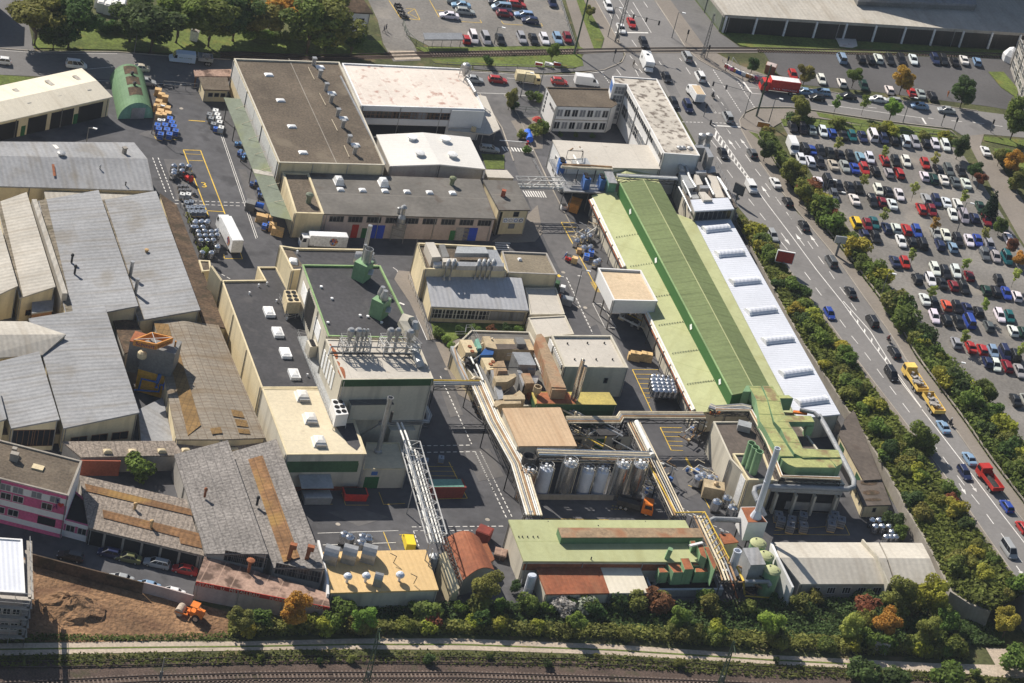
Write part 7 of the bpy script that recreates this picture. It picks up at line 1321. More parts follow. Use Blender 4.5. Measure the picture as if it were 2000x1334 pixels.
r=thing('overhead_duct','pale twin pipes crossing above the blue cooling units','duct',P(1095,330,7.5));pipe(r,'pipe',pp(O8,S8,[(400,730),(800,760),(1520,790)],8.2),.32,'pipe_cream');pipe(r,'pipe',pp(O8,S8,[(430,680),(960,700),(1500,735)],8.2),.22,'pipe_brown');pipe(r,'pipe',pp(O8,S8,[(670,480),(780,690)],8.2),.25,'pipe_white');legs(r,[(1130,329,8.1),(1165,330,8.1),(1196,331,8.1)],4.9)
r=thing('roof_chiller','grey roof units inside a pipe frame on the low flat roof','chiller',P(1128,315,6.8));prs(r,'casing',O8,S8,[(640,560),(840,540),(960,540),(1050,690),(660,660)],6.8,7.9,'duct_grey');m=MB()
fq=pp(O8,S8,[(550,380),(880,390),(870,560),(500,580)],8.6)
for i in range(4):m.bar(fq[i],fq[(i+1)%4],.12);m.bar(fq[i],fq[i]-Vector((0,0,1.8)),.12)
part('pipe_frame',m,'dark_steel',r)
rack('twin grey pipes bridging the green lean-to behind the ridge',[(1205,344),(1322,350)],7.6,1.4,('pipe_grey','pipe_white'),legz=5.5,n=3,r=.2)
# -- ventilation deck by the road
O9,S9=(1280,260),7.411
r=thing('ventilation_plant','cluster of galvanised air ducts on the deck beside the road','ventilation plant',P(1370,400,5.6))
for nm,q,z0,z1,mt in(('duct_section',[(345,565),(430,565),(560,790),(470,800)],5.6,7.2,'duct_grey'),('duct_section',[(565,600),(620,600),(690,740),(600,750)],5.6,7.6,'membrane_plain'),('fan_box',[(640,755),(770,755),(785,795),(655,800)],5.6,8.0,'galvanised'),('duct_section',[(630,850),(720,850),(830,965),(700,970)],8.3,8.9,'membrane_plain'),('duct_section',[(760,605),(880,625),(1000,930),(870,930)],5.6,6.3,'membrane_plain'),('silencer',[(575,545),(735,535),(740,575),(600,580)],5.6,7.9,'galvanised'),('silencer',[(570,180),(690,170),(720,215),(600,210)],6,9.6,'galvanised'),('filter_box',[(710,195),(770,205),(850,345),(770,350)],5.0,8.8,'galvanised'),('duct_section',[(720,470),(860,480),(880,560),(760,580)],5.0,5.6,'duct_grey'),('filter_box',[(480,850),(600,850),(640,945),(520,950)],5.6,6.2,'duct_grey')):prs(r,nm,O9,S9,q,z0,z1,mt)
for q,rr in(([(450,300),(430,450),(500,650),(590,790)],.35),([(345,270),(330,420),(400,560)],.6),([(730,660),(780,770),(850,900)],.3),([(400,690),(460,800),(520,940)],.25),([(340,780),(430,950),(520,1140)],.2),([(900,640),(1000,800),(1090,960)],.28),([(930,660),(1040,830)],.25)):m=MB();m.tube([P(O9[0]+x/S9,O9[1]+y/S9,7.4 if y>400 else 8.2)for x,y in q],rr,9);part('pipe',m,'duct_grey',r)
for k,(x,y)in enumerate(((335,262),(385,262),(485,270))):m=MB();m.lathe(P(O9[0]+x/S9,O9[1]+y/S9,9.4),[(.35,-3),(.5,0),(.75,.5),(.7,1.1),(.2,1.3)],10);part('stack',m,'galvanised',r)
m=MB();rail_mb(m,pp(O9,S9,[(870,470),(1000,700),(1180,1100)],5.6));part('railing',m,'galvanised',r)
for k,(x,y)in enumerate(((672,60),(775,55))):m=MB();c=P(O9[0]+x/S9,O9[1]+y/S9,9.2);m.lathe(c,[(.3,-6),(.9,-4.2),(.95,-2.2),(.6,-1.5),(.6,-.6),(.85,-.2),(.85,.7),(.2,1.0)],14);single('cyclone',('left galvanised cyclone of the pair by the road','right galvanised cyclone of the pair by the road')[k],'cyclone',m,'galvanised',(c.x,c.y,3),'twin cyclones')
# -- tall block roof units
def stack(par,c,prof,mat,name='stack'):m=MB();m.lathe(c,prof,12);return part(name,m,mat,par)
for(px,py),lb,two in(((704,545),'green fan house with a fat flue on the black roof',0),((738,618),'green fan house with two cone cowls on the black roof',1)):
 c=P(px,py,15.85);r=thing('fan_housing',lb,'fan housing',c);m=MB();m.box((c.x,c.y+.4,c.z+1.9),(2.7,3.0,3.8),-.36);part('housing',m,'green_paint',r);m=MB();rail_mb(m,[c+Vector((x,y,3.8))for x,y in((1.0,-1.4),(1.7,.8),(-.5,1.9))],.9);m.box((c.x+1.7,c.y-.6,c.z+2.4),(.9,2.2,.1));part('platform',m,'galvanised',r)
 if two:
  for dx,dy in((-.3,.9),(.4,-.2)):stack(r,c+Vector((dx,dy,3.8)),[(.35,0),(.8,.5),(.8,1.0),(.45,2.3),(.4,2.3)],'galvanised')
 else:stack(r,c+Vector((.4,.4,3.8)),[(.85,0),(.85,3.0),(.75,3.0),(.75,2.2)],'galvanised');stack(r,c+Vector((-.5,.9,3.8)),[(.3,0),(.3,3.4),(.22,3.4)],'galvanised')
O7,S7=(580,600),7.02
for q,lb,sts in(([(590,420),(990,420),(1020,540),(650,540)],'left grey steel frame with vent stacks on the tower roof',((745,325,1),(850,325,1),(917,335,.6),(968,335,.5))),([(1130,420),(1560,420),(1700,560),(1210,545)],'right grey steel frame with vent stacks on the tower roof',((1290,325,1),(1390,325,.85),(1560,345,1)))):
 z=18.5;c=pp(O7,S7,q,z);r=thing('stack_frame',lb,'steel frame',(c[3].x,c[3].y,15.9),'stack frames on the tower roof');m=MB();m.loops([[p-Vector((0,0,.12))for p in c[::-1]],c[::-1]]);part('deck',m,'truss_grey',r)if False else None
 m=MB()
 for i in range(4):
  a,b=c[i],c[(i+1)%4];m.bar(a,b,.16);m.bar(a,Vector((a.x,a.y,15.9)),.16);lo1,lo2=a-Vector((0,0,1.2)),b-Vector((0,0,1.2));m.bar(lo1,lo2,.14);n=max(3,int((b-a).length/1.3))
  for k in range(n):m.bar(a.lerp(b,k/n),lo1 .lerp(lo2,(k+1)/n),.09);m.bar(a.lerp(b,k/n),lo1 .lerp(lo2,k/n),.08)
 for k in range(7):m.bar(c[0].lerp(c[1],k/6),c[3].lerp(c[2],k/6),.12)
 rail_mb(m,c+[c[0]],1.0,1.4,.06);part('frame',m,'truss_grey',r)
 for x,y,k in sts:stack(r,P(O7[0]+x/S7,O7[1]+y/S7,20.6)-Vector((0,0,4.7)),[(.32*k,0),(.34*k,3.2),(.72*k,3.9),(.72*k,4.9),(.42*k,5.3),(.3*k,5.3)],'galvanised')
r=thing('roof_duct','white arched duct at the corner of the black roof','duct',P(790,640,16));m=MB();duct(m,[P(803,668,16.5),P(795,648,17.6),P(786,630,18.4),P(792,621,18.8),P(801,624,18.4),P(806,645,16.8)],1.7,1.2);part('duct',m,'wall_pale',r);stack(r,P(806,652,16.2),[(1.1,-.4),(1.1,1.6),(.5,2.8),(.3,2.8)],'galvanised','cowl');m=MB();m.tube([P(808,680,16.6),P(811,690,16.8),P(819,708,16.7),P(822,716,16.1)],.8,10);part('elbow',m,'duct_grey',r)
r=thing('roof_pipe','dark pipe pair running across the tower roof','pipe',P(650,690,16));pipe(r,'pipe',[(641,694,16.5),(646,677,16.6),(812,680,16.6)],.16,'pipe_grey');pipe(r,'pipe',[(645,690,16.3),(820,692,16.3)],.14,'dark_steel')
# -- walkway and chillers on the mixing hall
r=thing('roof_walkway','grey roof walkway with railings along the tall tower block','walkway',P(600,700,8));prs(r,'deck',(460,560),S,[(478,380),(545,378),(750,850),(740,1040),(700,940)],8.1,8.5,'duct_grey');m=MB();rail_mb(m,pp((460,560),S,[(545,378),(470,365),(600,690),(735,1050)],8.5),1.1,1.3);rail_mb(m,pp((460,560),S,[(330,90),(400,260),(510,230),(560,370)],8.5),1.1,1.5);part('railing',m,'galvanised',r)
for q,z1,lb,mt,nf in(([(372,25),(462,25),(502,118),(398,120)],11.6,'cream chiller with six fans over the black roof','unit_cream',6),([(545,410),(612,404),(632,455),(572,462)],11.0,'cream condenser with three fans beside the walkway','wall_pale',3),([(735,862),(820,858),(866,975),(770,985)],11.4,'white chiller with six fans above the cream roof','wall_white',6)):
 c=pp((460,560),S,q,z1);u=thing('chiller',lb,'chiller',(c[3].x,c[3].y,8.5));prs(u,'casing',(460,560),S,q,z1-2.6,z1,mt);m=MB()
 for p in c:m.bar((p.x,p.y,8.2),(p.x,p.y,z1-2.6),.14)
 part('stand',m,'galvanised',u)
 for k in range(nf):
  i,j=(k%2,k//2)if nf==6 else(.5,k);a=c[0].lerp(c[1],.27+.46*i if nf==6 else.5);b=c[3].lerp(c[2],.27+.46*i if nf==6 else.5);m=MB();m.lathe(a.lerp(b,.2+.3*j),[(.48,0),(.48,.12),(.40,.14)],12);part('fan',m,'void_dark',u)
c=P(738,883,4.3);r=thing('vent_stack','slender grey exhaust stack with a collar beside the tower block','chimney',c);stack(r,c,[(.75,0),(.75,.4),(.48,.5),(.46,11.6),(.58,11.6),(.58,12.3),(.48,12.3),(.48,11.9)],'galvanised');m=MB();m.box((c.x+.9,c.y,12.6),(.5,.5,2.2));part('ladder_box',m,'dark_steel',r)
r=thing('outside_stair','grey steel stair between tower block and the annex','stair',P(715,850));m=MB();m.bar(P(702,852,4.2),P(742,828,8.2),.9,.12);m.bar(P(742,828,8.2),P(760,826,8.2),1.0,.12);rail_mb(m,[P(702,852,4.3),P(742,828,8.3),P(760,826,8.3)]);m.bar((P(742,828,0)),P(742,828,8.2),.15);part('flight',m,'galvanised',r)
pr_=rack('pipe bundle leaving the tower block corner towards the lattice bridge',[(770,822),(835,824),(838,812),(830,795)],5.6,1.2,('pipe_grey','galvanised'),n=3,legz=None,r=.18)
# -- laboratory roof
OL=(760,400);r=thing('laboratory_ducts','white and silver ventilation ducts on the laboratory roof','ductwork',P(880,520,6.7))
for nm,q,z0,z1,mt in(('air_handler',[(278,287),(345,287),(398,398),(330,402)],6.7,9.0,'membrane_plain'),('air_handler',[(385,305),(425,302),(462,398),(410,402)],6.7,8.2,'frame_grey'),('duct_section',[(520,318),(738,322),(762,372),(505,370)],8.0,9.0,'duct_grey'),('duct_section',[(745,342),(826,346),(880,472),(800,470)],7.6,8.8,'galvanised'),('duct_section',[(520,435),(880,445),(882,475),(520,468)],7.4,8.4,'galvanised'),('fan_box',[(410,407),(515,410),(525,440),(415,438)],6.7,8.8,'membrane_plain'),('silencer',[(335,430),(420,435),(418,460),(345,462)],6.8,7.8,'white_paint')):prs(r,nm,OL,S,q,z0,z1,mt)
for x in(455,497,690,727,764,800):
 a=P(OL[0]+x/S,OL[1]+452/S,8.0);m=MB();m.tube([a,a+Vector((0,0,.7)),a+Vector((-.05,-.5,1.1)),a+Vector((-.1,-1.4,1.1)),a+Vector((-.15,-1.9,.6)),Vector((a.x-.15,a.y-1.9,5.2))],.36,10);part('bent_pipe',m,'galvanised',r)
m=MB();rail_mb(m,pp(OL,S,[(205,290),(240,390),(275,490)],7.2),1.0,1.2);part('railing',m,'dark_steel',r)
# -- duct platform in the plant centre
OD,SD=(880,640),8.333
dp=bld('duct_platform','cream process building buried under tan and silver ducts','process building',[(920,645,4.6),(1034,648,4.6),(1047,672,4.6),(1098,790,4.6),(966,795,4.6),(884,680,4.6)],'wall_cream','felt_grey',par=(.3,.3,'wall_pale'))
panel(dp,4,.62,.7,0,3.9,'frame_brown','door',.05)
r=thing('process_ducts','tangle of tan, silver and rust-brown ducts and filters','ductwork',P(980,740,4.3))
for nm,q,z0,z1,mt,sh_ in(('filter_house',[(520,140),(640,138),(660,178),(1070,182),(1290,190),(1370,365),(770,352),(575,312)],4.4,7.0,'duct_tan',1),('roof_box',[(1040,150),(1180,155),(1235,268),(1090,265)],7.0,7.9,'frame_grey',1),('recess_sheet',[(730,262),(1080,268),(1200,345),(765,352)],7.0,7.06,'felt_brown',1),('tarpaulin',[(575,312),(720,312),(692,440),(478,445)],4.4,6.6,'duct_blue',1),('fan_unit',[(150,195),(345,198),(440,400),(245,405)],4.4,6.8,'unit_cream',1),('fan_unit',[(500,490),(690,490),(790,660),(600,690)],4.4,6.6,'unit_cream',1),('hood',[(700,480),(890,465),(1000,770),(735,775)],6.0,8.2,'duct_rust',.55),('filter_box',[(1005,395),(1290,402),(1395,610),(1110,600)],4.4,8.3,'galvanised',1),('duct_section',[(1255,600),(1385,605),(1390,690),(1260,690)],5,7.4,'galvanised',1),('duct_section',[(700,792),(870,772),(1050,745),(1075,790),(920,882),(742,886)],5.6,7.6,'duct_tan',1),('filter_box',[(1080,690),(1160,690),(1210,880),(1180,960)],4.4,7.4,'galvanised',1),('duct_section',[(1155,740),(1290,740),(1365,902),(1225,905)],5.2,7.8,'duct_rust',1),('filter_box',[(1300,780),(1450,775),(1400,900),(1380,910)],4.4,6.6,'galvanised',1),('filter_box',[(650,690),(755,690),(875,1150),(780,1170)],4.4,6.6,'galvanised',1),('duct_section',[(860,1100),(1020,1090),(1125,1020),(1205,1100),(1215,1165),(870,1168)],5.2,7.0,'duct_tan',1),('duct_section',[(730,1185),(1140,1178),(1150,1232),(830,1240),(740,1290),(700,1260)],4.8,6.8,'duct_tan',1),('main_duct',[(1400,112),(1475,95),(1535,165),(1590,300),(1880,975),(1645,965),(1430,300),(1385,200)],6.4,9.0,'duct_rust',1),('duct_drop',[(1645,965),(1880,975),(1890,1010),(1655,1010)],5.0,8.8,'duct_rust',1),('walkway',[(440,560),(560,720),(740,1160),(690,1180)],5.3,5.45,'frame_grey',1),('rust_roof',[(1240,1050),(1640,1040),(1670,1215),(1400,1215)],4.4,5.6,'rust_plain',1),('side_gallery',[(0,300),(60,300),(300,850),(230,860)],4.4,5.2,'duct_grey',1),('unit',[(400,190),(450,170),(510,330),(440,340)],4.4,6.8,'container_green',1),('unit',[(230,410),(400,405),(390,520),(260,560)],4.4,5.8,'dark_steel',1)):prs(r,nm,OD,SD,q,z0,z1,mt,None,sh_)  # flat brown sheet over the filter house paints in its dark recess
for x,y,z in((310,312,6.8),(352,390,6.8),(650,600,6.6),(690,560,6.6)):m=MB();m.lathe(P(OD[0]+x/SD,OD[1]+y/SD,z),[(.42,0),(.42,.2),(.35,.2)],10);part('fan',m,'rust_plain',r)
for q,z,rr,mt in(([(420,600),(530,860)],6.6,.22,'pipe_white'),([(640,645),(1160,650)],8.2,.1,'dark_steel'),([(330,480),(380,590)],6.4,.18,'pipe_white'),([(350,860),(400,820),(520,850)],6.2,.45,'pipe_cream'),([(380,680),(470,840)],5.8,.12,'pipe_grey'),([(1430,480),(1600,830)],7.2,.15,'pipe_brown'),([(1380,500),(1560,900)],6.6,.2,'pipe_white'),([(60,330),(120,560),(270,850)],5.4,.12,'pipe_brown')):m=MB();m.tube([P(OD[0]+x/SD,OD[1]+y/SD,z)for x,y in q],rr,8);part('pipe',m,mt,r)
m=MB();rail_mb(m,pp(OD,SD,[(60,140),(230,140),(240,30),(330,30)],4.6),1.1);rail_mb(m,pp(OD,SD,[(330,50),(430,200),(470,300)],4.8),1.1);rail_mb(m,pp(OD,SD,[(910,480),(1020,480)],8.3),.9);rail_mb(m,pp(OD,SD,[(1340,480),(1540,920)],6.4),1.0);rail_mb(m,pp(OD,SD,[(540,700),(760,1180)],5.4),1.0);part('railing',m,'galvanised',r)
c=P(1042,788,4.6);stack(r,c,[(.4,0),(.42,2.2),(.8,2.8),(.8,4.0),(.6,4.0),(.6,3.4)],'duct_tan')
r=thing('twin_flue','pair of tall weathered steel flues by the olive-roofed boiler house','flue',P(1115,782,6.6));c=P(1118,780,6.6);stack(r,c,[(.45,0),(.43,9.2),(.35,9.2),(.35,8.8)],'steel_bright','flue');stack(r,c+Vector((.75,-.3,0)),[(.42,0),(.4,8.2),(.32,8.2),(.32,7.8)],'steel_bright','flue')
# -- silo farm
SIL=[(1034,922,6.2,1.3,'duct_rust','brown-topped silo under a dark hopper, leftmost of the tank farm'),(1068,915,5.9,1.3,'steel_white','white silo with a railed top, second from left'),(1114.5,906,7.3,1.35,'steel_bright','tall shiny steel silo between white ones'),(1149,920,5.4,1.15,'steel_white','short white silo, left of the close pair'),(1178,920,5.4,1.15,'steel_white','short white silo, right of the close pair'),(1217.5,908,7.4,1.38,'steel_bright','tall shiny steel silo, left of the two at the right end'),(1251.5,908,7.4,1.38,'steel_bright','tall shiny steel silo at the right end of the tank farm')]
for x,y,h,rd,mt,lb in SIL:
 c=P(x,y,h);c=Vector((c.x,c.y,0));r=thing('silo',lb,'silo',c,'silos of the tank farm');m=MB();m.lathe(c,[(rd,0),(rd,h),(rd*.97,h+.08),(rd*.5,h+.28),(.05,h+.34)],24);part('shell',m,mt,r);m=MB();n=14
 for z in(h+.55,h+1.05):m.tube([c+Vector((rd*.95*math.cos(k*2*math.pi/n),rd*.95*math.sin(k*2*math.pi/n),z))for k in range(n+1)],.045,5)
 for k in range(0,n,2):p=c+Vector((rd*.95*math.cos(k*2*math.pi/n),rd*.95*math.sin(k*2*math.pi/n),h));m.bar(p,p+Vector((0,0,1.05)),.06)
 part('railing',m,'galvanised',r);m=MB()
 for k in range(3):m.lathe(c+Vector((.5*math.cos(k*2.1),.5*math.sin(k*2.1),h+.2)),[(.22,0),(.22,.5),(.3,.5),(.3,.62),(.1,.7)],8)
 part('valve',m,'white_paint',r);m=MB();m.tube([c+Vector((rd+.15,-.3,.4)),c+Vector((rd+.15,-.3,h+.6)),c+Vector((.3,0,h+.8))],.07,6);part('riser',m,'pipe_cream',r);m=MB();m.bar(c+Vector((-rd-.12,-.4,0)),c+Vector((-rd-.12,-.4,h+1)),.3,.06);part('ladder',m,'galvanised',r)
c=P(1034,892,8);m=MB();m.lathe((c.x,c.y,0),[(.4,4.0),(1.3,6.6),(1.3,8.2),(1.2,8.2),(1.0,7.4)],14);m.bar((c.x-1,c.y,0),(c.x-1,c.y,7),.15);m.bar((c.x+1,c.y,0),(c.x+1,c.y,7),.15);single('dark_hopper','dark mesh-topped hopper behind the brown silo','hopper',m,'dark_steel',(c.x,c.y,0))
wallrun('bund_wall','low concrete bund wall in front of the silos','wall',[(1046,965,0,1.2),(1254,967,0,1.2)],.3,'concrete')
rack('steel pipe gallery along the tops of the silos',[(1050,884),(1120,886),(1268,890)],7.6,2.0,('steel_bright','pipe_cream','galvanised','pipe_cream'),n=5,r=.16,name='pipe_gallery');rack('lower cream pipe gallery behind the silos',[(1052,897),(1110,899),(1262,903)],5.6,1.6,('pipe_cream','pipe_white','pipe_brown'),n=4,r=.17,name='pipe_gallery')
m=MB();p_=[P(1022,1012,3),P(1026,1004,5.5),P(1032,1001,6),P(1040,1002,6)];m.tube(p_,.4,9);single('bent_pipe','grey S-shaped pipe at the lower end of the long rack','pipe',m,'pipe_grey',p_[0])
# -- green oxidiser ducts
OG,SG=(1380,740),6.063;r=thing('green_ducts','huge pale green rust-topped air ducts winding over the dark roof','ductwork',P(1500,860,7));A2=P(1500,850,8)-P(1480,810,8);sv=Vector((-A2 .y,A2 .x,0))
def gduct(q,z0,z1):
 o=prs(r,'duct_section',OG,SG,q,z0,z1,'green_paint');t=pp(OG,SG,q,z1+.03);t=t if area2(t)>0 else t[::-1];t=inset(t,.06);m=MB();m.face(t);part('duct_top',m,'green_rust',o,sv)
gduct([(500,85),(640,82),(720,250),(790,540),(1035,920),(870,920),(690,590),(630,500),(585,240)],7.7,9.8)
gduct([(662,82),(780,82),(872,235),(905,370),(932,432),(1000,565),(1060,652),(1140,822),(1300,832),(1560,842),(1590,930),(1140,932),(1040,882),(960,762),(880,592),(800,505),(760,372),(722,240)],7.9,9.9)
gduct([(805,195),(975,192),(1028,230),(872,232)],7.0,9.9);gduct([(935,434),(1240,437),(1280,512),(835,508)],8.8,9.95);gduct([(1170,530),(1270,525),(1275,560),(1190,570)],6.7,9.0);gduct([(882,938),(1438,935),(1495,985),(1532,1052),(1060,1048),(965,1012),(905,965)],7.5,9.6);gduct([(1450,940),(1592,938),(1608,1000),(1540,1040)],4.0,9.7)
prs(r,'end_piece',OG,SG,[(430,150),(470,80),(520,80),(520,150)],6.5,9.6,'green_paint')
r=thing('exhaust_pipe','fat grey segmented exhaust pipe around the dark-roofed hall','pipe',P(1480,960));pipe(r,'pipe',[(1494,1008,4.2),(1480,978,6.0),(1473,962,6.5),(1475,953,6.6),(1487,950,6.6),(1570,952,6.6),(1655,956,6.6),(1667,951,6.6),(1668,940,6.6),(1660,922,6.6),(1640,884,6),(1612,832,6.6),(1600,812,6.6)],.52,'pipe_grey',12);pipe(r,'pipe',[(1562,800,7),(1590,806,7.2),(1600,815,7)],.4,'galvanised');legs(r,[(1520,950,4.5),(1575,951,4.5),(1630,953,4.5)])
rack('brown and cream pipe rack framing the dark roof of the duct hall',[(1398,801),(1466,803),(1500,865),(1526,932),(1640,936)],8.2,1.0,('pipe_cream','pipe_brown','pipe_white'),n=3,legz=6.8,r=.16)
rack('grey pipe cluster between the green hall end and the dark roof',[(1385,795),(1398,800),(1450,796),(1466,800)],7.4,1.6,('pipe_grey','galvanised','pipe_cream'),n=4,legz=None,r=.25)
for q in([(1387,803),(1407,803),(1407,806),(1387,806)],[(1550,801),(1578,804),(1577,808),(1549,805)]):prs(r,'orange_beam',(0,0),1,q,6.4,6.8,'orange_deep')
m=MB();c=P(1452,838,7);m.box((c.x,c.y,c.z+.6),(2.6,2.0,1.3));single('roof_unit','grey roof unit in the shade of the pipe rack','roof unit',m,'duct_grey',c)
# -- chimney house
r=thing('chimney_house','white clad filter tower with an orange-rust top','filter tower',P(1470,1040));prs(r,'housing',(1220,920),S,[(890,275),(1000,273),(1095,393),(945,395)],2.8,7.0,'wall_white');prs(r,'top',(1220,920),S,[(893,278),(1000,276),(1090,390),(946,392)],7.0,7.06,'rust_plain')
for x,y in((1450,1000),(1470,1020),(1492,1018),(1474,996)):c=P(x,y,6.9);m=MB();m.bar((c.x,c.y,0),(c.x,c.y,2.9),.25);part('leg',m,'dark_steel',r)
c=P(1476,1010,7.0);r=thing('chimney','tall white steel chimney rising from the orange-rust top','chimney',c);stack(r,c,[(1.15,0),(1.1,.25),(.72,1.3),(.60,1.5),(.58,8),(.63,8.05),(.63,8.3),(.58,8.35),(.56,15.6),(.6,15.6),(.6,15.8),(.46,15.8),(.46,14.8)],'steel_white','shaft')
r=thing('grey_pipe','grey pipe bend joining the chimney tower to the yellow rail','pipe',P(1400,1030));pipe(r,'pipe',[(1446,1016,5),(1395,1014,5),(1386,1018,5),(1383,1030,4.6),(1392,1050,4)],.55,'pipe_grey',10)
OT,ST_=(1260,1000),6.667
for x,y,lb in((1485,380,'green dome-topped tank, rearmost of three'),(1580,548,'green dome-topped tank in the middle of three'),(1668,735,'green dome-topped tank, nearest of three')):
 c=P(OT[0]+x/ST_,OT[1]+y/ST_,5.9);r=thing('green_tank',lb,'tank',(c.x,c.y,0),'green dome-topped tanks');m=MB();m.lathe((c.x,c.y,0),[(1.5,0),(1.55,5.4)],24);part('shell',m,'green_paint',r);m=MB();m.lathe((c.x,c.y,5.4),[(1.62,0),(1.62,.12),(1.3,.4),(.8,.62),(.1,.7)],24);part('dome',m,'green_roof_light',r);m=MB();m.lathe((c.x-.6,c.y+.3,5.9),[(.16,-.1),(.16,.25)],8);m.lathe((c.x+.9,c.y-.3,5.8),[(.14,-.1),(.14,.2)],8);part('manhole',m,'dark_steel',r)
r=thing('scrubber_house','grey ribbed-roof box among the green tanks','process building',P(1460,1110));prs(r,'housing',OT,ST_,[(1275,472),(1470,466),(1568,682),(1378,690)],1.6,6.6,'duct_grey');prs(r,'roof',OT,ST_,[(1270,468),(1472,460),(1575,682),(1376,692)],6.6,6.75,'corr_grey',Vector((1,.1,0)))
r=thing('rust_cabin','small cabin with an orange-rust roof below the chimney tower','cabin',P(1420,1080));prs(r,'wall',OT,ST_,[(970,292),(1110,285),(1212,390),(1032,410)],0,3.6,'wall_cream');prs(r,'roof',OT,ST_,[(965,285),(1112,278),(1220,392),(1028,415)],3.6,3.8,'rust_plain');m=MB();m.lathe(P(1409,1041,3.8),[(.3,0),(.3,.5),(.4,.6)],8);part('vent',m,'galvanised',r)
c=P(1428,1116,3.0);r=thing('short_stack','short fat white stack among the yellow pipes','chimney',c);stack(r,c,[(1.6,0),(.8,.7),(.72,4.6),(.8,4.6),(.8,4.8),(.6,4.8),(.6,4.0)],'steel_white','shaft');m=MB();m.box((c.x,c.y,2.8),(3.2,2.6,.3))
for dx,dy in((-1.4,-1.1),(1.4,-1.1),(1.4,1.1),(-1.4,1.1)):m.bar((c.x+dx,c.y+dy,0),(c.x+dx,c.y+dy,2.8),.2)
part('stand',m,'dark_steel',r)
r=thing('scrubber_pipes','yellow and rusty pipe frame below the short white stack','pipework',P(1440,1160));pipe(r,'pipe',[(1437,1102,4.6),(1452,1134,4.2),(1454,1160,.3)],.22,'pipe_yellow');pipe(r,'pipe',[(1455,1136,4),(1500,1136,4),(1504,1142,3.6),(1498,1152,1)],.42,'pipe_grey');pipe(r,'pipe',[(1424,1138,4),(1452,1137,4)],.14,'pipe_brown');pipe(r,'pipe',[(1420,1118,4),(1432,1145,3),(1440,1170,1)],.2,'rust_plain');pipe(r,'pipe',[(1455,1164,.5),(1510,1168,.5)],.15,'pipe_yellow')
for k in range(7):m=MB();m.lathe(P(1446+k*4,1120+k*4,0),[(.35,0),(.35,2.2),(.5,2.4),(.2,2.9)],8);part('pump',m,'galvanised',r)
# -- green scrubbers on the bottom hall
r=thing('scrubber_ducts','green boxes with rusty tops at the end of the bottom green hall','ductwork',P(1330,1120))
for q,z0,z1 in(([(165,715),(230,712),(310,785),(185,790)],2.2,4.6),([(270,645),(430,640),(500,785),(370,790)],2.2,5.0),([(455,602),(570,598),(635,745),(515,750)],2.2,5.6),([(600,642),(680,638),(740,690),(630,695)],2.2,5.0),([(650,728),(840,724),(865,780),(650,785)],2.2,4.6),([(765,450),(830,448),(935,690),(900,760),(870,700)],3.0,6.6),([(670,400),(745,395),(800,560),(800,610),(720,560)],4.5,7.0),([(582,375),(650,372),(672,440),(610,455)],5,6.8)):
 o=prs(r,'duct_section',OT,ST_,q,z0,z1,'green_paint');t=pp(OT,ST_,q,z1+.03);t=t if area2(t)>0 else t[::-1];m=MB();m.face(inset(t,.08));part('rusty_top',m,'rust_plain',o)
m=MB();c=P(1293,1110,3);m.bar(c,c+Vector((.5,0,4.6)),1.0,.8);part('riser',m,'green_paint',r);m=MB();rail_mb(m,pp(OT,ST_,[(90,960),(220,860),(740,880),(960,900)],1.8),1.0);part('railing',m,'galvanised',r);m=MB();m.bar(P(1272,1147,.6),P(1290,1130,3),1.0,.15);part('stair',m,'galvanised',r);m=MB();m.bar(P(1347,1066,7.3),P(1372,1060,7.3),.5,.3);part('crossbeam',m,'wall_white',r)
r=thing('small_tank','small upright white tank beside the rust-roofed shed','tank',P(1033,1150));c=P(1040,1124,3.8);stack(r,Vector((c.x,c.y,0)),[(.85,0),(.85,3.8),(.7,4.0),(.1,4.05)],'steel_white','shell');m=MB()
for z in(1,2):m.bar((c.x-1.6,c.y-1.3,z*.8),(c.x+.9,c.y-1.3,z*.8),.06);m.bar((c.x-1.6,c.y-1.3,z*.8),(c.x-1.6,c.y+2.2,z*.8),.06)
part('rail',m,'galvanised',r)
def clutter(label,px,py,w,d,z0,z1,n,seed,rz=-.42):
 r=thing('pipework',label,'pipework',P(px,py));c=P(px,py);rr=random.Random(seed);ca,sa=math.cos(rz),math.sin(rz)
 def W_(x,y,z):return Vector((c.x+x*ca-y*sa,c.y+x*sa+y*ca,z))
 for k in range(n):
  x,y,z=rr.uniform(-w/2,w/2),rr.uniform(-d/2,d/2),rr.uniform(z0,z1);q=[W_(x,y,z)]
  for j in range(rr.choice([1,2,2,3])):
   a=rr.choice('xxyz');l=rr.uniform(.8,.6*max(w,d)if a=='x' else d*.7)*rr.choice([-1,1])
   if a=='x':x=max(-w/2,min(w/2,x+l))
   elif a=='y':y=max(-d/2,min(d/2,y+l))
   else:z=rr.uniform(z0,z1)
   v=W_(x,y,z)
   if(v-q[-1]).length>.3:q.append(v)
  if len(q)<2:q.append(q[0]+Vector((0,0,1)))
  m=MB();m.tube(q,rr.choice([.07,.1,.14,.2]),6);part('pipe',m,rr.choice(['pipe_cream','pipe_cream','galvanised','pipe_grey','pipe_brown','dark_steel','pipe_white','pipe_yellow' if k%4==0 else 'pipe_brown']),r)
 for k in range(max(2,n//5)):
  x,y=rr.uniform(-w/2,w/2),rr.uniform(-d/2,d/2);m=MB();h=rr.uniform(.5,1.2);q=W_(x,y,z0)
  if k%2:m.lathe(q,[(.3,0),(.34,h),(.15,h+.2)],8)
  else:m.box(W_(x,y,z0+h/2),(rr.uniform(.5,1.3),rr.uniform(.5,1.1),h),rz)
  part('valve_box',m,rr.choice(['galvanised','duct_grey','unit_cream','dark_steel','unit_blue']),r)
 return r
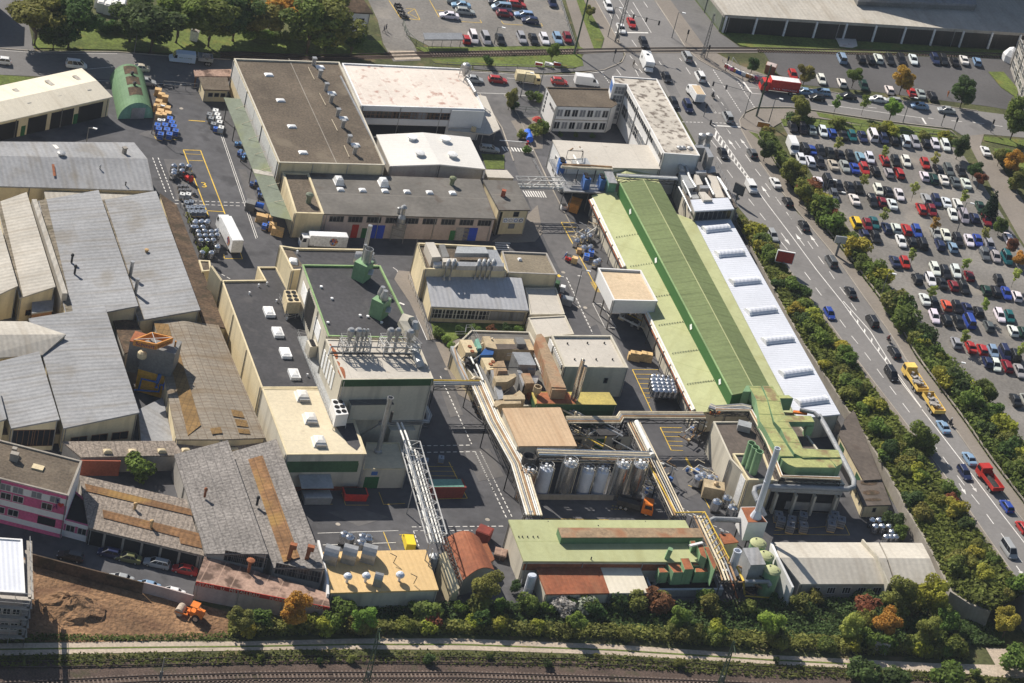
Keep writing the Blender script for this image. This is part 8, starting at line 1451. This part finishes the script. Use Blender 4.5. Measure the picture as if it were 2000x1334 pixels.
for a_ in(('dense small pipes between the tan store and the silos',1160,890,22,5,.5,6.5,34,1),('pipe tangle at the far end of the green duct hall',1428,800,8,4,6,8.6,22,2),('valve cluster beside the tan box tank',1365,935,6,5,.3,2.2,16,3),('rusty pipe maze below the short white stack',1455,1140,8,6,.5,4.0,30,4),('brown pipework under the long sunlit rack',948,800,5,9,.5,5.0,26,5),('pipes and valves on the duct platform edge',925,730,3,12,4.6,6.4,26,6),('pipes below the stilted loading bridge',1240,625,8,7,.3,4.2,26,7),('pipe rows under the left eave of green hall',1168,450,3.5,18,.4,4.4,26,8),('small pipes around the cooling units',1122,352,7,5,5.0,7.0,20,10),('pipes at the green scrubber platform',1395,1130,4,5,.8,4.5,18,11),('pipes on the walkway beside the tower block',612,650,3,9,8.4,10.2,16,12),('pipework between silo bund and right rack',1280,950,4,9,.4,4.4,24,13),('stair and pipe clutter at the dark-roofed hall corner',1350,860,4,6,.3,5.0,22,14)):clutter(*a_)
# ================================================================= YARD GOODS
def keep(kind,parts):KIND[kind]=parts
m=MB();m.lathe((0,0,.15),[(.5,0),(.55,.1),(.55,1.15),(.5,1.22)],14);l=MB();l.lathe((0,0,1.36),[(.5,0),(.3,.14),(.16,.17),(.16,.25),(.05,.25)],14);f=MB()
for x,y in((-.5,-.5),(.5,-.5),(.5,.5),(-.5,.5)):f.bar((x,y,0),(x,y,1.0),.07)
for z in(.1,.95):
 for a,b in(((-.5,-.5),(.5,-.5)),((.5,-.5),(.5,.5)),((.5,.5),(-.5,.5)),((-.5,.5),(-.5,-.5))):f.bar((*a,z),(*b,z),.06)
keep('drum',[('shell',m.mesh('shell','chrome_drum',uv=False,smooth=False),(0,0,0),None),('lid',l.mesh('lid','chrome_drum',uv=False),(0,0,0),None),('frame',f.mesh('frame','dark_steel',uv=False),(0,0,0),None)])
f2=MB()
for x,y in((-.5,-.6),(.5,-.6),(.5,.6),(-.5,.6)):f2 .bar((x,y,.1),(x,y,1.15),.05)
for z in(.4,.75,1.12):
 for a,b in(((-.5,-.6),(.5,-.6)),((.5,-.6),(.5,.6)),((.5,.6),(-.5,.6)),((-.5,.6),(-.5,-.6))):f2 .bar((*a,z),(*b,z),.04)
keep('ibc',[('tank',box_me('tank','cloth',[((0,0,.62),(.94,1.12,.95))]),(0,0,0),1),('cage',f2 .mesh('cage','galvanised',uv=False),(0,0,0),None),('pallet',box_me('pallet','wood',[((0,0,.07),(1.0,1.2,.14))]),(0,0,0),None),('cap',box_me('cap','dark_steel',[((0,0,1.13),(.25,.25,.08))]),(0,0,0),None)])
keep('carton',[('carton',box_me('carton','cardboard',[((0,0,.7),(1.15,1.0,1.1))]),(0,0,0),None),('pallet',box_me('pallet','wood',[((0,0,.07),(1.2,1.1,.14))]),(0,0,0),None)])
keep('vat',[('shell',(lambda q:(q.lathe((0,0,.3),[(.7,0),(.75,.1),(.75,1.3),(.6,1.5),(.3,1.62),(.3,1.75),(.05,1.78)],14),q.mesh('shell','chrome_drum',uv=False))[1])(MB()),(0,0,0),None),('stand',box_me('stand','dark_steel',[((0,0,.15),(1.3,1.3,.3))]),(0,0,0),None)])
def put(kind,name,label,cat,pts,grp,o=(0,0),s=1.0,h=.6,z=0.,color=None,sc=1.0,rz=.1):
 for x,y in pts:p=P(o[0]+x/s,o[1]+y/s,z+h);inst(kind,name,label,cat,(p.x,p.y,z+.05),rz+R.uniform(-.08,.08),color,grp,sc=sc)
BL,WHT,GRY=(.03,.12,.48),(.66,.66,.64),(.22,.23,.24)
put('ibc','liquid_container','blue-topped caged container in the block by the quonset hut','container',[(1300,915),(1315,945),(1330,975),(1345,1010),(1205,965),(1215,995),(1230,1035),(1262,965),(1278,1000),(1297,1035)],'blue containers by the quonset hut',(0,0),S,1.0,0,BL,1.25)
put('ibc','liquid_container','{o}small white caged container behind the blue ones{l}','container',[(1220,930),(1248,930)],'small white containers',(0,0),S,.6,0,WHT,.9)
put('ibc','liquid_container','{o}white caged container in the double row by the yellow line{l}','container',[(1650,860),(1662,890),(1672,918),(1680,948),(1692,990)],'white containers in the yard',(0,0),S,.8,0,WHT,1.2)
put('ibc','liquid_container','{o}grey caged container beside the white double row{l}','container',[(1605,885),(1617,915),(1635,958)],'grey containers in the yard',(0,0),S,.8,0,GRY,1.1);put('ibc','liquid_container','single blue container at the end of the grey row','container',[(1650,990)],None,(0,0),S,.6,0,BL,.9)
put('carton','cardboard_box','{o}brown cardboard crate stacked beside the quonset hut{l}','crate',[(1210,702),(1235,738),(1262,755),(1215,790),(1200,825),(1245,820),(1278,838),(1228,862),(1285,880),(1215,890),(1250,890)],'cardboard crates by the quonset hut',(0,0),S,.9,0,None,1.25)
put('ibc','pallet_load','{o}small mixed pallet load at the green canopy edge{l}','pallet',[(1810,1105),(1838,1105),(1845,1165),(1862,1212),(1882,1190)],'pallets at the canopy',(0,0),S,.4,0,(.1,.25,.5),.7);put('ibc','pallet_load','{o}blue-grey pallet load under the lower green canopy{l}','pallet',[(358,1100),(395,1090),(415,1150),(420,1188),(285,890-8),(262,865)],'pallets under lower canopy',(400,80),S,.4,0,(.04,.1,.3),.8)
put('carton','cardboard_box','{o}brown crate stacked at the canopy end near the trailer{l}','crate',[(420,490),(460,500),(520,560),(540,590),(575,600),(490,500)],'crates near the white trailer',(400,300),S,.9,0,None,1.3);put('ibc','liquid_container','{o}blue container among the crates near the white trailer{l}','container',[(455,560),(490,550)],'blue containers near the trailer',(400,300),S,.6,0,BL,1.0)
m=MB();c=P(500,401,1);m.tube([c+Vector((-.4,0,.2)),c+Vector((1.6,.1,.2))],.6,12);single('blue_barrel','blue barrel lying beside the dark cabinet in the yard','barrel',m,'blue_plastic',(c.x,c.y,0));m=MB();c=P(489,402,.9);m.box((c.x,c.y,.95),(1.9,2.0,1.8));m.box((c.x,c.y,1.9),(2.0,2.1,.12));single('grey_cabinet','dark grey cabinet standing on the dashed line','cabinet',m,'frame_grey',(c.x,c.y,0))
DR='stainless drum in the big block between ivy fence and lorry'
put('drum','steel_drum',DR,'drum',[(1500,655),(1545,650),(1590,655),(1510,690),(1525,725),(1575,720),(1625,725),(1668,720),(1535,755),(1580,755),(1627,755),(1672,750),(1545,792),(1595,792),(1642,790),(1672,845),(1555,885),(1625,890),(1485,690),(1560,690)],'steel drums by the ivy fence',RA,S,2.2,1.3,None,1.05);put('drum','steel_drum',DR,'drum',[(1500,655),(1545,650),(1590,655),(1510,690),(1525,725),(1575,720),(1625,725),(1668,720),(1535,755),(1545,792),(1595,792),(1642,790),(1672,845),(1555,885),(1625,890)],'steel drums by the ivy fence',RA,S,2.2,-.02,None,1.05)if False else None
put('drum','steel_drum','stainless drum standing in the lower tier beside the lorry','drum',[(1498,690),(1545,690),(1590,690),(1535,835),(1590,832),(1640,832),(1665,880),(1553,925),(1622,930)],'lower tier drums',RA,S,.8,0,None,1.05)
put('drum','steel_drum','stainless drum in the group around the forklift','drum',[(1333,262),(1393,258),(1447,265),(1333,300),(1395,300),(1330,320)],'drums around the forklift',RA,S,1.1,0,None,1.2);put('ibc','liquid_container','dark caged container in the small grid by the dashed lane','container',[(1375,410),(1405,408),(1435,410),(1380,440),(1412,440),(1445,440),(1490,460)],'dark containers by the lane',RA,S,.5,0,(.12,.12,.13),.7);put('ibc','liquid_container','{o}white container by the dashed lane{l}','container',[(1396,478),(1442,478)],'white containers by the lane',RA,S,.8,0,WHT,1.1)
put('ibc','liquid_container','blue-grey lidded container in the tight grid above the drums','container',[(1432,520),(1468,515),(1445,560),(1480,560),(1518,558),(1556,558),(1455,592),(1492,592),(1530,592),(1566,592)],'grid of lidded containers',RA,S,1.3,.4,(.16,.19,.24),1.0)
for t_ in(0,1):put('drum','steel_drum','stainless drum in the two-tier block beside the green hall','drum',[(1632+k*38+j*6,478+j*26+k*2)for j in range(4)for k in range(5)],'drum block by the green hall',(860,620),S,1.7-.9*t_,1.75*(1-t_),None,1.3)
put('drum','steel_drum','{o}shiny drum lined up before the retaining wall{l}','drum',[(795,100),(848,100),(900,100),(820,147),(873,147),(928,147),(945,190),(905,228),(940,228),(975,228)],'drums before the retaining wall',(1500,994),S,1.1,0,None,1.25)
put('vat','steel_vat','{o}round steel vat standing beside the sectional door{l}','vat',[(560,80),(780,235),(700,265),(820,305),(600,60),(660,80)],'vats by the sectional door',(1220,920),S,1.3,0,None,1.35);m=MB();c=P(1392,958,1.4);m.box((c.x,c.y,1.5),(4.0,2.8,2.6),.1);m.lathe((c.x+.3,c.y,2.8),[(.5,0),(.5,.5),(.2,.7)],10);single('tan_tank','tan box tank with a round hatch before the white door','tank',m,'duct_tan',(c.x,c.y,0))
put('ibc','liquid_container','{o}shaded white container in the dark loading yard{l}','container',[(1180,340),(1200,380),(1280,375),(1270,420),(1370,345),(1372,420),(1590,370),(1610,340),(1660,380),(1585,410)],'containers in the loading yard',(1220,920),S,1.3,0,(.17,.175,.19),1.5)  # white tanks tinted dark grey, loading yard shade put into the colour
put('vat','steel_vat','{o}shiny steel vat in the pile beside the green hall pipes{l}','vat',[(580,455),(600,490),(545,500),(495,530),(550,580),(600,575),(665,680),(640,690)],'vat pile by the hall',(1000,340),S,1.0,0,None,1.0);put('ibc','liquid_container','{o}container with a blue lid in the vat pile{l}','container',[(570,635),(605,605)],'blue-lidded containers in the pile',(1000,340),S,.8,0,BL,1.2);put('carton','cardboard_box','small brown crate beside the vat pile','crate',[(515,590)],None,(1000,340),S,.6,0,None,.9)
put('vat','steel_vat','{o}mirror-bright steel vat behind the gold roof{l}','vat',[(1300,830),(1340,850),(1440,845),(1480,855),(1430,890)],'vats behind the gold roof',(340,840),S,1.2,0,None,1.3);keep('timber',[('stack',box_me('stack','wood',[((0,0,.6),(1.3,1.0,1.1)),((.1,.05,1.3),(1.0,.9,.3))]),(0,0,0),None)]);put('timber','wood_stack','{o}stack of pale timber pallets beside the green hall{l}','pallet stack',[(1470,300),(1500,305),(1555,305),(1590,312)],'timber pallet stacks',(860,620),S,.8,0,None,1.3);put('ibc','liquid_container','{o}blue-white container in shade below the lattice bridge{l}','container',[(150,240),(200,240),(320,222)],'containers under the bridge',RD,S,.7,0,(.35,.42,.5),1.0)
def boxthing(name,label,cat,px,py,sz,mat,rz=0.,lid=None,z=0.):
 rz+=ang(P(px,py),P(px+40,py-1))if sz[0]>4 else 0;p=P(px,py,z+sz[2]/2);r=thing(name,label,cat,(p.x,p.y,z));m=MB();a=(sz[0]/2,sz[1]/2);ca,sa=math.cos(rz),math.sin(rz)
 def ring(k,zz):return[(p.x+x*ca*k-y*sa*k,p.y+x*sa*k+y*ca*k,zz)for x,y in((-a[0],-a[1]),(a[0],-a[1]),(a[0],a[1]),(-a[0],a[1]))]
 m.loops([ring(.93,z+.05),ring(1,z+sz[2]*.85),ring(1.03,z+sz[2]*.87),ring(1.03,z+sz[2])]);part('body',m,mat,r)
 m=MB();m.loops([ring(.92,z+sz[2]),ring(.9,z+sz[2]+.08)]);part('lid',m,lid or mat,r);return r
boxthing('shipping_container','long red container with a green top in tower shade','container',869,955,(7.0,2.6,2.6),'container_red',-.03,'container_green');boxthing('skip','red skip full of dark scrap beside the green door','skip',693,966,(4.4,2.2,1.6),'red_paint',-.08,'void_dark');boxthing('waste_press','grey lidded waste press under the porch roof','bin',618,972,(5.2,2.4,1.6),'duct_grey',-.03);boxthing('red_hut','small red metal hut beside the barrel-roofed shed','hut',945,1044,(2.6,2.6,2.2),'container_red',-.2)
boxthing('orange_press','orange waste press under the cooling platform','container',1122,401,(2.4,3.4,2.2),'orange_paint',-.1);boxthing('bin','green wheeled bin at the store block corner','bin',1086,556,(1.4,1.6,1.4),'frame_green');boxthing('bin','white bin beside the flat annex','bin',1099,564,(1.0,1.2,1.2),'white_paint');boxthing('bin','dark waste container beside the flat annex','bin',1108,588,(2.2,1.6,1.5),'duct_grey');boxthing('bin','orange bin beside the flat annex','bin',1091,583,(.7,1.4,1.3),'orange_deep');boxthing('rust_box','rusty flat box beside the green hall end wall','container',977,1083,(2.2,2.4,1.2),'rust_flat')
boxthing('mower','small white utility cart near the crossing','cart',1101,404,(1.4,1.2,.9),'white_paint',.4,'void_dark');boxthing('switch_cabinet','round-topped white switch cabinet on the top lawn','cabinet',380,69,(1.8,1.8,2.6),'white_paint',0,'concrete');boxthing('brick_hut','small square pale hut in the thicket by the track','hut',1722,1260,(2.6,2.4,2.6),'wall_grey',0,'moss_roof');boxthing('station_kiosk','small brown kiosk behind the event banners','kiosk',1505,134,(2.6,2.2,2.2),'frame_brown',-.1,'wall_rose')
for k,(x,y)in enumerate(((1031,261),(1034,269))):m=MB();c=P(x,y,.9);m.tube([c+Vector((-.2,.9,0)),c+Vector((.2,-.9,0))],.8,12);single('blue_barrel',('upper of two big blue barrels at the plant entrance','lower of two big blue barrels at the plant entrance')[k],'barrel',m,'blue_plastic',(c.x,c.y,0),'blue barrels at the entrance')
m=MB();c=P(1050,232,2);m.lathe((c.x,c.y,0),[(.05,0),(.05,1.7),(1.3,1.7),(.7,2.3),(.05,2.5)],8);single('parasol','closed-looking red parasol before the white office','parasol',m,'sign_red',(c.x,c.y,0));r=thing('barrier','white lowered barrier at the plant gate','barrier',P(976,274));m=MB();m.bar(P(976,274,1),P(1030,278,1),.12);part('boom',m,'white_paint',r);m=MB();c=P(1030,280,.6);m.box(c,(.5,.5,1.2));part('post',m,'sign_red',r)
# ================================================================= STREET FURNITURE
def lamp(px,py,h,label,arm=1.2,road=False,mat='frame_grey'):
 p=H(px,py)if road else P(px,py);r=thing('street_lamp',label,'street lamp',p);m=MB();m.tube([p,p+Vector((0,0,h))],[.12,.07],7);part('pole',m,mat,r);m=MB();m.bar(p+Vector((-.1,0,h)),p+Vector((arm,.2,h+.15)),.1);part('arm',m,mat,r);m=MB();m.box(p+Vector((arm+.1,.2,h+.15)),(.9,.38,.2));part('lamp_head',m,'white_paint',r)
for x,y,h,lb in((262,103,8,'street lamp on the top left lawn edge'),(63,88,6,'street lamp at the left street corner'),(168,282,4,'short lamp beside the long grey store'),(296,261,7,'lamp post beside the blue containers'),(965,86,4.5,'lamp in the station car park'),(1016,190,6.5,'lamp behind the cream truck'),(1052,180,7.5,'tall lamp beside the cream truck'),(1312,74,7,'lamp with blue sign by the station path'),(1500,243,7,'lamp on the corner pavement'),(1763,240,7,'lamp on the right street verge'),(1620,427,7,'lamp in the parking hedge'),(1606,425-30,6,'lamp at the parking hedge top'),(1121,870,6,'lamp before the silo pipe gallery'),(1120,592,8,'lamp above the yard road bins'),(1845,778,9,'lamp rising from the parking thicket'),(1715,595,8,'lamp in mid parking hedge'),(1187,72,8,'lamp on the pavement by the cycle path'),(1868,455,8,'lamp in the middle of gravel car park'),(1995,312,6,'lamp at the right picture edge')):lamp(x,y,h,lb)
def signal(px,py,h,label,arm=0,road=False,heads=1,dirx=1):
 p=P(px,py);r=thing('traffic_light',label,'traffic light',p);m=MB();m.tube([p,p+Vector((0,0,h))],[.1,.07],6);
 if arm:m.bar(p+Vector((0,0,h)),p+Vector((arm,0,h+.2)),.1)
 part('pole',m,'frame_grey',r)
 for k in range(heads):m=MB();m.box(p+Vector((arm*(1-k*.35)if arm else 0,-.15,h-(.2 if arm else.5))),(.4,.35,1.1));part('signal_head',m,'black_paint',r)
for x,y,h,a,n,lb in((1202,82,8,9,3,'long-armed traffic light with three signal heads'),(1452,231,7,-9,2,'arched traffic light arm over the main road'),(1339,83,3.5,0,1,'traffic light at the pavement by the station'),(1197,121,3.5,0,1,'traffic light at the rounded pavement corner'),(1374,228,3.5,0,1,'traffic light on the traffic island'),(1387,243,1.2,0,1,'small bollard light at the island tip'),(1416,139,4,0,1,'traffic light at the banner fence'),(1838,246,3.5,0,1,'left traffic light on the right verge'),(1863,254,3.5,0,1,'right traffic light on the right verge'),(1934,258,3.5,0,1,'traffic light at the driveway island'),(1380,113,3.5,0,1,'traffic light by the crossing post')):signal(x,y,h,lb,a,False,n)
def mast(px,py,h,label,lattice_=False,z=0,w=.25,mat='green_post'):
 p=P(px,py,z);r=thing('mast',label,'mast',p);m=MB()
 if lattice_:
  for sx,sy in((-1,-1),(1,-1),(1,1),(-1,1)):m.bar(p+Vector((sx*.45,sy*.45,0)),p+Vector((sx*.15,sy*.15,h)),.12)
  n=int(h/.9)
  for k in range(n):
   f,g_=k/n,(k+1)/n;q=.45-.3*f;q2=.45-.3*g_;z0,z1=h*f,h*g_
   for a,b in(((-1,-1),(1,-1)),((1,-1),(1,1)),((1,1),(-1,1)),((-1,1),(-1,-1))):m.bar(p+Vector((a[0]*q,a[1]*q,z0)),p+Vector((b[0]*q2,b[1]*q2,z1)),.06)
  m.bar(p+Vector((0,0,h-.4)),p+Vector((.6,-2.4,h-.9)),.1)
 else:m.tube([p,p+Vector((0,0,h))],[w*.6,w*.4],8)
 part('pole',m,mat,r);m=MB();m.box(p+Vector((0,0,1.6)),(.5,.4,1.2));part('box',m,'frame_grey',r)
mast(716,1332,11.5,'green lattice catenary mast in the foreground centre',True);mast(1406,1340,10,'green lattice catenary mast in the foreground right',True);mast(312,1332,5.2,'concrete catenary post at the lower left',False,mat='concrete');mast(1450,233,15,'tall dark green tram mast at the right junction corner',w=.35)if False else None
mast(1204,82,17,'tall lattice mast beside the station crossing',True,mat='frame_grey');mast(1121,106,18,'tall dark mast by the cycle path',w=.4);mast(1477,228,14,'tall dark mast at the right junction corner',w=.4);mast(1372,112,12,'mast beside the traffic lights at the crossing',True,mat='frame_grey')
def board(px,py,w,h,z,label,mat,back='frame_grey',name='billboard',ang_=.15,road=True,frame='wall_white',post=True):
 p=H(px,py)if road else P(px,py);r=thing(name,label,'billboard',p);d=Vector((math.cos(ang_),math.sin(ang_),0));n_=Vector((d.y,-d.x,0));c=p+Vector((0,0,z))
 if post:m=MB();m.bar(p,c+Vector((0,0,.3)),.5);part('post',m,'frame_grey',r)
 def pl(k,e,hh):return[c-d*(w/2*k)+n_*e+Vector((0,0,(h-hh)/2)),c+d*(w/2*k)+n_*e+Vector((0,0,(h-hh)/2)),c+d*(w/2*k)+n_*e+Vector((0,0,(h+hh)/2)),c-d*(w/2*k)+n_*e+Vector((0,0,(h+hh)/2))]
 m=MB();m.loops([pl(1.05,-.2,h*1.08),pl(1.05,.2,h*1.08)]);part('frame',m,frame,r);m=MB();m.loops([pl(.98,.2,h*.96),pl(.98,.24,h*.96)]);part('poster',m,mat,r);return r,c,d
r,c,d=board(1525,529,3.7,2.7,2.2,'red billboard on a single post beside the main road','sign_red');
board(1436,396,2.5,2.2,2.4,'dark back of a billboard at the road edge','frame_grey',road=True,frame='dark_steel',ang_=-.5)
board(1632,500,2.4,1.6,3.4,'grey billboard back in the parking hedge','duct_grey',frame='galvanised',ang_=.25)
board(1487,257,2.8,1.3,1.2,'orange and grey direction sign by the corner lawn','orange_paint',frame='wall_grey',road=False,name='direction_sign');m=MB()
for k,(x,y,mt)in enumerate(((1051,131,'sign_red'),(1070,131,'wall_white'),(1087,131,'sign_red'))):board(x,y,1.7,.7,.5,('left small red-white banner on the railway grass','small white banner on the railway grass','right small red-white banner on the railway grass')[k],mt,road=False,name='banner',post=False)
fp=[(1410,122),(1424,134),(1440,142),(1458,149),(1478,152),(1498,155)];fence('banner_fence','low railing hung with coloured event banners at the crossing',fp,1.1,'galvanised')
for k,(x,y,mt)in enumerate(((1420,128,'sign_red'),(1427,132,'pink_paint'),(1434,135,'orange_paint'),(1442,139,'unit_blue'),(1450,142,'wall_white'),(1458,145,'orange_paint'),(1466,148,'orange_paint'),(1474,149,'pink_paint'),(1482,150,'wall_white'),(1490,152,'pink_paint'))):board(x,y+6,1.5,.9,.15,'{o}coloured event banner on the railing{l}',mt,road=False,name='banner',post=False,ang_=-.35)
fence('gate_fence','green mesh fence along the driveway at the station',[(786,50),(793,72),(812,90),(835,102)],1.6);fence('lot_fence','thin green fence above the top of gravel car park',[(1530,236),(1600,243),(1700,254),(1800,264),(1860,272)],1.5);fence('gate_fence','dark steel sliding gate across the plant entrance left',[(318,172),(384,178)],1.8,'frame_grey');fence('garden_fence','green garden fence left of the white office',[(1000,216),(1052,220)],1.2);fence('ramp_railing','grey ramp railing left of the laboratory',[(797,545),(815,590),(832,640),(838,662)],1.1,'galvanised',rails=(1,.5),step=2);fence('yard_railing','pale guard rail beside the utility block',[(1040,316),(1058,350),(1066,364)],.9,'galvanised',rails=(1,.6),step=2);fence('drum_fence','wire fence with climbing plants behind the steel drums',[(352,405),(372,452),(392,500)],2.4,'frame_grey');fence('station_fence','thin fence between station car park and cycle path',[(1092,0),(1108,50),(1122,92)],1.2,'galvanised');fence('rail_fence','fence along the railway grass beside the street',[(845,128),(900,130),(1010,134),(1120,138)],1.0,'frame_grey')
m=MB();a,b=P(1432,112,4),P(1447,132,.8);m.bar(a,b,.1);m.bar((a.x,a.y,0),a,.1);single('level_barrier','white curved barrier pole by the level crossing','barrier',m,'white_paint',(a.x,a.y,0))
m=MB();q=[P(1400+x/3.333,y/3.333,.25)for x,y in((772,242),(825,238),(905,258),(915,300),(880,312),(800,302))]
m.face(q[::-1]);m.loops([[p-Vector((0,0,.2))for p in q[::-1]],[p+Vector((0,0,.15))for p in q[::-1]]]);single('tarpaulin','big white printed tarpaulin lying before the huge hall','tarpaulin',m,'membrane_white',q[0])
m=MB();c=P(1975,108,1.5);m.lathe((c.x,c.y,0),[(2.2,0),(2.2,1.8),(1.2,3.2),(.1,3.9)],8);single('party_tent','white pointed tent beside the glazed office block','tent',m,'white_paint',(c.x,c.y,0))
for k,(x,y)in enumerate(((194,-6),(198,2),(205,-4),(212,6),(218,-2),(224,4),(231,-4),(238,6))):m=MB();p=P(x,y+6,1);m.box((p.x,p.y,1.2),(1.6,5.0,2.4),.1);m.box((p.x,p.y,2.5),(1.2,4.4,.2),.1);single('white_caravan','{o}white stored caravan behind the clipped hedge{l}','caravan',m,'wall_white',(p.x,p.y,0),'caravans behind the hedge')
# ================================================================= the thin air between camera and plant
m=MB();m.box((0,900,200),(2400,2400,404));h=tag(ob('haze',m.mesh('haze',[],uv=False)),kind='stuff');hm=bpy.data.materials.new('haze');hm.use_nodes=True;t=hm.node_tree;t.nodes.remove(t.nodes['Principled BSDF']);pv=t.nodes.new('ShaderNodeVolumePrincipled');pv.inputs['Color'].default_value=(.80,.88,1,1);pv.inputs['Density'].default_value=.000045;pv.inputs['Anisotropy'].default_value=.2;t.links.new(pv.outputs[0],t.nodes['Material Output'].inputs['Volume']);h.data.materials.append(hm)
# ================================================================= labels that repeat: single them out by place
ORD='first second third fourth fifth sixth seventh eighth ninth tenth eleventh twelfth thirteenth fourteenth fifteenth sixteenth seventeenth eighteenth nineteenth twentieth'.split()
def settle():
 by={}
 for o in SC.objects:
  if o.parent is None and '{o}' in str(o.get('label','')):by.setdefault(o['label'],[]).append(o)
 for lb,os_ in by.items():
  if len(os_)==1:os_[0]['label']=lb.replace('{o}','').replace('{l}','');continue
  os_.sort(key=lambda o:Q(o.location)[0])
  for k,o in enumerate(os_):o['label']=lb.replace('{o}',('leftmost ' if k==0 else 'rightmost ' if k==len(os_)-1 else ORD[k]+' ')).replace('{l}','' if k in(0,len(os_)-1)else ' from left')
settle()
